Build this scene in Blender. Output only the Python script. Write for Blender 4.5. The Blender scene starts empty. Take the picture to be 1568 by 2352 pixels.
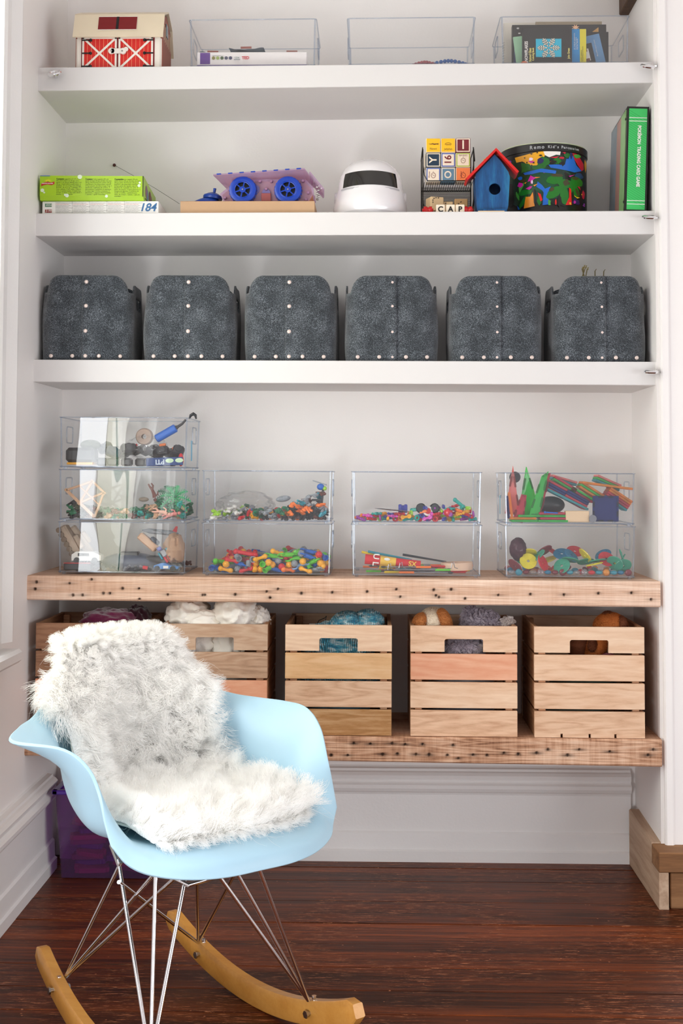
import bpy, bmesh, math, random
import numpy as np
from mathutils import Vector, Matrix, Euler, noise

SC = bpy.context.scene
COL = SC.collection
random.seed(7)
RNG = np.random.default_rng(11)
PI = math.pi

# ------------------------------------------------------------------ camera
CAM = (0.90623, -3.44752, 1.08364)
PITCH, ROLL, YAW, FPX, SY = 0.0533, 0.00312, 0.02518, 3002.77, -244.33
_r = Vector((math.cos(YAW), math.sin(YAW), 0)); _f = Vector((-math.sin(YAW), math.cos(YAW), 0)); _u = Vector((0, 0, 1))
FW = _f * math.cos(PITCH) + _u * math.sin(PITCH)
_u2 = _u * math.cos(PITCH) - _f * math.sin(PITCH)
RT = _r * math.cos(ROLL) + _u2 * math.sin(ROLL)
UP = _u2 * math.cos(ROLL) - _r * math.sin(ROLL)
cd = bpy.data.cameras.new('camera'); cam = bpy.data.objects.new('camera', cd); COL.objects.link(cam)
cd.sensor_fit = 'VERTICAL'; cd.sensor_height = 36; cd.sensor_width = 24
cd.lens = FPX / 2352 * 36; cd.shift_y = SY / 2352; cd.clip_start = .05
M = Matrix((RT, UP, -FW)).transposed().to_4x4(); M.translation = Vector(CAM); cam.matrix_world = M
SC.camera = cam

def at(px, py, ax, v):
    """point seen at a pixel of the photograph on the world plane axis=v"""
    d = FW + RT * ((px - 784) / FPX) - UP * ((py - 1176 - SY) / FPX)
    t = (v - CAM[ax]) / d[ax]
    return Vector(CAM) + d * t

# ------------------------------------------------------------------ light, exposure
SC.view_settings.view_transform = 'Standard'; SC.view_settings.look = 'None'
SC.view_settings.gamma = 1.0; SC.view_settings.use_curve_mapping = False
SC.view_settings.exposure = -0.88
SC.cycles.transparent_max_bounces = 24; SC.cycles.max_bounces = 12; SC.cycles.diffuse_bounces = 8
SC.cycles.glossy_bounces = 4; SC.cycles.transmission_bounces = 8
SC.cycles.caustics_reflective = False; SC.cycles.caustics_refractive = False
SC.cycles.sample_clamp_indirect = 30.0
w = bpy.data.worlds.new('sky'); SC.world = w; w.use_nodes = True
w.node_tree.nodes['Background'].inputs[0].default_value = (.97, .965, 1, 1)
w.node_tree.nodes['Background'].inputs[1].default_value = 1.35

def area(name, loc, look, sx, sy, power, col=(1, 1, 1)):
    ld = bpy.data.lights.new(name, 'AREA'); ld.shape = 'RECTANGLE'; ld.size = sx; ld.size_y = sy
    ld.energy = power; ld.color = col
    o = bpy.data.objects.new(name, ld); COL.objects.link(o); o.location = loc
    o.rotation_euler = (Vector(look) - Vector(loc)).to_track_quat('-Z', 'Y').to_euler()
    return o
area('daylight_side_window', (-.13, -1.10, 1.48), (1.0, -1.10, 1.48), 1.36, 1.64, 92, (.965, .985, 1))
area('daylight_right_windows', (4.2, -2.6, .75), (.2, -.9, .5), 2.8, 1.4, 100, (.985, .985, 1))
area('daylight_low_side_window', (.03, -2.5, .19), (1.6, -.2, .3), 1.2, .27, 62, (.965, .975, 1))  # added fill lamp near the floor at the left, no window behind it

# ------------------------------------------------------------------ mesh helpers
class MB:
    def __init__(s): s.v = []; s.f = []; s.T = None
    def add(s, vs, fs):
        n = len(s.v)
        if s.T is not None: vs = [s.T @ Vector(p) for p in vs]
        s.v += [tuple(p) for p in vs]; s.f += [tuple(i + n for i in f) for f in fs]; return s
    def box(s, c, sz, ch=0.0, rot=None):
        hx, hy, hz = sz[0] / 2, sz[1] / 2, sz[2] / 2
        ch = min(ch, hx * .45, hy * .45, hz * .45)
        R = rot.to_matrix() if isinstance(rot, Euler) else rot
        def put(p):
            p = Vector(p)
            if R is not None: p = R @ p
            return p + Vector(c)
        if ch <= 0:
            vs = [put((x, y, z)) for x in (-hx, hx) for y in (-hy, hy) for z in (-hz, hz)]
            return s.add(vs, [(0, 1, 3, 2), (4, 6, 7, 5), (0, 4, 5, 1), (2, 3, 7, 6), (0, 2, 6, 4), (1, 5, 7, 3)])
        vs = []; idx = {}
        for sx in (-1, 1):
            for sy in (-1, 1):
                for sz_ in (-1, 1):
                    for a in range(3):
                        q = [sx * (hx - ch), sy * (hy - ch), sz_ * (hz - ch)]
                        q[a] = (sx, sy, sz_)[a] * (hx, hy, hz)[a]
                        idx[(sx, sy, sz_, a)] = len(vs); vs.append(put(q))
        fs = []
        S = lambda *k: idx[k]
        for d in (-1, 1):
            fs.append(tuple(S(d, a, b, 0) for a, b in ((-1, -1), (1, -1), (1, 1), (-1, 1))))
            fs.append(tuple(S(a, d, b, 1) for a, b in ((-1, -1), (-1, 1), (1, 1), (1, -1))))
            fs.append(tuple(S(a, b, d, 2) for a, b in ((-1, -1), (1, -1), (1, 1), (-1, 1))))
        for a in (-1, 1):
            for b in (-1, 1):
                fs.append((S(a, b, -1, 0), S(a, b, 1, 0), S(a, b, 1, 1), S(a, b, -1, 1)))
                fs.append((S(a, -1, b, 0), S(a, 1, b, 0), S(a, 1, b, 2), S(a, -1, b, 2)))
                fs.append((S(-1, a, b, 1), S(1, a, b, 1), S(1, a, b, 2), S(-1, a, b, 2)))
                for c_ in (-1, 1): fs.append((S(a, b, c_, 0), S(a, b, c_, 1), S(a, b, c_, 2)))
        return s.add(vs, fs)
    def tube(s, pts, r, n=8, closed=False, cap=True):
        pts = [Vector(p) for p in pts]; m = len(pts)
        rs = r if isinstance(r, (list, tuple)) else [r] * m
        ring = []; vs = []; prev = None
        for i, p in enumerate(pts):
            if closed: t = pts[(i + 1) % m] - pts[i - 1]
            else: t = pts[min(i + 1, m - 1)] - pts[max(i - 1, 0)]
            if t.length < 1e-9: t = Vector((0, 0, 1))
            t.normalize()
            if prev is None:
                a = Vector((0, 0, 1)) if abs(t.z) < .9 else Vector((1, 0, 0)); nrm = t.cross(a).normalized()
            else:
                nrm = (prev - t * prev.dot(t)); nrm = nrm.normalized() if nrm.length > 1e-6 else t.orthogonal().normalized()
            prev = nrm; b = t.cross(nrm)
            for k in range(n):
                a = 2 * PI * k / n; vs.append(p + (nrm * math.cos(a) + b * math.sin(a)) * rs[i])
        fs = []
        for i in range(m if closed else m - 1):
            j = (i + 1) % m
            for k in range(n): fs.append((i * n + k, i * n + (k + 1) % n, j * n + (k + 1) % n, j * n + k))
        if not closed and cap: fs.append(tuple(range(n - 1, -1, -1))); fs.append(tuple((m - 1) * n + k for k in range(n)))
        return s.add(vs, fs)
    def lathe(s, prof, n=16, c=(0, 0, 0), axis='Z', rot=None):
        """prof: (radius, height) list along an axis"""
        vs = []; R = rot.to_matrix() if isinstance(rot, Euler) else rot
        for (r, h) in prof:
            for k in range(n):
                a = 2 * PI * k / n; x, y = r * math.cos(a), r * math.sin(a)
                p = {'Z': (x, y, h), 'Y': (x, h, -y), 'X': (h, x, y)}[axis]
                p = Vector(p)
                if R is not None: p = R @ p
                vs.append(p + Vector(c))
        fs = []
        for i in range(len(prof) - 1):
            for k in range(n): fs.append((i * n + k, i * n + (k + 1) % n, (i + 1) * n + (k + 1) % n, (i + 1) * n + k))
        if prof[0] == prof[-1]: return s.add(vs, fs)
        if prof[0][0] > 1e-6: fs.append(tuple(range(n - 1, -1, -1)))
        if prof[-1][0] > 1e-6: fs.append(tuple((len(prof) - 1) * n + k for k in range(n)))
        return s.add(vs, fs)
    def ball(s, c, r, n=12, m=8, sc=(1, 1, 1), rot=None):
        prof = [(math.sin(PI * i / m), -math.cos(PI * i / m)) for i in range(m + 1)]
        vs = []; R = rot.to_matrix() if isinstance(rot, Euler) else rot
        for i, (a, h) in enumerate(prof):
            for k in range(n):
                t = 2 * PI * k / n
                p = Vector((a * math.cos(t) * r * sc[0], a * math.sin(t) * r * sc[1], h * r * sc[2]))
                if R is not None: p = R @ p
                vs.append(p + Vector(c))
        fs = [(i * n + k, i * n + (k + 1) % n, (i + 1) * n + (k + 1) % n, (i + 1) * n + k) for i in range(m) for k in range(n)]
        return s.add(vs, fs)
    def prism(s, poly, a, b, plane='XZ'):
        """extrude a 2-D polygon from a to b along the third axis"""
        n = len(poly)
        def P(q, h): return {'XZ': (q[0], h, q[1]), 'YZ': (h, q[0], q[1]), 'XY': (q[0], q[1], h)}[plane]
        vs = [P(q, a) for q in poly] + [P(q, b) for q in poly]
        fs = [tuple(range(n)), tuple(range(2 * n - 1, n - 1, -1))] + [(i, (i + 1) % n, n + (i + 1) % n, n + i) for i in range(n)]
        return s.add(vs, fs)
    def grid(s, G, closed_u=False):
        """G[row][col] of points"""
        r, c = len(G), len(G[0]); vs = [p for row in G for p in row]; fs = []
        for i in range(r - 1):
            for j in range(c if closed_u else c - 1):
                k = (j + 1) % c; fs.append((i * c + j, i * c + k, (i + 1) * c + k, (i + 1) * c + j))
        return s.add(vs, fs)
    def mesh(s, name='m', smooth=False, angle=None):
        me = bpy.data.meshes.new(name); me.from_pydata(s.v, [], s.f); me.validate()
        bm = bmesh.new(); bm.from_mesh(me); bmesh.ops.remove_doubles(bm, verts=bm.verts, dist=1e-6)
        bmesh.ops.recalc_face_normals(bm, faces=bm.faces); bm.to_mesh(me); bm.free()
        if smooth:
            me.polygons.foreach_set('use_smooth', [True] * len(me.polygons))
            if angle is not None: me.set_sharp_from_angle(angle=math.radians(angle))
        me.update(); return me
    def build(s, name, mat, parent=None, smooth=False, angle=35, loc=None, rot=None):
        return obj(name, s.mesh(name, smooth, angle if smooth else None), mat, parent, loc, rot)

def obj(name, me, mat, parent=None, loc=None, rot=None):
    o = bpy.data.objects.new(name, me); COL.objects.link(o)
    if mat is not None:
        if len(me.materials) == 0: me.materials.append(mat)
        elif me.materials[0] is not mat:
            o.material_slots[0].link = 'OBJECT'; o.material_slots[0].material = mat
    if parent is not None: o.parent = parent
    if loc is not None: o.location = loc
    if rot is not None: o.rotation_euler = rot
    return o
def tag(o, label=None, cat=None, group=None, kind=None):
    if label: o['label'] = label
    if cat: o['category'] = cat
    if group: o['group'] = group
    if kind: o['kind'] = kind
    return o
def thing(name, label, cat, loc=(0, 0, 0), rz=0.0, group=None, rot=None):
    o = bpy.data.objects.new(name, None); COL.objects.link(o); o.empty_display_size = .05
    o.location = loc; o.rotation_euler = rot if rot is not None else (0, 0, rz)
    return tag(o, label, cat, group)
def copy_tree(o, parent=None):
    c = o.copy(); COL.objects.link(c); c.parent = parent
    for ch in list(o.children): copy_tree(ch, c)
    return c
def text(body, size, loc, mat, parent, rot=(PI / 2, 0, 0), name='lettering', align='LEFT', ext=.0002, sx=1.0, bold=0.0, spacing=1.0, shear=0.0):
    cu = bpy.data.curves.new(name, 'FONT'); cu.body = body; cu.size = size; cu.extrude = ext; cu.align_x = align
    cu.align_y = 'CENTER'; cu.resolution_u = 2 if size < .012 else 4; cu.offset = bold; cu.space_character = spacing; cu.shear = shear
    o = bpy.data.objects.new(name + '_curve', cu); me = bpy.data.meshes.new_from_object(o); bpy.data.objects.remove(o); bpy.data.curves.remove(cu)
    me.name = name; me.materials.clear(); me.materials.append(mat)
    if sx != 1.0: me.transform(Matrix.Diagonal((sx, 1, 1, 1)))
    o = bpy.data.objects.new(name, me); COL.objects.link(o); o.parent = parent; o.location = loc; o.rotation_euler = rot
    return o
_tl = {}
def smalltext(lines, size, mat, parent, name='small_print'):
    """many short lines of print on one face as ONE piece; lines = [(text, (x, y, z))]"""
    bm = bmesh.new()
    for s_, p in lines:
        o = text(s_, size, (0, 0, 0), mat, None, ext=0); me = o.data; me.transform(Matrix.Translation(p) @ Matrix.Rotation(PI / 2, 4, 'X')); bm.from_mesh(me)
        bpy.data.objects.remove(o); bpy.data.meshes.remove(me)
    me = bpy.data.meshes.new(name); bm.to_mesh(me); bm.free(); o = obj(name, me, mat, parent); o['kind'] = 'stuff'; return o

# ------------------------------------------------------------------ materials
def _nt(name):
    m = bpy.data.materials.new(name); m.use_nodes = True; nt = m.node_tree
    return m, nt, nt.nodes['Principled BSDF']
def _n(nt, t, **kw):
    n = nt.nodes.new(t)
    for k, v in kw.items(): setattr(n, k, v)
    return n
def srgb(r, g, b):
    f = lambda c: c / 12.92 if c <= .04045 else ((c + .055) / 1.055) ** 2.4
    return (f(r / 255), f(g / 255), f(b / 255), 1)
_plain = {}
def plain(col, rough=.5, metal=0.0, var=.06, bump=0.0, bscale=60, name=None, spec=.5, coat=0.0, alpha=None):
    key = (tuple(col), rough, metal, var, bump, bscale, name, spec, coat)
    if key in _plain: return _plain[key]
    c = srgb(*col); m, nt, b = _nt(name or 'plain')
    b.inputs['Roughness'].default_value = rough; b.inputs['Metallic'].default_value = metal
    b.inputs['Specular IOR Level'].default_value = spec; b.inputs['Coat Weight'].default_value = coat
    tc = _n(nt, 'ShaderNodeTexCoord'); nz = _n(nt, 'ShaderNodeTexNoise'); nz.inputs['Scale'].default_value = 18
    nz.inputs['Detail'].default_value = 4
    nt.links.new(tc.outputs['Object'], nz.inputs['Vector'])
    mx = _n(nt, 'ShaderNodeMix', data_type='RGBA')
    mx.inputs[6].default_value = tuple(x * (1 - var) for x in c[:3]) + (1,); mx.inputs[7].default_value = tuple(min(1, x * (1 + var)) for x in c[:3]) + (1,)
    nt.links.new(nz.outputs['Fac'], mx.inputs[0]); nt.links.new(mx.outputs[2], b.inputs['Base Color'])
    if bump > 0:
        n2 = _n(nt, 'ShaderNodeTexNoise'); n2.inputs['Scale'].default_value = bscale; n2.inputs['Detail'].default_value = 5
        nt.links.new(tc.outputs['Object'], n2.inputs['Vector'])
        bp = _n(nt, 'ShaderNodeBump'); bp.inputs['Strength'].default_value = bump; bp.inputs['Distance'].default_value = .004
        nt.links.new(n2.outputs['Fac'], bp.inputs['Height']); nt.links.new(bp.outputs[0], b.inputs['Normal'])
    _plain[key] = m; return m

def wood(name, stops, axis=0, scale=1.0, stretch=16, rough=.55, bump=.25, rings=6.0, vary=.18, spec=.4, saw=0.0, coat=0.0):
    """grain along an axis, shifted per object; stops = list of (pos, rgb)"""
    m, nt, b = _nt(name)
    tc = _n(nt, 'ShaderNodeTexCoord'); oi = _n(nt, 'ShaderNodeObjectInfo')
    ad = _n(nt, 'ShaderNodeVectorMath', operation='MULTIPLY_ADD')
    cmb = _n(nt, 'ShaderNodeCombineXYZ')
    for k in range(3): nt.links.new(oi.outputs['Random'], cmb.inputs[k])
    ad.inputs[1].default_value = (37.1, 11.3, 23.7); nt.links.new(cmb.outputs[0], ad.inputs[0]); nt.links.new(tc.outputs['Object'], ad.inputs[2])
    mp = _n(nt, 'ShaderNodeMapping'); sc = [scale * stretch] * 3; sc[axis] = scale; mp.inputs['Scale'].default_value = sc
    nt.links.new(ad.outputs[0], mp.inputs['Vector'])
    warp = _n(nt, 'ShaderNodeTexNoise'); warp.inputs['Scale'].default_value = .9; warp.inputs['Detail'].default_value = 3
    nt.links.new(mp.outputs[0], warp.inputs['Vector'])
    mul = _n(nt, 'ShaderNodeMath', operation='MULTIPLY'); mul.inputs[1].default_value = rings
    nt.links.new(warp.outputs['Fac'], mul.inputs[0])
    fr = _n(nt, 'ShaderNodeMath', operation='FRACT'); nt.links.new(mul.outputs[0], fr.inputs[0])
    pp = _n(nt, 'ShaderNodeMath', operation='PINGPONG'); pp.inputs[1].default_value = .5; nt.links.new(fr.outputs[0], pp.inputs[0])
    fine = _n(nt, 'ShaderNodeTexNoise'); fine.inputs['Scale'].default_value = 9; fine.inputs['Detail'].default_value = 8; fine.inputs['Roughness'].default_value = .7
    nt.links.new(mp.outputs[0], fine.inputs['Vector'])
    big = _n(nt, 'ShaderNodeTexNoise'); big.inputs['Scale'].default_value = .35; big.inputs['Detail'].default_value = 2
    nt.links.new(mp.outputs[0], big.inputs['Vector'])
    a1 = _n(nt, 'ShaderNodeMath', operation='MULTIPLY_ADD'); a1.inputs[1].default_value = .45; nt.links.new(pp.outputs[0], a1.inputs[0])
    m2 = _n(nt, 'ShaderNodeMath', operation='MULTIPLY'); m2.inputs[1].default_value = .55; nt.links.new(fine.outputs['Fac'], m2.inputs[0]); nt.links.new(m2.outputs[0], a1.inputs[2])
    a3 = _n(nt, 'ShaderNodeMath', operation='MULTIPLY_ADD'); a3.inputs[1].default_value = .7; nt.links.new(big.outputs['Fac'], a3.inputs[0]); nt.links.new(a1.outputs[0], a3.inputs[2])
    a4 = _n(nt, 'ShaderNodeMath', operation='SUBTRACT'); a4.inputs[1].default_value = .25; nt.links.new(a3.outputs[0], a4.inputs[0])
    last = a4
    if saw > 0:   # saw marks across the grain
        mp2 = _n(nt, 'ShaderNodeMapping'); s2 = [scale * 3] * 3; s2[axis] = scale * 42; mp2.inputs['Scale'].default_value = s2; mp2.inputs['Rotation'].default_value = (0, .16, .05)
        nt.links.new(ad.outputs[0], mp2.inputs['Vector'])
        sw = _n(nt, 'ShaderNodeTexNoise'); sw.inputs['Scale'].default_value = 1.2; sw.inputs['Detail'].default_value = 7; sw.inputs['Roughness'].default_value = .7; nt.links.new(mp2.outputs[0], sw.inputs['Vector'])
        msk = _n(nt, 'ShaderNodeTexNoise'); msk.inputs['Scale'].default_value = 5; nt.links.new(ad.outputs[0], msk.inputs['Vector'])
        mm = _n(nt, 'ShaderNodeMath', operation='MULTIPLY'); nt.links.new(sw.outputs['Fac'], mm.inputs[0]); nt.links.new(msk.outputs['Fac'], mm.inputs[1])
        a5 = _n(nt, 'ShaderNodeMath', operation='MULTIPLY_ADD'); a5.inputs[1].default_value = saw; nt.links.new(mm.outputs[0], a5.inputs[0]); nt.links.new(a4.outputs[0], a5.inputs[2])
        a6 = _n(nt, 'ShaderNodeMath', operation='SUBTRACT'); a6.inputs[1].default_value = saw * .25; nt.links.new(a5.outputs[0], a6.inputs[0]); last = a6
    cr = _n(nt, 'ShaderNodeValToRGB'); el = cr.color_ramp.elements
    while len(el) < len(stops): el.new(.5)
    for e, (p, c) in zip(el, stops): e.position = p; e.color = srgb(*c)
    nt.links.new(last.outputs[0], cr.inputs[0])
    hsv = _n(nt, 'ShaderNodeHueSaturation')
    mr = _n(nt, 'ShaderNodeMapRange'); mr.inputs[3].default_value = 1 - vary; mr.inputs[4].default_value = 1 + vary
    nt.links.new(oi.outputs['Random'], mr.inputs[0]); nt.links.new(mr.outputs[0], hsv.inputs['Value'])
    nt.links.new(cr.outputs[0], hsv.inputs['Color'])
    at_ = _n(nt, 'ShaderNodeAttribute'); at_.attribute_name = 'stain'
    st = _n(nt, 'ShaderNodeMix', data_type='RGBA', blend_type='MIX'); st.inputs[7].default_value = srgb(38, 27, 22)
    nt.links.new(at_.outputs['Fac'], st.inputs[0]); nt.links.new(hsv.outputs[0], st.inputs[6]); nt.links.new(st.outputs[2], b.inputs['Base Color'])
    bp = _n(nt, 'ShaderNodeBump'); bp.inputs['Strength'].default_value = bump; bp.inputs['Distance'].default_value = .002
    nt.links.new(last.outputs[0], bp.inputs['Height']); nt.links.new(bp.outputs[0], b.inputs['Normal'])
    b.inputs['Roughness'].default_value = rough; b.inputs['Specular IOR Level'].default_value = spec; b.inputs['Coat Weight'].default_value = coat
    b.inputs['Coat Roughness'].default_value = .2
    return m

def clear(name, tint=(1, 1, 1), f0=.06, rough=.03, ripple=0.0, dens=0.0, grazing=.55):
    """thin clear plastic: see-through with a mirror-like share"""
    m = bpy.data.materials.new(name); m.use_nodes = True; nt = m.node_tree; nt.nodes.clear()
    out = _n(nt, 'ShaderNodeOutputMaterial'); tr = _n(nt, 'ShaderNodeBsdfTransparent'); gl = _n(nt, 'ShaderNodeBsdfGlossy')
    tr.inputs[0].default_value = tuple(tint) + (1,); gl.inputs['Roughness'].default_value = rough
    lw = _n(nt, 'ShaderNodeLayerWeight'); lw.inputs[0].default_value = .25
    mr = _n(nt, 'ShaderNodeMapRange'); mr.inputs[3].default_value = f0; mr.inputs[4].default_value = grazing
    pw = _n(nt, 'ShaderNodeMath', operation='POWER'); pw.inputs[1].default_value = 2.0
    nt.links.new(lw.outputs['Facing'], pw.inputs[0]); nt.links.new(pw.outputs[0], mr.inputs[0])
    mx = _n(nt, 'ShaderNodeMixShader'); nt.links.new(mr.outputs[0], mx.inputs[0]); nt.links.new(tr.outputs[0], mx.inputs[1]); nt.links.new(gl.outputs[0], mx.inputs[2])
    last = mx
    if dens > 0:
        df = _n(nt, 'ShaderNodeBsdfDiffuse'); lo = min(tint) > .55; df.inputs[0].default_value = tuple(min(1, .35 + .65 * t) if lo else t for t in tint) + (1,)
        m2 = _n(nt, 'ShaderNodeMixShader'); m2.inputs[0].default_value = dens; nt.links.new(mx.outputs[0], m2.inputs[1]); nt.links.new(df.outputs[0], m2.inputs[2]); last = m2
    if ripple > 0:
        tc = _n(nt, 'ShaderNodeTexCoord'); oi = _n(nt, 'ShaderNodeObjectInfo'); ad = _n(nt, 'ShaderNodeVectorMath', operation='ADD')
        cmb = _n(nt, 'ShaderNodeCombineXYZ'); nt.links.new(oi.outputs['Random'], cmb.inputs[0]); nt.links.new(oi.outputs['Random'], cmb.inputs[2])
        nt.links.new(tc.outputs['Object'], ad.inputs[0]); nt.links.new(cmb.outputs[0], ad.inputs[1])
        mp = _n(nt, 'ShaderNodeMapping'); mp.inputs['Scale'].default_value = (9, 1, 1.6); nt.links.new(ad.outputs[0], mp.inputs['Vector'])
        nz = _n(nt, 'ShaderNodeTexNoise'); nz.inputs['Scale'].default_value = 1.3; nz.inputs['Detail'].default_value = .5
        nt.links.new(mp.outputs[0], nz.inputs['Vector'])
        bp = _n(nt, 'ShaderNodeBump'); bp.inputs['Strength'].default_value = ripple; bp.inputs['Distance'].default_value = .01
        nt.links.new(nz.outputs['Fac'], bp.inputs['Height']); nt.links.new(bp.outputs[0], gl.inputs['Normal'])
    nt.links.new(last.outputs[0], out.inputs[0]); return m

def wallpaint(name, col, bump=.12):
    m, nt, b = _nt(name); tc = _n(nt, 'ShaderNodeTexCoord')
    n1 = _n(nt, 'ShaderNodeTexNoise'); n1.inputs['Scale'].default_value = 2.2; n1.inputs['Detail'].default_value = 3
    n2 = _n(nt, 'ShaderNodeTexNoise'); n2.inputs['Scale'].default_value = 160; n2.inputs['Detail'].default_value = 3
    n3 = _n(nt, 'ShaderNodeTexNoise'); n3.inputs['Scale'].default_value = 14; n3.inputs['Detail'].default_value = 3
    for n in (n1, n2, n3): nt.links.new(tc.outputs['Object'], n.inputs['Vector'])
    c = srgb(*col); mx = _n(nt, 'ShaderNodeMix', data_type='RGBA'); mx.inputs[6].default_value = tuple(x * .955 for x in c[:3]) + (1,); mx.inputs[7].default_value = c
    nt.links.new(n1.outputs['Fac'], mx.inputs[0]); nt.links.new(mx.outputs[2], b.inputs['Base Color'])
    ad = _n(nt, 'ShaderNodeMath', operation='MULTIPLY_ADD'); ad.inputs[1].default_value = 3.0; nt.links.new(n3.outputs['Fac'], ad.inputs[0]); nt.links.new(n2.outputs['Fac'], ad.inputs[2])
    bp = _n(nt, 'ShaderNodeBump'); bp.inputs['Strength'].default_value = bump; bp.inputs['Distance'].default_value = .0015
    nt.links.new(ad.outputs[0], bp.inputs['Height']); nt.links.new(bp.outputs[0], b.inputs['Normal'])
    b.inputs['Roughness'].default_value = .55; b.inputs['Specular IOR Level'].default_value = .35
    return m

M_WALL = wallpaint('wall_paint', (241, 238, 236)); M_TRIM = wallpaint('gloss_trim_paint', (240, 239, 238), .25)
M_TRIM.node_tree.nodes['Principled BSDF'].inputs['Roughness'].default_value = .35
M_SHELF = wallpaint('shelf_paint', (222, 220, 219), .06)
M_CRATE = wood('mango_wood', [(.0, (120, 78, 48)), (.3, (178, 128, 90)), (.55, (206, 160, 122)), (1, (232, 196, 160))], scale=2.2, stretch=11, rings=7, vary=.14, rough=.6, bump=.12)
M_CRATE2 = wood('darker_mango_wood', [(.0, (84, 52, 32)), (.35, (150, 104, 70)), (.6, (178, 134, 96)), (1, (210, 170, 130))], scale=2.2, stretch=11, rings=8, vary=.16, rough=.6, bump=.12)
M_BENCH = wood('reclaimed_wood', [(0, (104, 72, 54)), (.18, (164, 124, 98)), (.40, (204, 166, 140)), (.68, (226, 196, 174)), (1, (240, 222, 206))], scale=1.6, stretch=26, rings=4, vary=.03, rough=.75, bump=.35, saw=.75)
M_BENCH2 = wood('dark_reclaimed_wood', [(0, (56, 32, 22)), (.18, (112, 72, 50)), (.36, (176, 132, 102)), (.62, (212, 174, 146)), (1, (232, 206, 182))], scale=1.3, stretch=14, rings=16, vary=.03, rough=.75, bump=.6, saw=1.2)
M_PLANK = wood('weathered_plank', [(0, (104, 78, 60)), (.4, (168, 140, 116)), (.7, (190, 164, 140)), (1, (214, 192, 170))], axis=1, scale=1.6, stretch=14, rings=5, vary=.05, rough=.75, bump=.4)
M_PLANKX = wood('brown_plank', [(0, (70, 44, 26)), (.4, (132, 92, 58)), (.7, (158, 116, 78)), (1, (186, 146, 108))], axis=0, scale=1.6, stretch=14, rings=5, vary=.15, rough=.75, bump=.4)
M_FLOOR = wood('red_brown_floor', [(.1, (30, 13, 5)), (.38, (66, 29, 12)), (.62, (110, 50, 19)), (1, (182, 92, 36))], scale=1.3, stretch=26, rings=5, vary=.22, rough=.34, bump=.3, spec=.16)
def scratches(m, amount, col, seed=0):
    nt = m.node_tree; b = nt.nodes['Principled BSDF']; src = b.inputs['Base Color'].links[0].from_socket
    g = _n(nt, 'ShaderNodeNewGeometry'); mp = _n(nt, 'ShaderNodeMapping'); mp.inputs['Scale'].default_value = (7, 60, 1); mp.inputs['Rotation'].default_value = (0, 0, .10 + seed)
    nt.links.new(g.outputs['Position'], mp.inputs[0]); n1 = _n(nt, 'ShaderNodeTexNoise'); n1.inputs['Scale'].default_value = 3; n1.inputs['Detail'].default_value = 6; n1.inputs['Roughness'].default_value = .8
    nt.links.new(mp.outputs[0], n1.inputs['Vector']); r1 = _n(nt, 'ShaderNodeMapRange'); r1.inputs[1].default_value = .545; r1.inputs[2].default_value = .61; nt.links.new(n1.outputs['Fac'], r1.inputs[0])
    n2 = _n(nt, 'ShaderNodeTexNoise'); n2.inputs['Scale'].default_value = 3.5; n2.inputs['Detail'].default_value = 3; nt.links.new(g.outputs['Position'], n2.inputs['Vector'])
    r2 = _n(nt, 'ShaderNodeMapRange'); r2.inputs[1].default_value = .42; r2.inputs[2].default_value = .58; nt.links.new(n2.outputs['Fac'], r2.inputs[0])
    mu = _n(nt, 'ShaderNodeMath', operation='MULTIPLY'); nt.links.new(r1.outputs[0], mu.inputs[0]); nt.links.new(r2.outputs[0], mu.inputs[1])
    vo = _n(nt, 'ShaderNodeTexVoronoi'); vo.inputs['Scale'].default_value = 26; nt.links.new(g.outputs['Position'], vo.inputs['Vector']); r3 = _n(nt, 'ShaderNodeMapRange'); r3.inputs[1].default_value = .07; r3.inputs[2].default_value = .05; nt.links.new(vo.outputs['Distance'], r3.inputs[0])
    ad = _n(nt, 'ShaderNodeMath', operation='MULTIPLY_ADD', use_clamp=True); ad.inputs[1].default_value = amount; nt.links.new(mu.outputs[0], ad.inputs[0]); 
    m5 = _n(nt, 'ShaderNodeMath', operation='MULTIPLY'); m5.inputs[1].default_value = .55; nt.links.new(r3.outputs[0], m5.inputs[0]); nt.links.new(m5.outputs[0], ad.inputs[2])
    mx = _n(nt, 'ShaderNodeMix', data_type='RGBA'); mx.inputs[7].default_value = srgb(*col); nt.links.new(src, mx.inputs[6]); nt.links.new(ad.outputs[0], mx.inputs[0]); nt.links.new(mx.outputs[2], b.inputs['Base Color'])
    rg = _n(nt, 'ShaderNodeMapRange'); rg.inputs[3].default_value = .28; rg.inputs[4].default_value = .5; nt.links.new(n2.outputs['Fac'], rg.inputs[0]); nt.links.new(rg.outputs[0], b.inputs['Roughness'])
scratches(M_FLOOR, .75, (196, 128, 90))
M_ROCKER = wood('honey_maple', [(0, (176, 116, 46)), (.5, (204, 144, 66)), (1, (222, 166, 88))], scale=1.5, stretch=12, rings=3, vary=.03, rough=.35, bump=.03, coat=.3)
M_BIRD = wood('brushed_blue', [(0, (14, 34, 66)), (.3, (18, 60, 106)), (.55, (24, 84, 138)), (.8, (40, 120, 160)), (1, (90, 160, 180))], axis=2, scale=5, stretch=7, rings=3, vary=.02, rough=.45, bump=.15)
M_DARKWOOD = wood('dark_timber', [(0, (30, 18, 10)), (.5, (74, 48, 28)), (1, (110, 78, 50))], axis=2, scale=2, stretch=10)
M_CHROME = plain((236, 236, 238), .16, 1.0, .02, name='chrome'); M_STEEL = plain((190, 188, 184), .25, 1.0, .03, name='steel')
M_BLACK = plain((18, 18, 18), .4, name='black'); M_WHITE = plain((235, 232, 228), .4, name='white')
M_CLEAR = clear('clear_acrylic', (.995, .998, .998), f0=.062, rough=.012, ripple=.42, grazing=.35)
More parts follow.
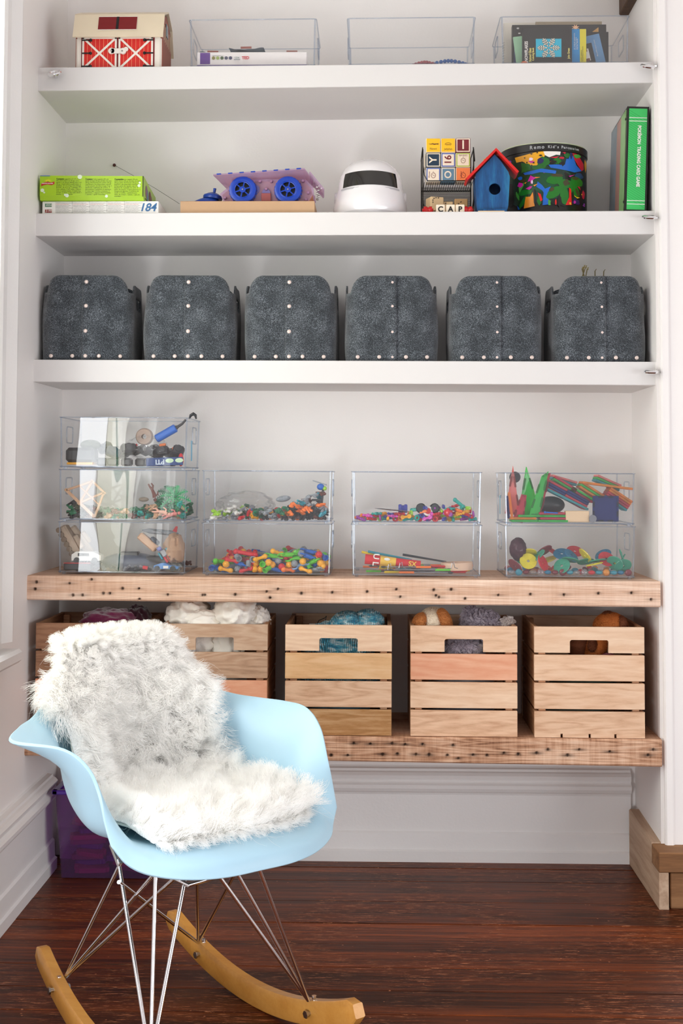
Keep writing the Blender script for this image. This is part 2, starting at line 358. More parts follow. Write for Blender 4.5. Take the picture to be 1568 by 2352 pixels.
M_CLEARW = clear('clear_acrylic_wall', (.992, .996, .998), f0=.012, rough=.03, grazing=.25)
M_EDGE = clear('acrylic_edge', (.80, .84, .90), f0=.10, rough=.06, dens=.05)
# ------------------------------------------------------------------ the room
W, D = 1.645, 0.323
YB = -0.032
def struct(o): o['kind'] = 'structure'; return o
H = 2.75
# floor: boards running along X, each a part
fl = struct(MB().box((.9, -2.1, -.04), (6.4, 5.6, .03)).build('floor', plain((26, 10, 6), .9, name='floor_gap')))
rows = [.34]; rr = random.Random(3)
seq = [.105, .118, .17, .163, .14, .147, .129, .12, .133, .14, .15, .125, .14]
y = .34; k = 0
while y > -4.6:
    wd = seq[k % len(seq)]; k += 1
    x = -.02 - rr.random() * 2.5
    cuts = []
    while x < 3.9:
        L = 3.4 + rr.random() * 2; cuts.append((x, min(x + L, 4.0))); x += L
    for a, b in cuts:
        if b < 0: continue
        a = max(a, -.02)
        g = .0016
        bd = MB(); hz = rr.uniform(-.0008, .0008)
        bd.box((0, 0, -.0125), (b - a - g, wd - g, .025), .0018)
        bd.build('floor_board', M_FLOOR, fl, loc=((a + b) / 2, y - wd / 2, hz))
    y -= wd
# walls
struct(MB().box((.9, D + .05, H / 2), (2.4, .1, H)).build('wall_back', M_WALL))
lw = MB()   # left wall with a window opening
WY0, WY1, WZ0, WZ1 = -1.78, -.42, .66, 2.3
lw.box((-.05, (D + WY1) / 2, H / 2), (.1, D - WY1, H)); lw.box((-.05, (WY0 - 4.6) / 2, H / 2), (.1, WY0 + 4.6, H))
lw.box((-.05, (WY0 + WY1) / 2, WZ0 / 2), (.1, WY1 - WY0, WZ0)); lw.box((-.05, (WY0 + WY1) / 2, (WZ1 + H) / 2), (.1, WY1 - WY0, H - WZ1))
struct(lw.build('wall_left', M_WALL))
rw = MB(); rw.box((W + .055, (D - .012) / 2 + 0, H / 2), (.11, D + .012, H))
struct(rw.build('wall_niche_right', M_WALL))
fw = MB(); fw.box((W + .008 + .012, -.018, H / 2), (.024, .02, H), .006)
fw.box((W + .02 + 1.3, -.011, H / 2), (2.6, .02, H))
struct(fw.build('wall_right', M_WALL))
struct(MB().box((.9, -2.1, H + .04), (6.4, 5.6, .08)).build('ceiling', M_WALL))
# window trim on the left wall: casing, jamb, sill
T = struct(thing('window_1', None, None))
cs = MB()
cs.prism([(-.0, WY1 + .01), (.022, WY1 + .01), (.028, WY1 + .03), (.018, WY1 + .045), (.018, WY1 + .095), (.026, WY1 + .115), (.034, WY1 + .135), (.030, WY1 + .155), (0, WY1 + .165)], WZ0 + .02, 2.5, 'XY')
cs.build('window_casing', M_TRIM, T)
cs = MB(); cs.box((.012, WY0 - .06, (WZ0 + 2.5) / 2), (.026, .12, 2.5 - WZ0), .004); cs.box((.012, (WY0 + WY1) / 2, 2.41), (.026, WY1 - WY0 + .1, .2), .004)
cs.build('window_casing', M_TRIM, T)
sl = MB(); sl.box((-.01, (WY0 + -.24) / 2 - .05, .642), (.115, -.24 - WY0 + .1, .034), .008); sl.build('window_sill', M_TRIM, T)
ap = MB(); ap.box((.008, (WY0 - .27) / 2, .585), (.022, -.27 - WY0, .08), .005)
fr = MB()
for yy in (WY0 + .02, (WY0 + WY1) / 2, WY1 - .02): fr.box((-.055, yy, (WZ0 + WZ1) / 2), (.035, .045, WZ1 - WZ0), .004)
for zz in (WZ0 + .03, 1.5, WZ1 - .03): fr.box((-.055, (WY0 + WY1) / 2, zz), (.035, WY1 - WY0, .045), .004)
fr.build('window_frame', M_TRIM, T)
pn = MB(); pn.box((-.055, (WY0 + WY1) / 2, (WZ0 + WZ1) / 2), (.004, WY1 - WY0 - .02, WZ1 - WZ0 - .02)); pn.build('window_pane', M_CLEARW, T)
# baseboards (profile: y outwards, z)
prof = [(0, 0), (.034, 0), (.034, .030), (.028, .034), (.026, .078), (.020, .083), (.020, .184), (.023, .190), (.030, .195), (.036, .204), (.037, .214), (.030, .219), (.026, .224), (.031, .232), (.033, .240), (.026, .247), (.020, .250), (.018, .256), (.004, .258), (0, .262)]
bb = MB(); bb.prism([(D - a, z) for a, z in prof], 0.02, W - .016, 'YZ'); struct(bb.build('baseboard_back', M_TRIM))
bl = MB(); bl.prism([(a, z) for a, z in prof], .2, -4.6, 'XZ'); struct(bl.build('baseboard_left', M_TRIM))
# reclaimed planks at the lower right
p = MB(); p.prism([(-.095, .001), (D - .034, .001), (D - .034, .150), (D - .05, .157), (-.0085, .143), (-.0085, .0915), (-.095, .0915)], W - .024, W, 'YZ')
p.build('trim_1', M_PLANK)['kind'] = 'structure'
p = MB(); p.box((0, 0, 0), (2.2, .086, .049), .002); struct(p.build('trim_2', M_PLANKX, loc=(W - .024 + 1.1, -.052, .1165)))
p = MB(); p.box((0, 0, 0), (2.2, .06, .088), .002); struct(p.build('trim_3', M_PLANKX, loc=(W + .006 + 1.1, -.058, .045)))
# dark timber in the top right corner of the niche
o = MB().box((0, 0, 0), (.03, .34, .3), .003).build('timber_beam', M_DARKWOOD, loc=(W - .012, D - .17, at(1429, 36, 1, D).z + .15)); tag(o, 'dark rough timber end high in the corner above the top shelf', 'beam')
# three white shelves
def zrow(l, r, Y=0.0): return at(l[0], l[1], 1, Y).z, at(r[0], r[1], 1, Y).z
SH = [((90, 155), (1495, 142), (89, 209), (1492, 190)), ((82, 490), (1499, 484), (83, 542), (1497, 538)), ((77, 826), (1502, 831), (75, 877), (1502, 885))]
SHZ = []
names = ['top', 'middle', 'lower']
for (a, b, c, d), nm in zip(SH, names):
    zl, zr = zrow(a, b); bl_, br = zrow(c, d); SHZ.append((zl, zr))
    m = MB(); ch = .0015
    vs = []
    for x, zt, zb in ((0.0, zl, bl_), (W, zr, br)):
        vs += [(x, ch, zt), (x, D, zt), (x, D, zb), (x, ch, zb), (x, 0, zb + ch), (x, 0, zt - ch)]
    m.add(vs, [(0, 1, 2, 3, 4, 5), (11, 10, 9, 8, 7, 6)] + [(i, (i + 1) % 6, 6 + (i + 1) % 6, 6 + i) for i in range(6)])
    tag(m.build('shelf', M_SHELF), 'white painted thick shelf, the %s of the three' % nm, 'shelf', 'white shelves in the niche')
def shz(i, x): a, b = SHZ[i]; return a + (b - a) * x / W
# two reclaimed timber benches with nail holes
def bench(l, r, bl_, br, mat, label, seed, dark, nail_rows):
    zl, zr = zrow(l, r, YB); zbl, zbr = zrow(bl_, br, YB)
    R = random.Random(seed); nx, nz = 1000, 36
    spots = []
    for (cx, cz) in nail_rows: spots.append((cx, cz, R.uniform(.0028, .0042), R.uniform(.9, 1), R.uniform(.005, .018)))
    xs = np.linspace(0, W, nx); ts = np.linspace(0, 1, nz)
    X, Tt = np.meshgrid(xs, ts)
    Zt = zl + (zr - zl) * X / W; Zb = zbl + (zbr - zbl) * X / W; Z = Zb + (Zt - Zb) * Tt
    Yo = np.zeros_like(X); ST = np.zeros_like(X)
    for cx, ct, r, dk, ex in spots:
        zc = np.interp(cx, [0, W], [zbl, zbr]) + ct * (np.interp(cx, [0, W], [zl, zr]) - np.interp(cx, [0, W], [zbl, zbr]))
        dx = X - cx; dz = Z - zc; d2 = np.sqrt(dx ** 2 + dz ** 2); de = np.sqrt((dx / ex * r) ** 2 + dz ** 2)
        Yo += .006 * np.exp(-(d2 / r) ** 4); ST = np.maximum(ST, dk * np.exp(-(d2 / (r * 1.0)) ** 4)); ST = np.maximum(ST, dark * np.exp(-(de / (r * 1.1)) ** 2))
    edge = np.minimum(Tt, 1 - Tt)
    wob = np.array([[noise.noise(Vector((x * 9, z * 60, seed))) for x in xs] for z in ts])
    Yo += .0012 * wob + .004 * np.exp(-(edge / .03) ** 2)
    me = bpy.data.meshes.new('bench'); V = np.stack([X, YB + Yo, Z], -1).reshape(-1, 3)
    n = nx * nz; back = [(0, D, zbl), (W, D, zbr), (0, D, zl), (W, D, zr)]
    F = [(i * nx + j, i * nx + j + 1, (i + 1) * nx + j + 1, (i + 1) * nx + j) for i in range(nz - 1) for j in range(nx - 1)]
    F += [tuple(list(range(0, nx)) + [n + 1, n])]; F += [tuple([n + 2, n + 3] + list(range(nz * nx - 1, (nz - 1) * nx - 1, -1)))]
    F += [(n, n + 1, n + 3, n + 2)]
    F += [tuple([n] + [n + 2] + [i * nx for i in range(nz - 1, -1, -1)]), tuple([n + 3, n + 1] + [i * nx + nx - 1 for i in range(nz)])]
    me.from_pydata([tuple(v) for v in V] + back, [], F); me.update()
    at_ = me.attributes.new('stain', 'FLOAT', 'POINT'); at_.data.foreach_set('value', np.concatenate([ST.reshape(-1), np.zeros(4)]).astype('f'))
    o = obj('bench', me, mat)
    return tag(o, label, 'bench', 'reclaimed timber benches'), (zl, zr)
def px2bench(lst, t0, t1):   # photo pixels to (x, share of height)
    return [(at(px, py, 1, YB).x, max(.04, min(.96, (t1(px) - py) / (t1(px) - t0(px))))) for px, py in lst]
n1 = [(159, 1340), (210, 1331), (281, 1352), (319, 1352), (167, 1367), (189, 1367), (237, 1363), (252, 1363), (320, 1376), (385, 1366), (465, 1367), (470, 1367), (540, 1366), (612, 1359), (638, 1353), (620, 1373), (692, 1363), (763, 1361), (843, 1359), (910, 1354), (919, 1371), (996, 1355), (1001, 1368), (1068, 1375), (1144, 1367), (1218, 1365), (1295, 1366), (1374, 1363), (1450, 1362), (1495, 1377), (83, 1337), (80, 1353), (1036, 1354), (1008, 1372)]
n2 = [(760, 1735), (798, 1735), (878, 1733), (912, 1732), (955, 1733), (985, 1734), (1027, 1735), (1052, 1742), (1086, 1734), (1118, 1735), (1157, 1730), (1190, 1733), (1232, 1730), (1303, 1735), (1400, 1727), (1330, 1722), (1500, 1722), (1488, 1735), (850, 1709), (900, 1708), (970, 1710), (1040, 1712), (85, 1723), (930, 1710), (812, 1708), (1258, 1722)]
t0 = lambda x: 1322 + (x - 62) / 1455 * 14; t1 = lambda x: 1378 + (x - 62) / 1455 * 17
u0 = lambda x: 1685 + (x - 62) / 1455 * 14; u1 = lambda x: 1736 + (x - 62) / 1455 * 26
_, BZ1 = bench((62, 1322), (1516, 1336), (63, 1378), (1516, 1395), M_BENCH, 'pale reclaimed timber beam shelf with nail holes under the stacked clear bins', 1, .45, px2bench(n1, t0, t1))
_, BZ2 = bench((62, 1685), (1518, 1699), (62, 1736), (1519, 1762), M_BENCH2, 'dark weathered timber beam shelf beneath the five wooden crates', 2, .8, px2bench(n2, u0, u1))
def bz(i, x): a, b = (BZ1, BZ2)[i]; return a + (b - a) * x / W
# eye bolts
def eyebolt(px, py, Y, rx, rz, side, label):
    c = at(px, py, 1, Y); t = thing('eye_bolt', label, 'eye bolt', c, group='eye bolts on the shelves')
    m = MB(); m.tube([(.0155 * math.cos(a) * 1, .0155 * math.sin(a), 0) for a in np.linspace(0, 2 * PI, 25)[:-1]], .0046, 8, closed=True)
    ob = m.build('ring', M_CHROME, t, True); ob.rotation_euler = (rx, 0, rz)
    m = MB(); m.tube([(0, 0, 0)] + [side], .0032, 8); m.build('shank', M_CHROME, t, True)
eyebolt(125, 168, -.022, .6, -.25, (0, .024, -.006), 'steel eye bolt screwed into left end of the top shelf')
eyebolt(1487, 152, -.026, .45, .25, (.035, .01, .004), 'steel eye bolt at the right end of the top shelf')
eyebolt(1490, 499, -.026, .28, .1, (.03, .01, .0), 'steel eye bolt beneath the green binder')
eyebolt(1494, 854, -.026, .16, .05, (.03, .01, 0), 'steel eye bolt at right of the felt bin shelf')

# curtain hanging in the side window (seen mirrored in the clear bins)
def curtain_mat():
    m = bpy.data.materials.new('curtain_cloth'); m.use_nodes = True; nt = m.node_tree; nt.nodes.clear(); out = _n(nt, 'ShaderNodeOutputMaterial')
    tc = _n(nt, 'ShaderNodeTexCoord'); sp = _n(nt, 'ShaderNodeSeparateXYZ'); nt.links.new(tc.outputs['Object'], sp.inputs[0])
    mu = _n(nt, 'ShaderNodeMath', operation='MULTIPLY'); mu.inputs[1].default_value = 1.45; nt.links.new(sp.outputs[1], mu.inputs[0]); fr = _n(nt, 'ShaderNodeMath', operation='FRACT'); nt.links.new(mu.outputs[0], fr.inputs[0])
    cr = _n(nt, 'ShaderNodeValToRGB'); cr.color_ramp.interpolation = 'CONSTANT'; el = cr.color_ramp.elements
    st = [(0, (238, 236, 214)), (.27, (150, 110, 96)), (.31, (240, 236, 226)), (.60, (214, 160, 150)), (.67, (238, 236, 220)), (.80, (96, 130, 104)), (.86, (240, 238, 220))]
    while len(el) < len(st): el.new(.5)
    for e, (p, c) in zip(el, st): e.position = p; e.color = srgb(*c)
    nt.links.new(fr.outputs[0], cr.inputs[0]); a = _n(nt, 'ShaderNodeBsdfTranslucent'); b = _n(nt, 'ShaderNodeBsdfDiffuse'); nt.links.new(cr.outputs[0], a.inputs[0]); nt.links.new(cr.outputs[0], b.inputs[0])
    mx = _n(nt, 'ShaderNodeMixShader'); mx.inputs[0].default_value = .25; nt.links.new(a.outputs[0], mx.inputs[1]); nt.links.new(b.outputs[0], mx.inputs[2]); nt.links.new(mx.outputs[0], out.inputs[0]); return m
CM = curtain_mat()
for y0, y1 in ((-1.20, -.52),):
    G = [[(.055 + .008 * math.sin(y * 60) , y, z) for y in np.linspace(y0, y1, 80)] for z in (.62, 1.2, 1.8, 2.42)]
    m = MB(); m.grid(G); o = m.build('curtain', CM, None, True, 80); tag(o, 'cream striped curtain hanging at the side window', 'curtain')
m = MB(); m.tube([(.06, -1.9, 2.44), (.06, -.48, 2.44)], .009, 12); tag(m.build('curtain_rod', M_STEEL, None, True), 'metal curtain rod above the side window', 'curtain rod')
# ------------------------------------------------------------------ clear bins
PX = 1.148e-3          # metres per photo pixel on the shelf fronts
_bin = {}
def bin_meshes(w_, d_, h_):
    """open clear bin, origin at the middle of its base"""
    key = (round(w_, 3), round(h_, 3))
    if key in _bin: return _bin[key]
    t = .0022; tp = .003     # wall thickness, taper
    front = MB(); hw, hd = w_ / 2, d_ / 2
    # slightly bowed front and back panes
    def pane(y, s):
        G = []
        for z in np.linspace(.006, h_, 7):
            e = tp * (1 - z / h_)
            G.append([(x * (hw - e - .006) / (hw - .006), y + s * e, z) for x in np.linspace(-hw + .006, hw - .006, 15)])
        m = MB(); m.grid(G); m.grid([[(p[0], p[1] + s * t, p[2]) for p in r] for r in G])
        return m
    pf = pane(-hd, 1); pb = pane(hd, -1)
    walls = MB()
    hz0, hz1, hy = h_ * .52, h_ * .84, .036
    for s in (-1, 1):
        X0 = s * hw - s * tp * .6
        for (y0, y1, z0, z1) in ((-hd + .006, -hy, .006, h_), (hy, hd - .006, .006, h_), (-hy, hy, .006, hz0), (-hy, hy, hz1, h_)):
            walls.box((X0, (y0 + y1) / 2, (z0 + z1) / 2), (t, y1 - y0, z1 - z0))
    walls.box((0, 0, .006), (w_ - .012, d_ - .012, .003))
    edge = MB()
    for sx in (-1, 1):
        for sy in (-1, 1):
            edge.tube([(sx * (hw - tp - .003), sy * (hd - tp - .003), .003), (sx * (hw - .003), sy * (hd - .003), h_)], .0022, 8)
            edge.tube([(sx * (hw - .014), sy * (hd - .014), 0), (sx * (hw - .014), sy * (hd - .014), .006)], .005, 10)
    base = [(-hw + tp, -hd + tp, .0065), (hw - tp, -hd + tp, .0065), (hw - tp, hd - tp, .0065), (-hw + tp, hd - tp, .0065)]
    edge.tube(base, .0022, 6, closed=True)
    rim = MB(); pts = []
    for cx, cy, a0 in ((hw - .006, hd - .006, 0), (-hw + .006, hd - .006, 90), (-hw + .006, -hd + .006, 180), (hw - .006, -hd + .006, 270)):
        for k in range(4):
            a = math.radians(a0 + k * 30); pts.append((cx + .007 * math.cos(a), cy + .007 * math.sin(a), h_))
    rim.tube(pts, .0015, 6, closed=True)
    hd_ = MB()
    loop = []
    for cy, cz, a0 in ((hy - .008, hz1 - .008, 0), (-hy + .008, hz1 - .008, 90), (-hy + .008, hz0 + .008, 180), (hy - .008, hz0 + .008, 270)):
        for k in range(4):
            a = math.radians(a0 + k * 30); loop.append((0, cy + .008 * math.cos(a), cz + .008 * math.sin(a)))
    for x in (-.0035, .0035): pass
    hd_.tube(loop, .0018, 6, closed=True)
    _bin[key] = dict(front_wall=pf.mesh('front_wall', True), back_wall=pb.mesh('back_wall', True), side_walls=walls.mesh('body'), corner_edges=edge.mesh('corner_edges', True, 40), rim=rim.mesh('rim', True), handle=hd_.mesh('handle', True))
    return _bin[key]
def clear_bin(cx, y0, z, w_, d_, h_, label, group='clear storage bins', rz=0.0):
    sl = math.atan(((SHZ[0][1] - SHZ[0][0]) if z > 1.5 else (BZ1[1] - BZ1[0])) / W)
    t = thing('storage_bin', label, 'storage bin', (cx, y0 + d_ / 2, z + .0005), rz, group, rot=(0, -sl, rz))
    B = bin_meshes(w_, d_, h_)
    obj('front_wall', B['front_wall'], M_CLEAR, t); obj('back_wall', B['back_wall'], M_CLEARW, t); obj('body', B['side_walls'], M_CLEARW, t)
    obj('corner_edges', B['corner_edges'], M_EDGE, t); obj('rim', B['rim'], M_EDGE, t)
    for s in (-1, 1): obj('handle', B['handle'], M_EDGE, t, loc=(s * (w_ / 2 + .001), 0, 0))
    return t
BW, BD, BH = .343, .245, .138
def binx(l, r, py=1320, Y=.02): return (at(l, py, 1, Y).x + at(r, py, 1, Y).x) / 2

# top shelf bins
tb = []
for l, r, lab in ((430, 732, 'clear bin holding the white and purple box'), (795, 1095, 'nearly empty clear bin in the middle of the top shelf'), (1148, 1447, 'clear bin full of books at the right of the top shelf')):
    cx = binx(l, r, 40); tb.append((cx, shz(0, cx)))
    clear_bin(cx, .02, shz(0, cx), BW, BD, .132, lab)
# benches: (centre, level)
ST = []
for l, r, n, nm in ((132, 427, 3, 'three-high stack at the left'), (462, 760, 2, 'stack beside the three-high one'), (807, 1105, 2, 'stack right of the middle'), (1158, 1460, 2, 'stack at the right end')):
    cx = binx(l, r); z = bz(0, cx); hs = BH
    if n == 2 and l < 500: nm = 'second stack from the left'
    for k in range(n):
        lev = ('bottom', 'top') if n == 2 else ('bottom', 'middle', 'top')
        inside = {132: ('dark toy vehicles', 'green plastic plants and figures', 'dark gear and a blue tube'), 462: ('ball-jointed plastic connectors', 'dark and orange figure parts'), 807: ('paint brushes and a red tube', 'small bright plastic links'), 1158: ('translucent discs and gems', 'translucent magnetic tiles')}[l][k]
        clear_bin(cx, .02, z + k * (hs + .0015), BW, BD, hs, 'clear bin with %s, %s of its stack' % (inside, lev[k]), 'clear bins stacked on the timber bench')
        ST.append((cx, z + k * (hs + .0015)))

# ------------------------------------------------------------------ toy barn
RED = plain((206, 30, 22), .35, name='barn_red'); DRED = plain((122, 14, 20), .4, name='dark_red'); CREAM = plain((228, 214, 188), .45, name='cream'); OFFW = plain((232, 226, 216), .4, name='off_white')
bx = at(271, 155, 1, .03).x; bzz = shz(0, bx)
t = thing('toy_barn', 'red and cream toy barn with white crossed doors on the top shelf', 'toy barn', (bx, .115, bzz))
m = MB(); m.box((0, 0, .05), (.236, .16, .1), .006)
m.prism([(-.078, .098), (.078, .098), (.062, .150), (0, .178), (-.062, .150)], -.112, .112, 'YZ'); m.build('body', OFFW, t)
rf = MB()
for s in (-1, 1):
    a = (s * .092, .088); b = (s * .066, .158); c = (0, .186)
    for p, q in ((a, b), (b, c)):
        nx_, nz_ = -(q[1] - p[1]), (q[0] - p[0]); L = math.hypot(nx_, nz_); nx_, nz_ = nx_ / L * .004 * s * -1, nz_ / L * .004 * s * -1
        rf.prism([p, q, (q[0] + nx_, q[1] + nz_), (p[0] + nx_, p[1] + nz_)], -.123, .123, 'YZ')
rf.build('roof', CREAM, t)
# gable ends
for s in (-1, 1):
    g = MB(); g.prism([(-.080, .09), (-.066, .15), (0, .178), (.066, .15), (.080, .09)], s * .114, s * .117, 'YZ'); g.build('gable', plain((150, 78, 62), .5, name='gable_red'), t)
    for k in range(7): MB().box((s * .118, -.06 + k * .02, .115), (.0012, .0012, .05)).build('plank_line', CREAM, t)
    MB().box((s * .1185, 0, .135), (.002, .03, .035), .0005).build('window', plain((96, 120, 132), .2, name='toy_glass'), t)
    sp = MB(); sp.box((s * .1175, 0, .049), (.002, .15, .096)); sp.build('side_panel', plain((150, 78, 62), .5, name='gable_red'), t)
# hatch on front roof slope
ang = math.atan2(.158 - .088, .026); Rm = Euler((ang - PI / 2 + 0, 0, 0))
def slope(x, u, h=0.0):   # u along slope from eave
    return (x, -.092 + .026 / .0747 * u - h * .94, .088 + .07 / .0747 * u + h * .35)
RS = Euler((-(PI / 2 - ang), 0, 0))
for s, w_ in ((-1, .044), (1, .044)):
    MB().box(slope(-.003 + s * .0275, .043, .0065), (.05, .0015, .042), .0004, RS).build('hatch', DRED, t)
MB().box(slope(-.003, .043, .006), (.106, .0012, .046), .0002, RS).build('hatch_frame', OFFW, t)
MB().box(slope(-.003, .043, .007), (.007, .002, .042), .0002, RS).build('hatch_slot', M_BLACK, t)
fy = -.0805
MB().box((-.002, fy, .047), (.2, .002, .094)).build('door_frame', DRED, t)
for s in (-1, 1):
    d = thing('door', None, None, (-.002 + s * .0495, fy - .002, .047)); d.parent = t
    MB().box((0, 0, 0), (.094, .0015, .09), .0003).build('panel', RED, d)
    gl_ = MB()
    for k in range(7): gl_.box((-.033 + k * .011, -.001, 0), (.0009, .0008, .082))
    gl_.build('plank_lines', plain((236, 160, 120), .5, name='plank_line'), d)['kind'] = 'stuff'
    fm = MB()
    for xx in (-.0445, .0445): fm.box((xx, -.0014, 0), (.0052, .0018, .09))
    for zz in (-.0425, .0425): fm.box((0, -.0014, zz), (.094, .0018, .0052))
    fm.build('frame', OFFW, d)
    for q in (-1, 1): MB().box((0, -.002 - .0002 * q, 0), (.117, .0016, .0055), 0, Euler((0, q * math.atan2(.08, .084), 0))).build('cross_brace', OFFW, d)
    for zz in (-.036, 0, .036):
        h = MB(); h.box((s * .037, -.0033, zz), (.022, .0016, .0035)); h.lathe([(.0042, -.0008), (.0042, .0008)], 12, (s * .024, -.0033, zz), 'Y'); h.build('hinge', M_BLACK, d)
l = MB(); l.box((-.0, fy - .0075, .052), (.038, .004, .014), .0018); l.lathe([(.0085, -.003), (.0085, .003)], 16, (.014, fy - .0085, .051), 'Y'); l.lathe([(.0085, -.002), (.0085, .002)], 16, (-.018, fy - .0075, .052), 'Y'); l.lathe([(.006, -.002), (.006, .002)], 12, (.022, fy - .0075, .057), 'Y')
l = l.build('latch', OFFW, t); k_ = MB(); k_.lathe([(.0025, -.0006), (.0025, .0006)], 10, (-.018, fy - .010, .052), 'Y'); k_.build('rivet', M_STEEL, l); k_ = MB(); k_.lathe([(.0025, -.0006), (.0025, .0006)], 10, (.012, fy - .012, .051), 'Y'); k_.build('rivet', M_STEEL, l)

# ------------------------------------------------------------------ box with packets in the second bin
cx, cz = tb[0]; PUR = plain((92, 44, 140), .4, name='purple')
bl = at(452, 118, 1, .04).x; br_ = at(704, 118, 1, .04).x
t = thing('board_box', 'flat white box with a purple corner inside the clear bin', 'box', ((bl + br_) / 2, .14, cz + .008)); hw = (br_ - bl) / 2
MB().box((0, 0, .022), (2 * hw, .19, .043), .001).build('body', plain((240, 234, 234), .35, name='box_white'), t)
MB().box((-hw + .022, -.0957, .026), (.027, .0012, .031)).build('purple_panel', PUR, t)
MB().box((0, -.0957, .006), (2 * hw, .0012, .004)).build('purple_stripe', PUR, t)
text('TED', .011, (-hw + .122, -.0965, .027), plain((214, 30, 44), .4, name='ted_red'), t, bold=.00025)
for i, c in enumerate(((128, 120, 50), (150, 170, 80), (70, 90, 60), (70, 74, 100), (60, 64, 100))):
    mm = MB(); mm.lathe([(.0046, -.0003), (.0046, .0003)], 16, (-hw + .045 + i * .0115, -.0965, .027), 'Y'); mm.build('round_badge', plain(c, .4, name='badge'), t)
text('1234', .007, (-hw + .101, -.0965, .0275), plain((120, 150, 150), .4, name='pale_print'), t); MB().box((-hw + .109, -.0965, .0225), (.017, .0006, .0012)).build('print_line', plain((60, 90, 110), .4, name='line_print'), t)
text('Quality products from our', .0028, (-hw + .042, -.0965, .0335), plain((90, 90, 90), .5, name='grey_print'), t)
FOIL = plain((120, 142, 158), .22, .35, .25, .5, 40, name='foil')
for i, (l, r, zt, zz) in enumerate(((460, 560, 108, .0435), (530, 610, 104, .055), (606, 698, 109, .0435))):
    x0, x1 = at(l, 110, 1, .1).x, at(r, 110, 1, .1).x
    t = thing('foil_packet', ['crinkled silver-blue packet at left on the white box', 'crinkled silver-blue packet lying across the other two', 'crinkled silver-blue packet at right on the white box'][i], 'packet', ((x0 + x1) / 2, .13, cz + .008 + zz), [.04, -.05, .03][i], 'foil packets on the white box')
    G = []
    for v in np.linspace(-.06, .06, 12):
        G.append([(u, v, .004 + .005 * noise.noise(Vector((u * 40, v * 40, i))) + .018 * abs(u / (x1 - x0) * 2 * .5) ** 2) for u in np.linspace((x0 - x1) / 2, (x1 - x0) / 2, 20)])
    m = MB(); m.grid(G); m.grid([[(a, b, c + .006 * (1 - abs(2 * a / (x1 - x0)) ** 4) * (1 - abs(b / .06) ** 4)) for a, b, c in r_] for r_ in G]); m.build('pouch', FOIL, t, True, 60)
    MB().box(((x0 - x1) / 2 * .4 * (1 - i), -.0605, .009), (.03, .001, .006), .0002).build('printed_patch', plain((150, 84, 70), .4, name='packet_print'), t)
# crumpled blue and red things low in the empty bin
cx, cz = tb[1]
for i, (px, w_, c, lab) in enumerate(((975, .045, (150, 60, 70), 'small red bead string barely showing over the shelf edge'), (1030, .06, (30, 90, 160), 'blue bead string barely showing over the shelf edge'))):
    x = at(px, 146, 1, .06).x; m = MB()
    pts = [(x + w_ * math.cos(a) * (1 + .1 * math.sin(5 * a)), .07 + .03 * math.sin(a), cz + .013 + .004 * math.sin(3 * a) + (.004 if i else 0)) for a in np.linspace(0, 2 * PI, 40)[:-1]]
    for p in pts: m.ball(p, .0055, 8, 6)
    tag(m.build('bead_string', plain(c, .3, name='beads'), None, True), lab, 'beads')

# ------------------------------------------------------------------ books in the right bin
cx, cz = tb[2]; zb = cz + .009
def book(px0, px1, pyt, y, th, cov, label, tilt=0.0, group='books in the clear bin', name='book', pages=True):
    x0, x1 = at(px0, 100, 1, y).x, at(px1, 100, 1, y).x; h = at(700, pyt, 1, y).z - zb
    t = thing(name, label, 'book', ((x0 + x1) / 2, y + th / 2, zb), group=group, rot=(0, tilt, 0)); w_ = x1 - x0
    if pages: MB().box((0.001, 0, h / 2), (w_ - .004, th - .0012, h - .004)).build('pages', plain((226, 220, 206), .6, name='paper'), t)
    MB().box((0, -th / 2 + .0003, h / 2), (w_, .0008, h), .0002).build('front_cover', cov, t)
    MB().box((0, th / 2 - .0003, h / 2), (w_, .0008, h), .0002).build('back_cover', cov, t)
    MB().box((-w_ / 2 + .0004, 0, h / 2), (.0008, th, h)).build('spine', cov, t)
    return t, w_, h, -th / 2 - .0002
BK = plain((24, 24, 24), .35, name='black_cover')
nb, w_, h, yy = book(1157, 1250, 55, .165, .012, plain((214, 208, 196), .5, name='notebook_cover'), 'cream spiral notebook at the left end of the books', name='notebook')
for k in range(13):
    m = MB(); m.tube([(-w_ / 2 + .001 + .0045 * math.cos(a), .006 * math.sin(a), .012 + k * .0075) for a in np.linspace(0, 2 * PI, 11)[:-1]], .0007, 5, closed=True); m.build('spiral_loop', M_STEEL, nb, True)
text('DESSIN', .011, (-w_ / 2 + .019, yy, .004), plain((90, 110, 110), .5, name='title_grey'), nb, (PI / 2, -PI / 2, 0))
book(1230, 1382, 53, .150, .008, plain((150, 136, 112), .5, name='tan_cover'), 'thin tan book standing behind the black ones')
bb_, w_, h, yy = book(1176, 1392, 60, .118, .022, BK, 'large black hardback with a starburst behind the colouring book')
mm = MB(); mm.add([(.045 + (.012 if k % 2 else .005) * math.cos(k * PI / 8), yy - .0005, h - .008 + (.012 if k % 2 else .005) * math.sin(k * PI / 8) * .8) for k in range(16)], [tuple(range(16))]); mm.build('starburst', plain((240, 190, 150), .4, name='burst'), bb_)
mm = MB(); mm.add([(.085, yy - .0005, h - .025), (.108, yy - .0005, h - .022), (.108, yy - .0005, h - .008)], [(0, 1, 2)]); mm.build('printed_shard', plain((200, 150, 80), .4, name='shard'), bb_)
text('8', .009, (-w_ / 2 + .016, yy - .0004, h - .012), M_WHITE, bb_, (PI / 2, -PI / 2, 0)); text('8', .009, (-w_ / 2 + .020, yy - .0004, h - .026), M_WHITE, bb_, (PI / 2, -PI / 2, 0))
book(1300, 1397, 77, .096, .01, BK, 'smaller black book whose corner shows right of the starburst book')
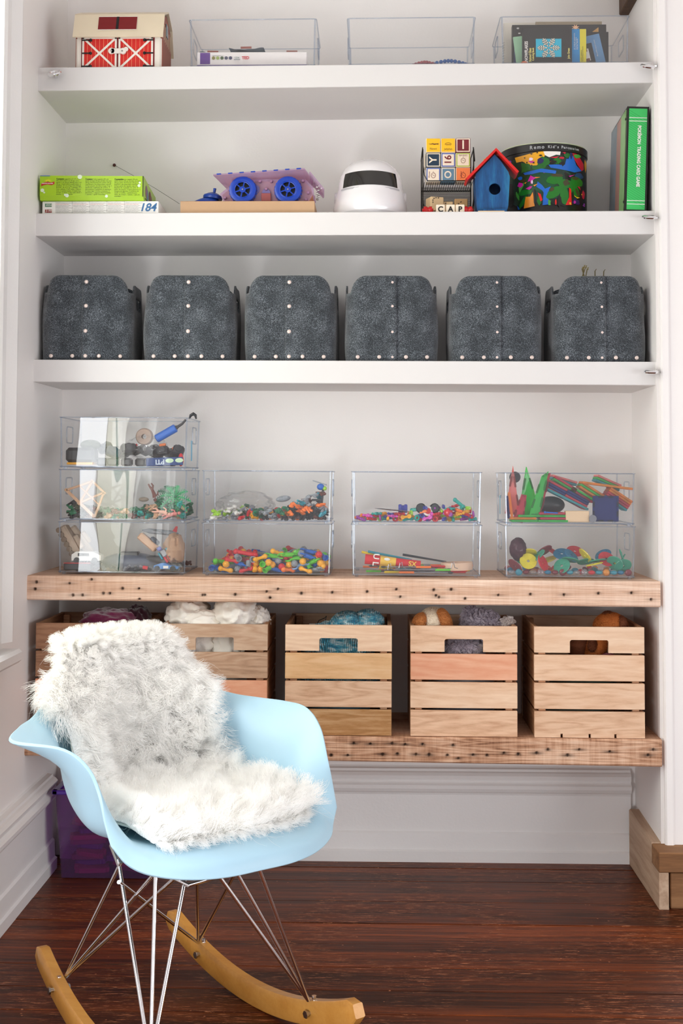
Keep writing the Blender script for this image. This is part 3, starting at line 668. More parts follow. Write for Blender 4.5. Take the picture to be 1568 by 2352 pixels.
nv, w_, h, yy = book(1178, 1235, 92, .084, .008, plain((28, 44, 90), .4, name='navy_cover'), 'navy book edge left of the colouring book', .06)
gb, w_, h, yy = book(1187, 1240, 84, .070, .007, plain((150, 196, 160), .4, name='mint_cover'), 'pale green booklet slanting behind the colouring book', -.12)
# colouring book
sb, w_, h, yy = book(1199, 1313, 68, .052, .006, BK, 'black stained glass snowflakes colouring book with a turquoise square')
CY = plain((22, 176, 208), .35, name='turquoise'); sw = .069; sx_ = .004; sz_ = h * .47
MB().box((sx_, yy - .0004, sz_), (sw, .0004, .050)).build('turquoise_panel', CY, sb)
sf = MB(); so = MB()
for k in range(6):
    a = k * PI / 3; ca, sa = math.cos(a), math.sin(a)
    for (mb_, wd, ex) in ((so, .0042, .0006), (sf, .0026, 0)):
        def bar(r0, r1, off, ang, mb_=mb_, wd=wd, ex=ex):
            p = Vector((r0 * ca - off * sa, r0 * sa + off * ca)); d_ = Vector((math.cos(a + ang), math.sin(a + ang))); q = p + d_ * r1; n_ = Vector((-d_.y, d_.x)) * wd / 2
            p = p - d_ * ex; q = q + d_ * ex; yl = yy - (.0008 if mb_ is so else .0012)
            mb_.add([(sx_ + v.x, yl, sz_ + v.y * 1.0) for v in (p - n_, q - n_, q + n_, p + n_)], [(0, 1, 2, 3)])
        bar(.004, .026, 0, 0)
        for r0, ln in ((.011, .008), (.017, .008), (.023, .006)): bar(r0, ln, 0, PI / 3.2); bar(r0, ln, 0, -PI / 3.2)
so.build('snowflake_outline', M_BLACK, sb); sf.build('snowflake', plain((226, 222, 206), .4, name='flake'), sb)
YT = plain((232, 218, 120), .4, name='pale_yellow')
text('SNOWFLAKES', .0118, (-w_ / 2 + .011, yy - .0006, .007), M_WHITE, sb, (PI / 2, -PI / 2, 0), sx=.80, bold=.0003)
text('Stained Glass', .0096, (-w_ / 2 + .021, yy - .0006, .010), YT, sb, (PI / 2, -PI / 2, 0), sx=.74, bold=.0002)
text('Coloring Book', .0080, (-w_ / 2 + .029, yy - .0006, .013), YT, sb, (PI / 2, -PI / 2, 0), sx=.74, bold=.0002)
text('John Green', .0085, (w_ / 2 - .009, yy - .0006, .018), YT, sb, (PI / 2, -PI / 2, 0), sx=.74, bold=.0002)
mm = MB(); mm.lathe([(.012, -.0003), (.012, .0003)], 24, (-w_ / 2 + .005, yy - .0008, .000), 'Y'); mm.build('round_sticker', plain((224, 110, 60), .4, name='sticker'), sb)
# blue / yellow booklet
yb_, w_, h, yy = book(1312, 1346, 70, .058, .005, plain((24, 130, 190), .4, name='booklet_blue'), 'slim blue and yellow booklet beside the colouring book')
MB().box((w_ / 2 - .009, yy - .0004, h / 2), (.017, .0006, h - .001)).build('yellow_band', plain((214, 200, 40), .4, name='band_yellow'), yb_)
for s_, x_ in (('LET THERE BE GENERATION', -.012), ('Summer Days in Spring', -.008), ('Daily 6:00 - 8:00 AM', -.004)): text(s_, .0036, (x_, yy - .0006, .045), M_WHITE, yb_, (PI / 2, -PI / 2, 0))
for s_, x_ in (('or more... available by', .006), ('Text and Nature Service 2.5', .010)): text(s_, .0036, (x_, yy - .001, .012), M_BLACK, yb_, (PI / 2, -PI / 2, 0))
# slanted pale blue book with a dog picture
db, w_, h, yy = book(1342, 1393, 84, .082, .006, plain((96, 140, 182), .4, name='slate_blue'), 'pale blue book with a brown and white dog leaning right', -.22)
MB().box((-.013, yy - .0004, h * .47), (.034, .0006, h * .62)).build('picture_ground', plain((44, 42, 36), .4, name='picture_dark'), db)
mm = MB(); mm.box((-.014, yy - .001, h * .45), (.012, .0006, .034), .0003); mm.build('dog_body', M_WHITE, db)
mm = MB(); mm.box((-.018, yy - .0014, h * .60), (.012, .0006, .010)); mm.box((-.017, yy - .0014, h * .30), (.014, .0006, .008)); mm.build('dog_patch', plain((130, 84, 60), .5, name='dog_brown'), db)
MB().box((-.004, yy - .0004, .006), (.05, .0006, .011)).build('green_corner', plain((140, 190, 150), .4, name='mint'), db)
text('mystery and the magical dogs', .004, (.013, yy - .0005, h * .85), M_WHITE, db, (PI / 2, PI / 2, 0))

# ------------------------------------------------------------------ middle shelf
z2 = lambda x: shz(1, x)
# white puzzle box and green kit box
x0, x1 = at(97, 470, 1, .02).x, at(364, 470, 1, .02).x; zt = at(230, 462, 1, .02).z; xc = (x0 + x1) / 2; h = zt - z2(xc)
t = thing('puzzle_box', 'flat white printed box numbered 184 under the green box', 'box', (xc, .13, z2(xc))); hw = (x1 - x0) / 2
MB().box((0, 0, h / 2), (2 * hw, .22, h), .0015).build('body', plain((232, 230, 226), .4, name='puzzle_white'), t)
fy = -.1107; GP = plain((110, 110, 112), .5, name='small_print'); RP = plain((200, 70, 60), .5, name='red_print')
for i, (c, s_) in enumerate((((26, 110, 70), '0006'), ((140, 40, 36), '3-99'))):
    MB().box((-hw + .017, fy, h * (.70 if i == 0 else .26)), (.018, .0006, .0085), .0002).build('number_patch', plain(c, .4, name='patch'), t)
    text(s_, .0085, (-hw + .0095, fy - .0006, h * (.70 if i == 0 else .26)), M_WHITE, t, shear=.2)
text('184', .030, (hw - .052, fy - .0004, h * .50), plain((30, 96, 150), .3, name='deep_blue'), t, bold=.0006, shear=.25)
for c in range(5):
    xx = -hw + .036 + c * .047
    if c: MB().box((xx - .002, fy, h / 2), (.0004, .0003, h)).build('column_rule', GP, t)
    TX = ['WARNING choking hazard small', 'les petites pieces danger', 'contiene piezas pequenas no', 'enthalt kleine teile nicht']
    smalltext([(TX[(r_ + c) % 4] + ' parts', (xx, fy - .0003, h * .86 - r_ * .0033)) for r_ in range(9) if r_ != 1], .0030, GP, t)
    smalltext([(TX[(1 + c) % 4] + ' parts', (xx, fy - .0003, h * .86 - .0033))], .0030, RP, t)
# green box, rotated a little, tilted lid face
x0, x1 = at(82, 420, 1, .0).x, at(330, 420, 1, .0).x
gz = zt + .0006
t = thing('science_kit_box', 'lime green printed kit box lying on the white box', 'box', (max(x0, 0.004) + .138, .135, gz), .035); hw = .139; h = .066
GR = plain((160, 200, 20), .35, name='lime_green')
m = MB(); m.prism([(-.125, .012), (-.118, .0), (.12, 0), (.12, h * .9), (-.125, h)], -hw, hw, 'YZ'); m.build('body', GR, t)
DG = plain((52, 66, 14), .5, name='dark_print')
for c, (hd_, lines) in enumerate((('Contents:', ['vegetable oil 2 fl oz (59', 'ml), citric acid 2 oz (56 g), corn', 'starch 2 oz (56 g), baking soda 2 oz', '(56 g), cross-linked polyacrylate co', 'polymer .50 oz (14 g), red cabbage', 'powder .25 oz (7 g), 1 package of 3', 'color tablets, 3 test tubes, 3 plastic', 'cups, 2 cotton swabs, 2 measuring', 'scoops, 2 sticks, 1 test tube stand, 1', 'pipette, 1 activity guide.']), ('Contenu:', ['huile vegetale (59 ml),', 'acide citrique (56 g), amidon de mais', '(56 g), bicarbonate de sodium (56 g),', 'copolymere de polyacrylate reticule', '(14 g), poudre de chou rouge (7 g), 1', 'sachet de 3 tablettes de couleur, 3', 'eprouvettes, 3 gobelets en plastique,', '2 coton-tige, 2 pelles a mesurer, 2', 'batonnets, 1 support d\'eprouvettes,', '1 pipette, 1 guide d\'activites.']), ('Contenido:', ['aceite vegetal (59 ml),', 'acido citrico (56 g), almidon de maiz', '(56 g), polvo de hornear (56 g), co-', 'polimero de poliacrilato reticulado', '(14 g), polvo de repollo rojo (7 g), 1', 'Paquete de 3 pastillas de color, 3', 'tubos de ensayo, 3 vasos plasticos, 2', 'hisopos de algodon, 2 cucharas de', 'medir, 2 varillas, 1 pedestal para', 'tubos de ensayo, 1 pipeta, 1 guia de', 'actividad.']))):
    xx = -hw + .044 + c * .078
    text(hd_, .0052, (xx, -.1254, h - .009), DG, t, bold=.0002)
    smalltext([(s_, (xx + (.021 if r_ == 0 else 0), -.1254, h - .009 - r_ * .0046)) for r_, s_ in enumerate(lines)], .0047, DG, t)
m = MB(); m.prism([(-.135, .044), (-.128, .047), (-.118, .049), (-.108, .047), (-.100, .050), (-.100, .043), (-.108, .040), (-.118, .042), (-.128, .040), (-.135, .037)], -.1262, -.1254, 'XZ'); m.build('red_banner', plain((190, 44, 40), .4, name='banner_red'), t)
text('SCIENTIFIC EXPLORER', .0030, (-.1335, -.1264, .0445), M_WHITE, t, bold=.0001)
m = MB()
for k in range(7):
    a = math.radians(20 + k * 23); m.add([(-.117 + .004 * math.cos(a - .3), -.1258, .049 + .003 * math.sin(a - .3)), (-.117 + .004 * math.cos(a + .3), -.1258, .049 + .003 * math.sin(a + .3)), (-.117 + .013 * math.cos(a), -.1258, .049 + .009 * math.sin(a))], [(0, 1, 2)])
m.build('sun_emblem', plain((240, 220, 40), .4, name='sun'), t)
for (bx_, bz_, r_) in ((-.132, .026, .005), (-.127, .020, .0025), (-.066, .012, .005), (-.071, .014, .003), (-.032, .063, .006), (.127, .040, .004), (.129, .048, .003), (.04, .011, .004)):
    m = MB(); m.lathe([(r_, -.0002), (r_, .0002)], 16, (bx_, -.1254, bz_), 'Y'); b_ = m.build('printed_bubble', plain((214, 230, 200), .3, name='bubble'), t)
MB().box((-.125, -.1254, h - .001), (.026, .0005, .002)).build('blue_tab', plain((60, 110, 170), .4, name='tab_blue'), t)
for i, (yy_, zz, c) in enumerate(((-.07, .035, (130, 90, 110)), (-.05, .028, (90, 120, 150)), (.0, .034, (120, 50, 60)), (.02, .026, (110, 60, 60)), (.08, .02, (140, 70, 60)))):
    m = MB(); m.ball((hw + .0004, yy_, zz), .022, 10, 6, (.02, 1, .8)); m.build('side_picture', plain(c, .5, name='side_print', var=.4), t, True)
MB().box((hw - .0015, -.126, .038), (.002, .001, .056)).build('box_seam', M_BLACK, t)
MB().box((hw + .0006, -.045, .012), (.0008, .1, .0015)).build('fold_line', DG, t)
# ball and wire on the wall
c = at(263, 380, 1, D - .004)
o = thing('wire_holder', 'brown wall knob with a thin black wire running down to the shelf', 'wire', c)
m = MB(); m.ball((0, -.004, 0), .0048, 12, 8); m.build('knob', plain((84, 36, 30), .5, name='brown_knob'), o, True)
e = at(412, 468, 1, .16) - c; mid = at(300, 400, 1, D - .02) - c
m = MB(); m.tube([(0, -.006, 0), tuple(mid), tuple((mid + e) / 2 + Vector((0, 0, .002))), tuple(e)], .0005, 5); m.build('wire', M_BLACK, o)
c = at(412, 487, 1, .15); m = MB(); m.prism([(-.03, 0), (.035, 0), (.035, .022), (.0, .010)], -.03, .03, 'XZ'); o = m.build('red_wedge', plain((120, 30, 30), .4, name='wedge_red'), loc=(c.x + .005, .15, z2(c.x))); tag(o, 'dark red wedge poking out left of the cardboard box', 'toy')
# cardboard box
x0, x1 = at(414, 480, 1, .02).x, at(722, 480, 1, .02).x; xc = (x0 + x1) / 2; h = at(560, 462, 1, .02).z - z2(xc); hw = (x1 - x0) / 2
t = thing('cardboard_tray', 'shallow brown cardboard box carrying the toy vehicle', 'box', (xc, .13, z2(xc)))
KR = plain((188, 154, 120), .8, 0, .05, .1, 300, name='kraft')
m = MB()
m.box((0, -.1085, h / 2), (2 * hw, .003, h), .0008); m.box((0, .1085, h / 2), (2 * hw, .003, h), .0008); m.box((-hw + .0015, 0, h / 2), (.003, .215, h), .0008); m.box((hw - .0015, 0, h / 2), (.003, .215, h), .0008); m.box((0, 0, .0015), (2 * hw, .215, .003)); m.box((0, 0, h - .006), (2 * hw - .006, .21, .002))
m.build('body', KR, t); m = MB()
for k in range(90): m.box((-hw + .002 + k * (2 * hw - .004) / 89, -.1085, h), (.0018, .0034, .001))
m.build('corrugated_edge', plain((150, 108, 72), .8, name='kraft_dark'), t)['kind'] = 'stuff'
ct = z2(xc) + h - .003
# blue moulded toy
BLU = plain((18, 60, 150), .35, name='royal_blue'); c = at(478, 462, 1, .07)
t = thing('moulded_toy', 'blue moulded plastic toy with a short stem on the cardboard box', 'toy', (c.x, .085, ct))
m = MB(); m.ball((-.012, 0, .006), .042, 16, 10, (1.0, .8, .46), Euler((0, -.25, 0))); m.build('base', BLU, t, True)
m = MB(); m.lathe([(.026, 0), (.027, .006), (.025, .010), (.022, .011), (.016, .015), (.008, .018), (.0, .019)], 24, (.010, 0, .022), rot=Euler((0, .12, 0))); m.build('lid', BLU, t, True)
m = MB(); m.tube([(.014, 0, .038), (.016, 0, .052)], [.0035, .0042], 12); m.build('stem', BLU, t, True)
# toy car: orange see-through body, four blue wheels, slanted clear deck
ORG = clear('orange_see_through', (.98, .50, .28), f0=.05, rough=.1, dens=.6); LIL = clear('lilac_see_through', (.80, .62, .80), f0=.07, rough=.06, dens=.18); BLW = plain((14, 60, 168), .3, name='wheel_blue')
Y0 = .035; P = lambda px, py, Y=Y0: at(px, py, 1, Y)
o = P(612, 462); t = thing('toy_rover', 'see-through orange and lilac toy rover with four blue wheels', 'toy vehicle', (o.x, Y0, ct)); O3 = Vector((o.x, Y0, ct))
L_ = lambda px, py: (P(px, py).x - O3.x, max(0.0, P(px, py).z - O3.z))
hexa = [L_(503, 442), L_(512, 462), L_(706, 462), L_(720, 440), L_(718, 426), L_(700, 408), L_(545, 408)]
m = MB(); m.prism(hexa, 0.018, .022, 'XZ'); m.build('side_plate', LIL, t)
hexb = [(x * .96, z * .93) for x, z in hexa]
m = MB(); m.prism(hexb, .024, .13, 'XZ'); m.build('body', ORG, t)
m = MB(); m.prism(hexa, .132, .136, 'XZ'); m.build('side_plate', LIL, t)
for px in (557, 661):
    for yb2 in (.0, .118):
        cx_, cz_ = L_(px, 436); cz_ = .0375
        wh = thing('wheel', None, None, (cx_, yb2 + .008, cz_)); wh.parent = t
        m = MB(); m.lathe([(.024, -.010), (.030, -.011), (.0355, -.009), (.037, 0), (.0355, .009), (.030, .011), (.024, .010), (.024, -.010)], 36, axis='Y')
        for k in range(24): a = k * PI / 12; m.box((.0372 * math.cos(a), .005, .0372 * math.sin(a)), (.002, .008, .005), .0003, Euler((0, -a, 0)))
        m.build('tire', BLW, wh, True, 30)
        m = MB(); m.tube([(.022 * math.cos(a), -.009, .022 * math.sin(a)) for a in np.linspace(0, 2 * PI, 33)[:-1]], .0022, 6, closed=True); m.lathe([(.0085, -.012), (.0085, -.006)], 16, axis='Y')
        for k in range(6):
            a = k * PI / 3 + .3; m.box((.0145 * math.cos(a), -.008, .0145 * math.sin(a)), (.014, .003, .0035), .0005, Euler((0, -a, 0)))
        m.build('hub', BLW, wh, True, 30)
        m = MB(); m.lathe([(.0, -.0135), (.002, -.0132), (.0022, -.011)], 12, axis='Y'); m.build('axle_screw', M_STEEL, wh, True)
        m = MB(); m.lathe([(.0245, .002), (.0245, .009)], 24, axis='Y'); m.build('wheel_back', M_BLACK, wh)
d0 = L_(492, 408); d1 = L_(700, 394); 
m = MB(); m.add([(d0[0], -.025, d0[1]), (d1[0], -.025, d1[1]), (d1[0] + .030, .14, d1[1] - .012), (d0[0] + .03, .14, d0[1] - .012)] + [(d0[0], -.025, d0[1] + .0035), (d1[0], -.025, d1[1] + .0035), (d1[0] + .030, .14, d1[1] - .0085), (d0[0] + .03, .14, d0[1] - .0085)], [(0, 1, 2, 3), (7, 6, 5, 4), (0, 1, 5, 4), (1, 2, 6, 5), (2, 3, 7, 6), (3, 0, 4, 7)])
m.build('deck', LIL, t)
m = MB()
for k in range(8):
    f_ = (k + .5) / 8; m.box((d0[0] + (d1[0] - d0[0]) * f_, -.026, d0[1] + (d1[1] - d0[1]) * f_ + .0028), (.012, .003, .003), .0004, Euler((0, -math.atan2(d1[1] - d0[1], d1[0] - d0[0]), 0)))
m.build('deck_clips', BLW, t)
a = L_(713, 402); b = L_(745, 437)
m = MB(); m.add([(a[0], -.025, a[1] + .004), (b[0], -.02, b[1]), (b[0] - .004, .08, b[1] - .002), (a[0], .10, a[1])] + [(a[0] - .003, -.025, a[1] + .001), (b[0] - .003, -.02, b[1] - .003), (b[0] - .007, .08, b[1] - .005), (a[0] - .003, .10, a[1] - .003)], [(0, 1, 2, 3), (7, 6, 5, 4), (0, 1, 5, 4), (1, 2, 6, 5), (2, 3, 7, 6), (3, 0, 4, 7)]); m.build('ramp', LIL, t)
for px, py in ((533, 413), (596, 414), (622, 414), (695, 413), (707, 440), (515, 452), (702, 456), (610, 432)):
    q = L_(px, py); m = MB(); m.lathe([(.0032, .010), (.0042, .014), (.0042, .020)], 12, (q[0], 0, q[1]), 'Y'); m.build('screw_boss', plain((150, 110, 140), .3, name='boss'), t, True)
for q, r_ in ((L_(583, 432), .014), (L_(610, 440), .011), (L_(640, 430), .013)):
    m = MB(); m.lathe([(r_, .0145), (r_, .0185)], 22, (q[0], 0, q[1]), 'Y'); m.build('gear', plain((110, 100, 150), .35, name='gear'), t)
q = L_(610, 452); MB().box((q[0], .015, q[1] + .002), (.026, .004, .022), .001).build('gearbox_cover', plain((150, 76, 76), .4, name='gearbox'), t)
for k in range(5): q = L_(722 + (k % 2) * 3, 436 + k * 6 - 10); m = MB(); m.lathe([(0, -.004), (.003, -.003), (.003, .003), (0, .004)], 10, (q[0] + .006, .02 + k * .006, max(.004, q[1])), 'X'); m.build('bolt', M_STEEL, t, True)

# plain helmet (generic)
c = at(850, 489, 1, .12); hz = z2(c.x)
t = thing('play_helmet', 'glossy white full-face play helmet with a dark visor', 'helmet', (c.x, .125, hz)); HW = plain((236, 234, 236), .18, name='helmet_white', coat=.6)
prof = [(0, .0), (.088, .0), (.0985, .010), (.100, .030), (.094, .060), (.087, .085), (.085, .100)]
m = MB(); G = []
for (r_, zz) in [(.094, 0), (.101, .012), (.102, .032), (.097, .058), (.090, .082), (.088, .100), (.084, .118), (.074, .138), (.057, .155), (.032, .166), (.006, .169)]:
    row = []
    for k in range(40):
        a = 2 * PI * k / 40; y_ = math.sin(a); push = 1.0 + (.14 * max(0, -y_) ** 3 if zz < .07 else 0)
        row.append((r_ * math.cos(a), r_ * .98 * y_ * push, zz))
    G.append(row)
m.grid(G, True); m.add([(0, 0, .1695)], []); m.build('shell', HW, t, True, 60)
def wrap(zc0, zc1, a0, a1, r_off, nm, mt, n=28, curve=0.0):
    G = []
    rz_ = np.interp
    zs = [0, .012, .032, .058, .082, .100, .118, .138, .155]; rs = [.094, .101, .102, .097, .090, .088, .084, .074, .057]
    for f_ in np.linspace(0, 1, 5):
        row = []
        for a in np.linspace(a0, a1, n):
            zc = zc0 + (zc1 - zc0) * f_ + curve * math.cos(a + PI / 2) ** 2
            r_ = float(np.interp(zc, zs, rs)) + r_off; y_ = math.sin(a); push = 1.0 + (.14 * max(0, -y_) ** 3 if zc < .07 else 0)
            row.append((r_ * math.cos(a), r_ * .98 * y_ * push, zc))
        G.append(row)
    m = MB(); m.grid(G); return m.build(nm, mt, t, True, 60)
wrap(.078, .118, -PI * .80, -PI * .20, .0012, 'visor', plain((30, 28, 26), .12, name='visor_dark', coat=.5), curve=.004)
wrap(.0, .010, -PI, 0, .0025, 'neck_trim', plain((208, 206, 208), .25, name='trim_grey'))
wrap(.072, .077, -PI * .82, -PI * .18, .002, 'visor_trim', plain((180, 180, 184), .3, name='groove'))
for s in (-1, 1):
    m = MB(); m.lathe([(.016, 0), (.018, .006), (.014, .010)], 20, (s * .089, -.004, .060), 'X', ) if s > 0 else m.lathe([(.014, -.010), (.018, -.006), (.016, 0)], 20, (s * .089, -.004, .060), 'X')
    m.build('ear_disc', plain((214, 212, 214), .25, name='ear_grey'), t, True, 40)

# wire rack with blocks
RX0, RX1 = at(972, 400, 1, .05).x, at(1090, 400, 1, .05).x; xc = (RX0 + RX1) / 2; zz = z2(xc)
t = thing('wire_rack', 'black wire two-tier rack holding letter blocks', 'rack', (xc, .145, zz)); hw = (RX1 - RX0) / 2; WB = plain((34, 30, 26), .4, .6, name='black_wire')
zT1 = at(1030, 410, 1, .05).z - zz
for s in (-1, 1):
    m = MB()
    m.tube([(s * hw, -.055, 0), (s * hw, -.055, zT1 + .09), (s * hw, -.045, zT1 + .098), (s * (hw + .004), -.04, zT1 + .06)], .0016, 7)
    m.tube([(s * hw, .055, 0), (s * hw, .055, zT1 + .09), (s * hw, -.055, zT1 + .09)], .0016, 7)
    m.build('upright', WB, t, True)
for zs in (.006, zT1 - .002):
    m = MB(); m.tube([(-hw, -.055, zs + .05), (-hw + .004, -.057, zs + .02), (-hw + .012, -.058, zs + .004), (hw - .012, -.058, zs + .004), (hw - .004, -.057, zs + .02), (hw, -.055, zs + .05)], .0014, 6); m.tube([(-hw, .055, zs), (hw, .055, zs)], .0014, 6)
    for k in range(22): x_ = -hw + .004 + k * (2 * hw - .008) / 21; m.tube([(x_, -.057, zs), (x_, .055, zs)], .0009, 5)
    m.build('basket', WB, t, True)
m = MB()
for k in range(30): z_ = .01 + k * .0022 + zT1 * .35; m.tube([(-hw, .054, z_), (hw, .054, z_)], .0006, 4)
m.build('back_grille', WB, t)
TAN = plain((226, 196, 150), .55, name='block_wood'); PALE = plain((236, 222, 200), .5, name='block_pale')
def block(x, z, s_, y=-.055, label=None, face=None, rz=0.0, rows=(), m_=TAN, grp='letter blocks in the wire rack', border=None):
    b = thing('letter_block', label, 'block', (xc + x, .145 + y + s_ / 2, zz + z), rz, grp)
    MB().box((0, 0, s_ / 2), (s_, s_, s_), .0015).build('cube', m_, b)
    f_ = -s_ / 2 - .0002
    if border: MB().box((0, f_, s_ / 2), (s_ * .93, .0004, s_ * .93), .0001).build('border', border, b)
    if face: MB().box((0, f_ - .0003, s_ / 2), (s_ * .80, .0004, s_ * .80), .0001).build('face_panel', face, b)
    for r_ in rows:
        body, size, dx, dz, mt = r_[:5]; ro = r_[5] if len(r_) > 5 else 0
        text(body, size, (dx, f_ - .0007, s_ / 2 + dz), mt, b, (PI / 2, ro, 0), align='CENTER', bold=r_[6] if len(r_) > 6 else 0)
    return b
S = .0395; YEL = plain((244, 190, 24), .5, name='block_yellow'); MAR = plain((116, 24, 34), .5, name='maroon'); NAV = plain((24, 50, 72), .5, name='block_navy'); SKY = plain((96, 132, 156), .5, name='block_slate'); BL2 = plain((50, 90, 180), .5, name='border_blue'); LIM = plain((160, 186, 50), .5, name='border_lime'); ORN = plain((234, 130, 70), .5, name='block_orange'); BRN = plain((120, 80, 40), .5, name='print_brown')
def animal(b, kind, mt):
    m = MB(); f_ = -S / 2 - .0011
    if kind == 'newt': m.tube([(-.012, f_, S * .60), (-.007, f_, S * .57), (-.002, f_, S * .60), (.003, f_, S * .56), (.008, f_, S * .59), (.012, f_, S * .58)], [.0006, .001, .0016, .0018, .0014, .0008], 6); m.ball((.012, f_, S * .585), .002, 8, 6)
    elif kind == 'jelly': m.tube([(-.009, f_, S * .56), (-.006, f_, S * .64), (0, f_, S * .68), (.006, f_, S * .64), (.009, f_, S * .56), (-.009, f_, S * .56)], .0005, 5); [m.tube([(x_, f_, S * .55), (x_ + .001, f_, S * .46)], .0003, 4) for x_ in (-.006, -.003, 0, .003, .006)]
    else: m.tube([(.006 * math.cos(a), f_, S * .45 + .007 * math.sin(a)) for a in np.linspace(0, 2 * PI, 15)[:-1]], .0006, 5, closed=True); m.tube([(-.003, f_, S * .5), (.003, f_, S * .42)], .0005, 5); m.tube([(0, f_, S * .66), (0, f_, S * .74)], .0004, 4)
    m.build('printed_animal', mt, b)
dx = S + .0012
b = block(-dx, zT1 + 2 * dx, S, label='yellow block with a newt, top left in the rack', m_=PALE, border=YEL, face=YEL, rows=[('Newt', .0085, 0, -.010, BRN)]); animal(b, 'newt', BRN)
b = block(0, zT1 + 2 * dx, S, label='yellow jellyfish block, middle of the top row', m_=PALE, border=YEL, face=YEL, rows=[('Jellyfish', .0075, 0, -.011, BRN)]); animal(b, 'jelly', BRN)
b = block(dx, zT1 + 2 * dx, S, label='maroon letter block, top right in the rack', m_=MAR, border=PALE, face=MAR, rows=[('l', .034, 0, 0, PALE, 0, .0006)])
b = block(-dx, zT1 + dx, S, label='navy block with a sideways letter Y', m_=NAV, border=PALE, face=NAV, rows=[('Y', .028, 0, 0, PALE, -PI / 2, .0006)])
b = block(0, zT1 + dx, S, label='blue-bordered block with the number 16 sideways', m_=PALE, border=BL2, face=PALE, rows=[('16', .026, 0, 0, MAR, -PI / 2, .0005)])
b = block(dx, zT1 + dx, S, label='lime-bordered block with a small upside-down drawing', m_=PALE, border=LIM, face=PALE, rows=[('Umbrella', .0065, 0, .012, BRN, PI)]); animal(b, 'x', BRN)
b = block(-dx, zT1, S, label='pale blue-edged block, bottom left of the upper tier', m_=PALE, border=BL2, face=PALE, rows=[('Mouse', .0065, -.011, 0, MAR, -PI / 2)]); animal(b, 'x', MAR)
b = block(0, zT1, S, label='slate blue block with a sideways letter O', m_=SKY, border=PALE, face=SKY, rows=[('O', .026, 0, 0, PALE, -PI / 2, .0005)])
b = block(dx, zT1, S, label='orange picture block, bottom right of the upper tier', m_=PALE, border=ORN, face=ORN, rows=[('Lobster', .0065, -.006, 0, MAR, -PI / 2)]); animal(b, 'x', MAR)
MB().box((xc - dx - .012, .185, zz + zT1 + 1.9 * dx), (.02, .035, .038), .0015).build('letter_block', PALE, None); tag(bpy.data.objects['letter_block.009'] if 'letter_block.009' in bpy.data.objects else COL.objects[-1], 'pale block half hidden behind the newt block', 'block', 'letter blocks in the wire rack')
def ants(b, pts, s_):
    m = MB()
    for x_, z_, a in pts:
        for k in (-1, 0, 1): m.ball((x_ + k * .0014 * math.cos(a), -s_ / 2 - .0003, z_ + k * .0014 * math.sin(a)), .0010, 6, 4, (1, .4, 1))
        for k in (-1, 0, 1): m.tube([(x_ - .0018 * math.sin(a) + k * .001, -s_ / 2 - .0003, z_ + .0018 * math.cos(a)), (x_ + .0018 * math.sin(a) + k * .001, -s_ / 2 - .0003, z_ - .0018 * math.cos(a))], .0002, 4)
    m.build('painted_ants', M_BLACK, b)
s3 = .038
b = block(-.036, .022, s3, -.052, 'plain block with painted ants at left, turned to show two sides', rz=.35, grp='ant blocks in the rack'); ants(b, [(-.010, .033, .5), (-.004, .035, .2), (.003, .035, .1), (-.013, .028, 1.4), (-.013, .022, 1.4), (.014, .010, 1.2), (.010, .005, .3), (.004, .003, 0), (.014, .015, 1.5)], s3)
b = block(.0, .022, .028, -.036, 'small plain ant block between two larger ones', grp='ant blocks in the rack'); ants(b, [(-.006, .023, .6), (.007, .005, 1.0)], .028)
b = block(.036, .020, .036, -.044, 'tan ant block at the right of the lower tier', grp='ant blocks in the rack', m_=plain((196, 156, 104), .6, name='tan_block')); ants(b, [(-.013, .016, .6), (-.007, .022, .8), (-.001, .027, .8), (.012, .011, .8), (.006, .005, .5)], .036)
for i, (ch, px) in enumerate((('C', 1011), ('A', 1034), ('P', 1056))):
    x_ = at(px, 485, 1, .03).x - xc; b = block(x_, .0005, .0235, -.123, 'small pale letter tile %s at the foot of the rack' % ch, m_=PALE, grp='small letter tiles', rows=[(ch, .020, 0, -.002, M_BLACK, 0, .0006)])
for s, px in ((-1, 983), (1, 1075)):
    c = at(px, 486, 1, .03); m = MB(); m.lathe([(.0105, -.012), (.0105, -.004), (.0075, 0), (.0105, .004), (.0105, .010)], 20, axis='X'); m.lathe([(.005, -.016), (.005, .014)], 10, axis='X')
    o = m.build('red_spool', plain((190, 16, 20), .3, name='spool_red'), None, True, 40, loc=(c.x, .035, zz + .0107)); tag(o, 'red wooden spool %s of the small letter tiles' % ('left' if s < 0 else 'right'), 'spool')

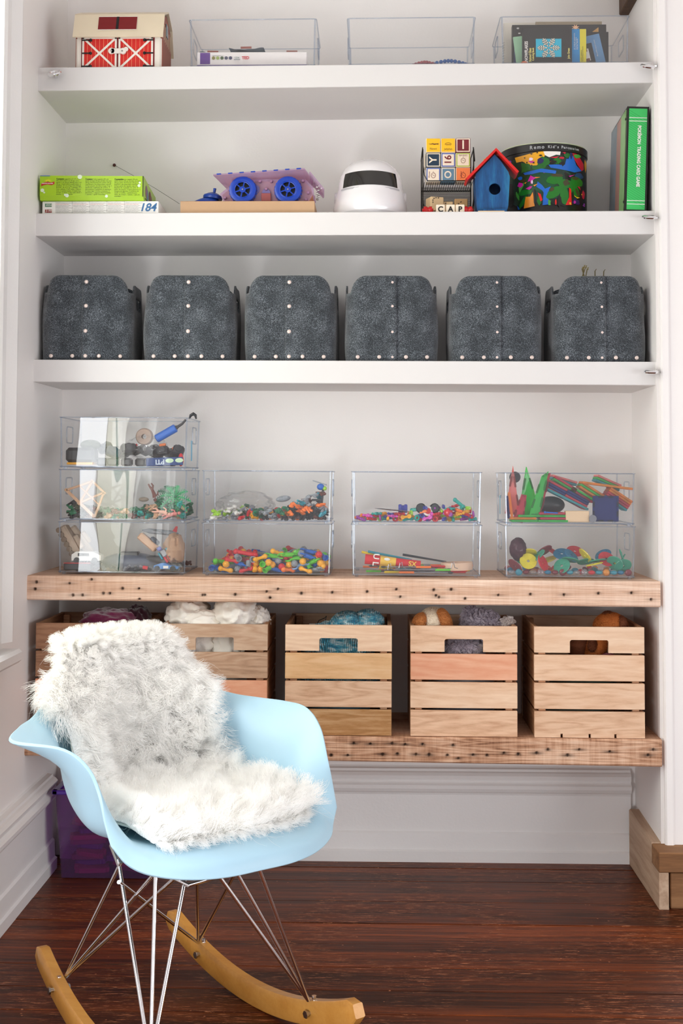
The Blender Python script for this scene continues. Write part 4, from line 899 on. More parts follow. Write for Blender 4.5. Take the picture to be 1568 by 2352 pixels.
# birdhouse
c = at(1130, 488, 1, .02); zz = z2(c.x); t = thing('birdhouse', 'blue painted wooden birdhouse with a red pitched roof', 'birdhouse', (c.x, .055, zz)); BP = M_BIRD
K = lambda px, py: (at(px, py, 1, .02).x - c.x, at(px, py, 1, .02).z - zz)
def arch_hole(mb, poly, hc, hr, y0, y1, n=28):
    """flat plate with a round hole: fan strips between circle and outline"""
    hc = Vector(hc); out = []; inn = []
    for k in range(n):
        a = 2 * PI * k / n; d_ = Vector((math.cos(a), math.sin(a))); best = 9
        for i in range(len(poly)):
            p, q = Vector(poly[i]), Vector(poly[(i + 1) % len(poly)]); e_ = q - p; den = d_.x * e_.y - d_.y * e_.x
            if abs(den) < 1e-9: continue
            r0 = p - hc; tt = (r0.x * e_.y - r0.y * e_.x) / den; uu = (r0.x * d_.y - r0.y * d_.x) / den
            if tt > 0 and -1e-6 <= uu <= 1 + 1e-6: best = min(best, tt)
        out.append(hc + d_ * best); inn.append(hc + d_ * hr)
    for k in range(n):
        j = (k + 1) % n
        q4 = [out[k], out[j], inn[j], inn[k]]
        mb.add([(p.x, y0, p.y) for p in q4] + [(p.x, y1, p.y) for p in q4], [(0, 1, 2, 3), (7, 6, 5, 4), (2, 3, 7, 6), (0, 1, 5, 4)])
poly = [K(1096, 488), K(1166, 488), K(1171, 400), K(1138, 352), K(1090, 402)]
poly[0] = (poly[0][0], 0); poly[1] = (poly[1][0], 0)
m = MB(); arch_hole(m, poly, K(1136, 434), .0155, -.034, -.028); m.build('front_panel', BP, t)
m = MB(); m.prism([(x, z) for x, z in poly], .028, .034, 'XZ'); m.build('back_panel', BP, t)
for i in (1, 4):
    m = MB(); p, q = poly[i], poly[(i + 1) % 5]; m.add([(p[0], -.028, p[1]), (q[0], -.028, q[1]), (q[0], .028, q[1]), (p[0], .028, p[1])], [(0, 1, 2, 3)]); s_ = -1 if i == 1 else 1
    m.add([(p[0] + s_ * .004, -.028, p[1]), (q[0] + s_ * .004, -.028, q[1]), (q[0] + s_ * .004, .028, q[1]), (p[0] + s_ * .004, .028, p[1])], [(3, 2, 1, 0)]); m.build('side_panel', BP, t)
MB().box((.006, -.038, .005), (.06, .02, .008), .001).build('base_ledge', BP, t); MB().box((-.004, -.04, .0012), (.07, .026, .0022), .0005).build('bottom_board', TAN, t)
RR = plain((206, 26, 20), .35, name='roof_red')
apx = K(1138, 349); le = K(1073, 416); re = K(1186, 400)
for e_, s_ in ((le, -1), (re, 1)):
    d_ = Vector((apx[0] - e_[0], apx[1] - e_[1])); n_ = Vector((-d_.y, d_.x)).normalized() * .007 * (1 if s_ < 0 else -1)
    m = MB(); m.prism([e_, (apx[0], apx[1]), (apx[0], apx[1] + .008) if s_ < 0 else (apx[0], apx[1] + .008), (e_[0] + n_.x, e_[1] + n_.y)], -.048, .030, 'XZ'); m.build('roof_board', RR, t)
for k in range(8): f_ = .06 + k * .1; q = (le[0] + (apx[0] - le[0]) * f_ - .004, le[1] + (apx[1] - le[1]) * f_ + .007); m = MB(); m.ball((q[0], -.03 + .01 * (k % 3), q[1]), .003, 8, 6, (1, 1, .7)); m.build('paint_blob', plain((220, 170, 60), .4, name='paint_yellow'), t, True)

# drum
c = at(1268, 487, 1, .02); zz = z2(c.x); R0 = .1195; yc = .078 + R0; t = thing('hand_drum', "black children's drum printed with bright jungle pictures", 'drum', (c.x, yc, zz)); HT = at(1268, 325, 1, .078).z - zz - .006
m = MB(); m.lathe([(.1, .002), (.1235, .002), (.1235, .016), (R0, .024), (R0, HT - .02)], 64); m.build('shell', plain((20, 18, 16), .3, name='drum_black'), t, True, 40)
m = MB(); m.lathe([(R0, HT - .02), (.122, HT - .019), (.122, HT), (.1195, HT + .002)], 64); m.build('hoop', plain((26, 25, 24), .35, name='hoop_black'), t, True, 40)
m = MB(); m.lathe([(.1197, HT + .001), (.119, HT + .004), (.110, HT + .0055), (0.0, HT + .0055)], 64); m.build('drumhead', plain((196, 208, 170), .4, name='drumhead'), t, True, 40)
m = MB(); 
for a0 in (-2.05, -1.02): 
    pass
G = [[(.125 * math.cos(a), .125 * math.sin(a), z_) for a in np.linspace(-2.2, -.98, 24)] for z_ in (.003, .0165)]
m.grid(G); m.build('base_slot', plain((8, 8, 8), .5, name='slot_black'), t, True)
m = MB(); m.tube([(.1257 * math.cos(a), .1257 * math.sin(a), .0175) for a in np.linspace(-2.2, -.98, 24)], .0012, 6); m.build('base_slot_edge', plain((58, 56, 52), .4, name='edge_grey'), t, True)
PXR = (at(1370, 400, 1, yc).x - c.x)
def art(cols, polys, layer, nm='printed_art'):
    """polygons in photo-crop coordinates (u 120..1380, v 180..1030) wrapped on the drum"""
    m = MB()
    for poly in polys:
        # fan with subdivision
        cxp = sum(p[0] for p in poly) / len(poly); cyp = sum(p[1] for p in poly) / len(poly)
        def W_(u, v):
            X = max(-.985, min(.985, (u - 760) / 622)); a = math.asin(X) - PI / 2
            top = HT - .021; z_ = top - (v - 190 - 60 * (1 - math.cos(math.asin(X)))) / 730 * (top - .030)
            z_ = min(top, max(.026, z_)); r_ = R0 + .0004 + layer * .00022
            return (r_ * math.cos(a), r_ * math.sin(a), z_)
        pp = []
        for i in range(len(poly)):
            p, q = poly[i], poly[(i + 1) % len(poly)]; L = max(1, int(abs(q[0] - p[0]) / 45) + 1)
            for k in range(L): pp.append((p[0] + (q[0] - p[0]) * k / L, p[1] + (q[1] - p[1]) * k / L))
        n = len(pp); RG = 5
        vs = [W_(cxp + (p[0] - cxp) * g / RG, cyp + (p[1] - cyp) * g / RG) for g in range(1, RG + 1) for p in pp] + [W_(cxp, cyp)]
        fs = [((g * n) + i, (g * n) + (i + 1) % n, (g + 1) * n + (i + 1) % n, (g + 1) * n + i) for g in range(RG - 1) for i in range(n)] + [(n * RG, i, (i + 1) % n) for i in range(n)]
        m.add(vs, fs)
    o = m.build(nm, plain(cols, .3, name='drum_print', var=.12), t); o['kind'] = 'stuff'; return o
def blob(cx, cy, rx, ry, n=14, j=.18, rot=0.0, seed=0):
    R = random.Random(seed + int(cx * 7 + cy)); out = []
    for k in range(n):
        a = 2 * PI * k / n; q = 1 + R.uniform(-j, j); x, y = rx * math.cos(a) * q, ry * math.sin(a) * q
        out.append((cx + x * math.cos(rot) - y * math.sin(rot), cy + x * math.sin(rot) + y * math.cos(rot)))
    return out
art((20, 54, 40), [blob(760, 560, 520, 330, 30, .06), blob(300, 600, 130, 300, 18, .1)], -.6)
art((30, 60, 30), [blob(270, 420, 110, 130), blob(640, 560, 260, 150, 20), blob(420, 760, 120, 150)], 0)
art((18, 74, 44), [blob(650, 600, 230, 130, 20, .1), blob(560, 460, 150, 60)], 1)
art((240, 176, 20), [[(300, 250), (420, 230), (560, 200), (690, 185), (700, 250), (640, 330), (560, 400), (520, 360), (470, 400), (430, 330), (380, 300), (320, 320)], [(1310, 260), (1360, 300), (1350, 380), (1320, 440), (1305, 330)]], 1)
art((30, 104, 34), [blob(430, 400, 60, 70, 14, .4), blob(680, 330, 70, 70, 14, .4), blob(600, 400, 90, 30), blob(1030, 240, 60, 30)], 2)
art((16, 20, 16), [blob(940, 860, 200, 60, 18, .3), blob(760, 350, 60, 60, 12, .4), blob(1240, 620, 50, 160, 12, .3), blob(240, 760, 50, 160, 12, .2)], 1.5)
art((150, 60, 170), [blob(240, 300, 26, 22, 8, .4), blob(690, 470, 14, 10), blob(1290, 880, 20, 20, 9, .5)], 2.5)
art((70, 160, 60), [blob(380, 660, 26, 60, 10, .4, .4), blob(340, 780, 16, 70, 10, .3, -.3), blob(760, 880, 18, 44, 10, .3), blob(1180, 240, 60, 26, 10, .3)], 4.2)
art((236, 232, 226), [[(680, 190), (800, 178), (925, 180), (915, 240), (860, 235), (760, 270), (700, 240)]], 2)
art((196, 20, 50), [[(1100, 190), (1180, 210), (1290, 330), (1290, 400), (1250, 430), (1180, 350), (1120, 270)], [(950, 200), (1000, 195), (990, 225)], [(760, 270), (900, 255), (860, 285)], blob(1280, 740, 28, 60), [(1140, 610), (1220, 650), (1230, 690)], blob(1110, 300, 20, 20), blob(800, 320, 26, 14), blob(940, 275, 40, 14)], 2)
art((24, 100, 196), [[(750, 370), (850, 400), (980, 380), (1010, 280), (1060, 290), (1080, 200), (1120, 260), (1160, 360), (1250, 430), (1130, 460), (1000, 440), (860, 420), (780, 410)], [(410, 470), (470, 455), (650, 420), (860, 450), (850, 490), (700, 455), (520, 490), (430, 495)], [(600, 590), (660, 640), (700, 690), (780, 660), (740, 760), (755, 900), (665, 910), (690, 760), (650, 690), (580, 660)], blob(370, 535, 30, 24), [(330, 900), (370, 950), (340, 970)]], 3)
art((20, 66, 110), [blob(1210, 500, 70, 40)], 3)
art((40, 30, 90), [blob(1080, 230, 20, 50), blob(1150, 850, 60, 40, 16, .35), blob(640, 318, 42, 40)], 4)
art((24, 112, 24), [blob(840, 570, 120, 60, 18, .06, -.1), blob(1170, 580, 100, 60, 18, .06, .3), blob(830, 740, 130, 62, 18, .06, -.6), blob(975, 780, 62, 120, 18, .06), blob(1130, 690, 60, 110, 18, .06, -.6), blob(990, 620, 110, 60, 18, .1), blob(430, 730, 90, 40, 12, .3), blob(400, 860, 26, 90, 12, .2, .5), blob(620, 850, 26, 70), blob(885, 320, 55, 45, 12, .25)], 4)
art((66, 60, 30), [blob(870, 510, 90, 22, 14, .15), blob(790, 700, 40, 26, 12, .1, -.5), blob(1000, 605, 50, 40, 12, .3), blob(1140, 540, 60, 20, 12, .2), blob(1170, 720, 22, 60, 12, .2, -.5), blob(400, 575, 40, 22)], 5)
art((244, 150, 26), [[(440, 790), (500, 790), (535, 730), (560, 920), (415, 945)], [(520, 540), (570, 530), (640, 535), (570, 550)], [(420, 605), (455, 590), (440, 612)], [(540, 640), (605, 620), (560, 655)]], 5)
art((222, 26, 20), [[(1045, 665), (1075, 690), (1085, 900), (990, 905), (1045, 800)], blob(850, 870, 12, 40), [(600, 740), (640, 760), (665, 840), (640, 860)]], 5)
art((206, 30, 160), [[(505, 505), (545, 530), (580, 540), (540, 570), (510, 625), (500, 580), (465, 590)], [(355, 590), (400, 605), (410, 630), (375, 665), (335, 640)], [(440, 680), (500, 650), (530, 655), (490, 700)], [(470, 310), (570, 320), (520, 345)], [(1035, 515), (1135, 490), (1060, 525)], blob(1130, 860, 20, 20)], 6)
art((248, 226, 244), [blob(510, 285, 26, 22, 8, .4), blob(525, 595, 12, 26)], 7)
art((24, 20, 16), [blob(640, 245, 22, 12, 9, .5), blob(520, 220, 16, 9, 9, .5), blob(430, 265, 12, 10, 9, .5), blob(600, 205, 14, 8, 9, .5), blob(545, 340, 14, 10, 9, .5), blob(950, 350, 40, 40, 12, .5), blob(820, 330, 50, 22, 12, .5), blob(560, 790, 16, 110, 8, .1), blob(900, 860, 28, 70, 8, .2), blob(1100, 780, 18, 70), blob(460, 330, 10, 10)], 7)
art((232, 190, 40), [[(1120, 765), (1150, 790), (1215, 790), (1170, 808), (1125, 780)], blob(1060, 880, 16, 18), blob(1245, 745, 8, 8)], 7)
LT = plain((178, 182, 184), .4, name='drum_lettering')
def curvetext(s_, a0, da, size):
    for i, ch in enumerate(s_):
        a = a0 + i * da; text(ch, size, ((.1228) * math.cos(a), .1228 * math.sin(a), HT - .0095), LT, t, (PI / 2, 0, a + PI / 2), align='CENTER', bold=.0003)
curvetext('Remo', -PI / 2 - .40, .088, .0135); curvetext("Kid's Percussion", -PI / 2 + .0, .050, .0105)

# binder
c = at(1458, 486, 1, .02); zz = z2(c.x)
t = thing('ring_binder', 'green ring binder with white lettering leaning in the right corner', 'binder', (c.x + .001, .02, zz + .001), rot=(0, .036, -.02)); GN = plain((60, 186, 96), .3, name='binder_green'); BKV = plain((28, 26, 22), .3, name='binder_black')
bw, bh, bd = .058, .285, .265
MB().box((0, .003, bh / 2), (bw, .005, bh), .002).build('spine', BKV, t)
MB().box((-bw / 2 + .0015, bd / 2, bh / 2), (.003, bd, bh), .001).build('front_cover', BKV, t); MB().box((bw / 2 - .0015, bd / 2, bh / 2), (.003, bd, bh), .001).build('back_cover', BKV, t)
MB().box((0, bd / 2, bh / 2 - .004), (bw - .012, bd - .03, bh - .03), .001).build('pages', plain((220, 222, 216), .5, name='binder_pages'), t)
MB().box((0, -.0002, bh / 2), (bw - .010, .001, bh - .012), .0003).build('spine_label', GN, t)
m = MB(); DS = plain((36, 160, 76), .3, name='stripe_green')
for k in range(44): 
    zc = .012 + k * .0063; m.box((0, -.0008, zc), (.052, .0002, .0016), 0, Euler((0, .55, 0)))
mm_ = m; 
vv = []
for k in range(46):
    z0 = -.015 + k * .0062; hw_ = (bw - .011) / 2; a, b2 = z0, z0 + .028
    if a < .008: continue
    if b2 > bh - .008: continue
    vv.append(((-hw_, -.0008, b2), (hw_, -.0008, a), (hw_, -.0008, a + .0016), (-hw_, -.0008, b2 + .0016)))
m = MB(); [m.add(q, [(0, 1, 2, 3)]) for q in vv]; m.build('printed_stripes', DS, t)
for z_ in (.021, .030, bh - .031, bh - .040): MB().box((0, -.001, z_), (bw - .011, .0004, .0016)).build('white_line', M_WHITE, t)
text('POKÉMON  TRADING CARD GAME', .0125, (.004, -.0013, bh - .052), M_WHITE, t, (PI / 2, PI / 2, 0), sx=.80, bold=.0004, spacing=1.06)
for yy_, w_, cl in ((.045, .075, (140, 190, 120)), (.115, .07, (176, 124, 110)), (.2, .10, (120, 140, 156))): MB().box((-bw / 2 - .0004, yy_ + .01, bh / 2), (.0008, w_, bh - .01)).build('cover_print', plain(cl, .25, name='cover_print', var=.2), t)
for z_ in (.03, bh - .03): m = MB(); m.lathe([(.004, -.0006), (.004, .0006)], 12, (-bw / 2 - .001, .02, z_), 'X'); m.build('rivet', M_BLACK, t)
# ------------------------------------------------------------------ felt bins on the lower shelf
def felt_mat():
    m, nt, b = _nt('grey_felt'); tc = _n(nt, 'ShaderNodeTexCoord')
    n1 = _n(nt, 'ShaderNodeTexNoise'); n1.inputs['Scale'].default_value = 460; n1.inputs['Detail'].default_value = 6; n1.inputs['Roughness'].default_value = .75; n1.inputs['Distortion'].default_value = .4
    n2 = _n(nt, 'ShaderNodeTexNoise'); n2.inputs['Scale'].default_value = 25; n2.inputs['Detail'].default_value = 6
    oi = _n(nt, 'ShaderNodeObjectInfo')
    for n in (n1, n2): nt.links.new(tc.outputs['Object'], n.inputs['Vector'])
    a = _n(nt, 'ShaderNodeMath', operation='MULTIPLY_ADD'); a.inputs[1].default_value = .22; nt.links.new(n2.outputs['Fac'], a.inputs[0]); nt.links.new(n1.outputs['Fac'], a.inputs[2])
    cr = _n(nt, 'ShaderNodeValToRGB'); el = cr.color_ramp.elements; el.new(.5)
    for e, (p, c) in zip(el, ((.40, (24, 27, 30)), (.62, (62, 67, 72)), (.80, (150, 158, 166)))): e.position = p; e.color = srgb(*c)
    nt.links.new(a.outputs[0], cr.inputs[0]); nt.links.new(cr.outputs[0], b.inputs['Base Color'])
    b.inputs['Roughness'].default_value = .95; b.inputs['Sheen Weight'].default_value = .35; b.inputs['Sheen Roughness'].default_value = .5; b.inputs['Specular IOR Level'].default_value = .1
    bp = _n(nt, 'ShaderNodeBump'); bp.inputs['Strength'].default_value = .5; bp.inputs['Distance'].default_value = .002
    nt.links.new(n1.outputs['Fac'], bp.inputs['Height']); nt.links.new(bp.outputs[0], b.inputs['Normal']); return m
M_FELT = felt_mat(); M_RIVET = plain((226, 208, 200), .35, .35, .03, name='rivet_metal')
def sm(a, b, x): t = max(0, min(1, (x - a) / (b - a))); return t * t * (3 - 2 * t)
def felt_bin(cx, z, label, seam, seed, rz):
    t = thing('felt_bin', label, 'felt bin', (cx, .155, z), rz, 'six grey felt bins on the lower shelf')
    R = random.Random(seed); w_, d_ = .246, .255; rc = .05; HF, HS, HN = .2305, .214, .186
    # perimeter, starting at the front centre going right
    per = []
    hw, hd = w_ / 2, d_ / 2
    def add_line(p, q, n, side):
        for k in range(n): per.append((p[0] + (q[0] - p[0]) * k / n, p[1] + (q[1] - p[1]) * k / n, side))
    def add_arc(cx_, cy_, a0, n, side):
        for k in range(n): a = math.radians(a0 + 90 * k / n); per.append((cx_ + rc * math.cos(a), cy_ + rc * math.sin(a), side))
    add_line((0, -hd), (hw - rc, -hd), 16, 'F'); add_arc(hw - rc, -hd + rc, -90, 14, 'C'); add_line((hw, -hd + rc), (hw, hd - rc), 26, 'S'); add_arc(hw - rc, hd - rc, 0, 14, 'C')
    add_line((hw - rc, hd), (-hw + rc, hd), 32, 'B'); add_arc(-hw + rc, hd - rc, 90, 14, 'C'); add_line((-hw, hd - rc), (-hw, -hd + rc), 26, 'S'); add_arc(-hw + rc, -hd + rc, 180, 14, 'C'); add_line((-hw + rc, -hd), (0, -hd), 16, 'F')
    n = len(per); NZ = 26
    L = [0]
    for i in range(n): p, q = per[i], per[(i + 1) % n]; L.append(L[-1] + math.hypot(q[0] - p[0], q[1] - p[1]))
    def height(x, y):
        # distance from front/back centre vs side centre
        ax = abs(x); ay = abs(y)
        if ay > hd - rc - .001:   # front or back and most of the corner
            e = ax
            lim = hw - .012
            return HN + (HF - HN) * math.sqrt(max(0, 1 - (max(0, e - (lim - .04)) / .04) ** 2)) if e < lim else HN
        e = ay; lim = hd - rc - .002
        q = max(0, e - (lim - .03)) / .03
        return HN + (HS - HN) * math.sqrt(max(0, 1 - q * q)) if q < 1 else HN
    verts = []; hole = {}
    def bulge(x, y, f):
        b = 1 + .022 * math.sin(PI * min(1, f * 1.05)) - .012 * f
        k = noise.noise(Vector((x * 12 + seed * 5, y * 12, f * 2.2))) * .0035
        return x * b + k * (1 if abs(y) < hd - .01 else 0), y * b + k * (1 if abs(x) < hw - .01 else 0)
    for j in range(NZ + 1):
        for i, (x, y, s_) in enumerate(per):
            h = height(x, y); f = j / NZ; X, Y = bulge(x, y, f); verts.append((X, Y, h * f))
    faces = []
    for j in range(NZ):
        for i in range(n):
            x, y, s_ = per[i]; x2, y2, _s = per[(i + 1) % n]; ym = (y + y2) / 2; zm = height(x, ym) * (j + .5) / NZ
            if s_ == 'S' and abs(ym) < .038 and .148 < zm < .182: continue
            k = (i + 1) % n; faces.append((j * n + i, j * n + k, (j + 1) * n + k, (j + 1) * n + i))
    m = MB(); m.add(verts, faces); o = m.build('body', M_FELT, t, True, 60)
    sd = o.modifiers.new('thickness', 'SOLIDIFY'); sd.thickness = .0042; sd.offset = -1
    m = MB(); m.add([(p[0] * .97, p[1] * .97, .004) for p in per], [tuple(range(n))]); m.build('bottom', M_FELT, t)
    # overlapping layer of the front panel up to the seam
    xs = seam * .011
    G = []
    for j in range(20):
        f = j / 19; row = []
        for q in np.linspace(0, 1, 12):
            x = xs + (-seam * (hw - rc + .0) - xs) * q; h = height(x, -hd) * .999; X, Y = bulge(x, -hd, f * .99 + .005); row.append((X, Y - .0006 - .0022 * (1 - q) ** .5 + .0045 * q ** 3, max(.001, h * f)))
        G.append(row)
    m = MB(); m.grid(G); o = m.build('overlap_panel', M_FELT, t, True, 60); sd = o.modifiers.new('thickness', 'SOLIDIFY'); sd.thickness = .0022; sd.offset = 1 if seam > 0 else -1
    rm = _rv()
    for (x, zz) in [(0, .212), (0, .147), (0, .079), (-.092, .012), (-.035, .012), (0, .012), (.036, .012), (.092, .012)]:
        X, Y = bulge(x, -hd, zz / HF)
        ax = abs(x) - (hw - rc)
        if ax > 0: Y += rc - math.sqrt(max(0, rc * rc - ax * ax))
        obj('rivet', rm, M_RIVET, t, loc=(X + (seam * -.0 if zz < .02 else 0), Y - .0028, zz))
    return t
_rvm = []
def _rv():
    if not _rvm:
        m = MB(); m.lathe([(.0052, .002), (.0055, .0), (.0048, -.0015), (.003, -.0022), (.0, -.0025)], 14, axis='Y'); _rvm.append(m.mesh('rivet', True))
    return _rvm[0]
for i, (px, seam, lab) in enumerate(((190, -1, 'charcoal felt bin in shadow beside the left wall'), (427, -1, 'felt bin second from the left wall'), (664, -1, 'felt bin third from the left with its right half darker'), (895, 1, 'felt bin third from the right on the lower shelf'), (1138, 1, 'felt bin second from the right on the lower shelf'), (1377, 1, 'rightmost felt bin with dry twigs poking out'))):
    x = at(px, 720, 1, .03).x; felt_bin(x + .003, shz(2, x) + .0006, lab, seam, i, [.05, .03, -.02, .03, 0, .01][i])
x6 = at(1340, 620, 1, .1).x; tw = MB()
for i, (px, a, py) in enumerate(((1336, -.3, 616), (1340, .1, 612), (1344, .35, 613), (1348, .2, 617), (1366, 0, 621), (1386, .05, 622))):
    p = at(px, py, 1, .09); o = thing('dry_twig', None, 'twig', (p.x, .09, p.z - .09))
    m = MB(); m.tube([(-.09 * math.sin(a), 0, 0), (0, 0, .088), (.004, 0, .094)], [.0018, .0014, .0008], 6); m.build('stem', plain((96, 84, 44), .7, name='twig'), o, True)
    if i < 4: m = MB(); m.ball((0.002, 0, .09), .003, 7, 5, (.5, .5, 1.4)); m.build('bud', plain((120, 104, 50), .7, name='bud'), o, True)
    tag(o, 'short dry twig standing up out of the rightmost felt bin', None, 'twigs in the felt bin')
o = None
# ------------------------------------------------------------------ crates
def crate(x0, x1, z, label, mats, seed, notch=True, yb=.27, yf=-.022):
    w_ = x1 - x0; cx = (x0 + x1) / 2; R = random.Random(seed); d_ = yb
    sl = math.atan((BZ2[1] - BZ2[0]) / W)
    t = thing('wooden_crate', label, 'crate', (cx, yf + d_ / 2, z + .001), rot=(0, -sl, 0), group='wooden crates under the bench')
    hs = .0665; gap = .0058; hw = w_ / 2; hd = d_ / 2; th = .011
    H4 = 4 * hs + 3 * gap
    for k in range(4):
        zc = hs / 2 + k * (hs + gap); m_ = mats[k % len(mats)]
        for s_ in (-1, 1):
            if k == 3 and notch:
                nw, nh = .05, .033; m = MB(); a, b = -hw, hw; z0, z1 = -hs / 2, hs / 2
                poly = [(a, z0), (-nw, z0), (-nw, z0 + nh - .004), (-nw + .004, z0 + nh), (nw - .004, z0 + nh), (nw, z0 + nh - .004), (nw, z0), (b, z0), (b, z1), (a, z1)]
                m = MB()
                for q in ([(a, z0), (-nw, z0), (-nw, z1), (a, z1)], [(nw, z0), (b, z0), (b, z1), (nw, z1)], [(-nw, z0 + nh), (nw, z0 + nh), (nw, z1), (-nw, z1)]): m.prism(q, -th / 2, th / 2, 'XZ')
                for s2 in (-1, 1): m.prism([(s2 * nw, z0 + nh), (s2 * (nw - .005), z0 + nh), (s2 * (nw - .0015), z0 + nh - .0015), (s2 * nw, z0 + nh - .005)], -th / 2, th / 2, 'XZ')
                m.build('slat', m_, t, loc=(0, s_ * (hd - th / 2), zc))
            elif k == 0 and s_ < 0 and seed == 5:
                m = MB(); segs = [-hw, -.072, .0, .066, hw]
                m.prism([(-hw, -hs / 2 + .010), (hw, -hs / 2 + .010), (hw, hs / 2), (-hw, hs / 2)], -th / 2, th / 2, 'XZ')
                for q in range(4): m.prism([(segs[q] + (.003 if q else 0), -hs / 2), (segs[q + 1] - (.003 if q < 3 else 0), -hs / 2), (segs[q + 1] - (.003 if q < 3 else 0), -hs / 2 + .010), (segs[q] + (.003 if q else 0), -hs / 2 + .010)], -th / 2, th / 2, 'XZ')
                m.build('slat', m_, t, loc=(0, s_ * (hd - th / 2), zc))
            else:
                MB().box((0, 0, 0), (w_ + R.uniform(-.001, .001), th, hs), .0012).build('slat', m_, t, loc=(0, s_ * (hd - th / 2), zc))
            MB().box((0, 0, 0), (th * .9, d_ - 2 * th - .001, hs), .0012).build('side_slat', wood_y, t, loc=(s_ * (hw - th / 2), 0, zc))
    for sx in (-1, 1):
        for sy in (-1, 1): MB().box((sx * (hw - th - .010), sy * (hd - th - .010), H4 / 2 - .002), (.018, .018, H4 - .008), .001).build('corner_post', M_CRATE, t)
    for k in range(4): MB().box((0, -hd + .04 + k * (d_ - .08) / 3, .008), (w_ - 2 * th - .002, .05, .009), .001).build('base_slat', wood_y, t)
    return t, cx, z, H4
wood_y = wood('crate_side_wood', [(.0, (110, 70, 44)), (.4, (164, 118, 82)), (.7, (190, 144, 106)), (1, (216, 176, 138))], axis=1, scale=2.2, stretch=11, rings=7, vary=.12, rough=.6, bump=.12)
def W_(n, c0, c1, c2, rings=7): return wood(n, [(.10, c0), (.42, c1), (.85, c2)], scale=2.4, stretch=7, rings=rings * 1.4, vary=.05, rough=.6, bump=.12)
w_red = W_('reddish_slat', (196, 124, 92), (222, 154, 120), (236, 184, 152), 5)
w_tan = W_('tan_slat', (186, 138, 104), (222, 184, 152), (240, 212, 184), 7)
w_gold = W_('golden_slat', (184, 134, 86), (222, 178, 130), (238, 206, 166), 5)
w_brn = W_('figured_brown_slat', (120, 76, 36), (166, 120, 72), (208, 172, 130), 9)
w_gry = W_('greyish_slat', (138, 104, 80), (188, 152, 124), (218, 190, 164), 9)
w_dk = W_('shaded_brown_slat', (96, 60, 40), (142, 100, 72), (172, 130, 98), 8)  # darker brown tone than the other slats
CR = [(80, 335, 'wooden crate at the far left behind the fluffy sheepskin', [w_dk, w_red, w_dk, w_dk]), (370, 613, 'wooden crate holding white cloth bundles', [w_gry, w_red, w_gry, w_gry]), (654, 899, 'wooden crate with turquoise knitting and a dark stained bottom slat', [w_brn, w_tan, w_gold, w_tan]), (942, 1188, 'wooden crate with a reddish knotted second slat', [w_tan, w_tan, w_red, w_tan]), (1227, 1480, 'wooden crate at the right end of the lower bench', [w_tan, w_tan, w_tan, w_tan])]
CRT = []
for i, (l, r, lab, ms) in enumerate(CR):
    x0, x1 = at(l, 1600, 1, -.022).x, at(r, 1600, 1, -.022).x
    if i == 0: x0 = max(x0, .008)
    CRT.append(crate(x0, x1, bz(1, (x0 + x1) / 2), lab, ms, i + 1, yb=.29 if i else .28))

# ------------------------------------------------------------------ soft things in the crates
def cloth_mat(name, c, sheen=.3, bscale=200, bump=.3, var=.1):
    m = plain(c, .9, 0, var, bump, bscale, name=name, spec=.15); m.node_tree.nodes['Principled BSDF'].inputs['Sheen Weight'].default_value = sheen; return m
def lump(c, r, seed, fold=.2, freq=3.0, n=44, m_=26, ridge=True):
    mb = MB(); G = []
    for i in range(m_ + 1):
        th = PI * i / m_; row = []
        for k in range(n):
            ph = 2 * PI * k / n; d_ = Vector((math.sin(th) * math.cos(ph), math.sin(th) * math.sin(ph), math.cos(th)))
            nz_ = noise.noise(d_ * freq + Vector((seed * 3.1, 0, 0))); nz2 = noise.noise(d_ * freq * 2.7 + Vector((0, seed * 2.3, 0)))
            if ridge: q = 1 + fold * (1 - 2.4 * abs(nz_)) * .7 + fold * .4 * (1 - 2 * abs(nz2)) - fold * .5
            else: q = 1 + fold * nz_ + fold * .4 * nz2
            row.append((c[0] + d_.x * r[0] * q, c[1] + d_.y * r[1] * q, c[2] + d_.z * r[2] * q))
        G.append(row)
    mb.grid(G, True); return mb
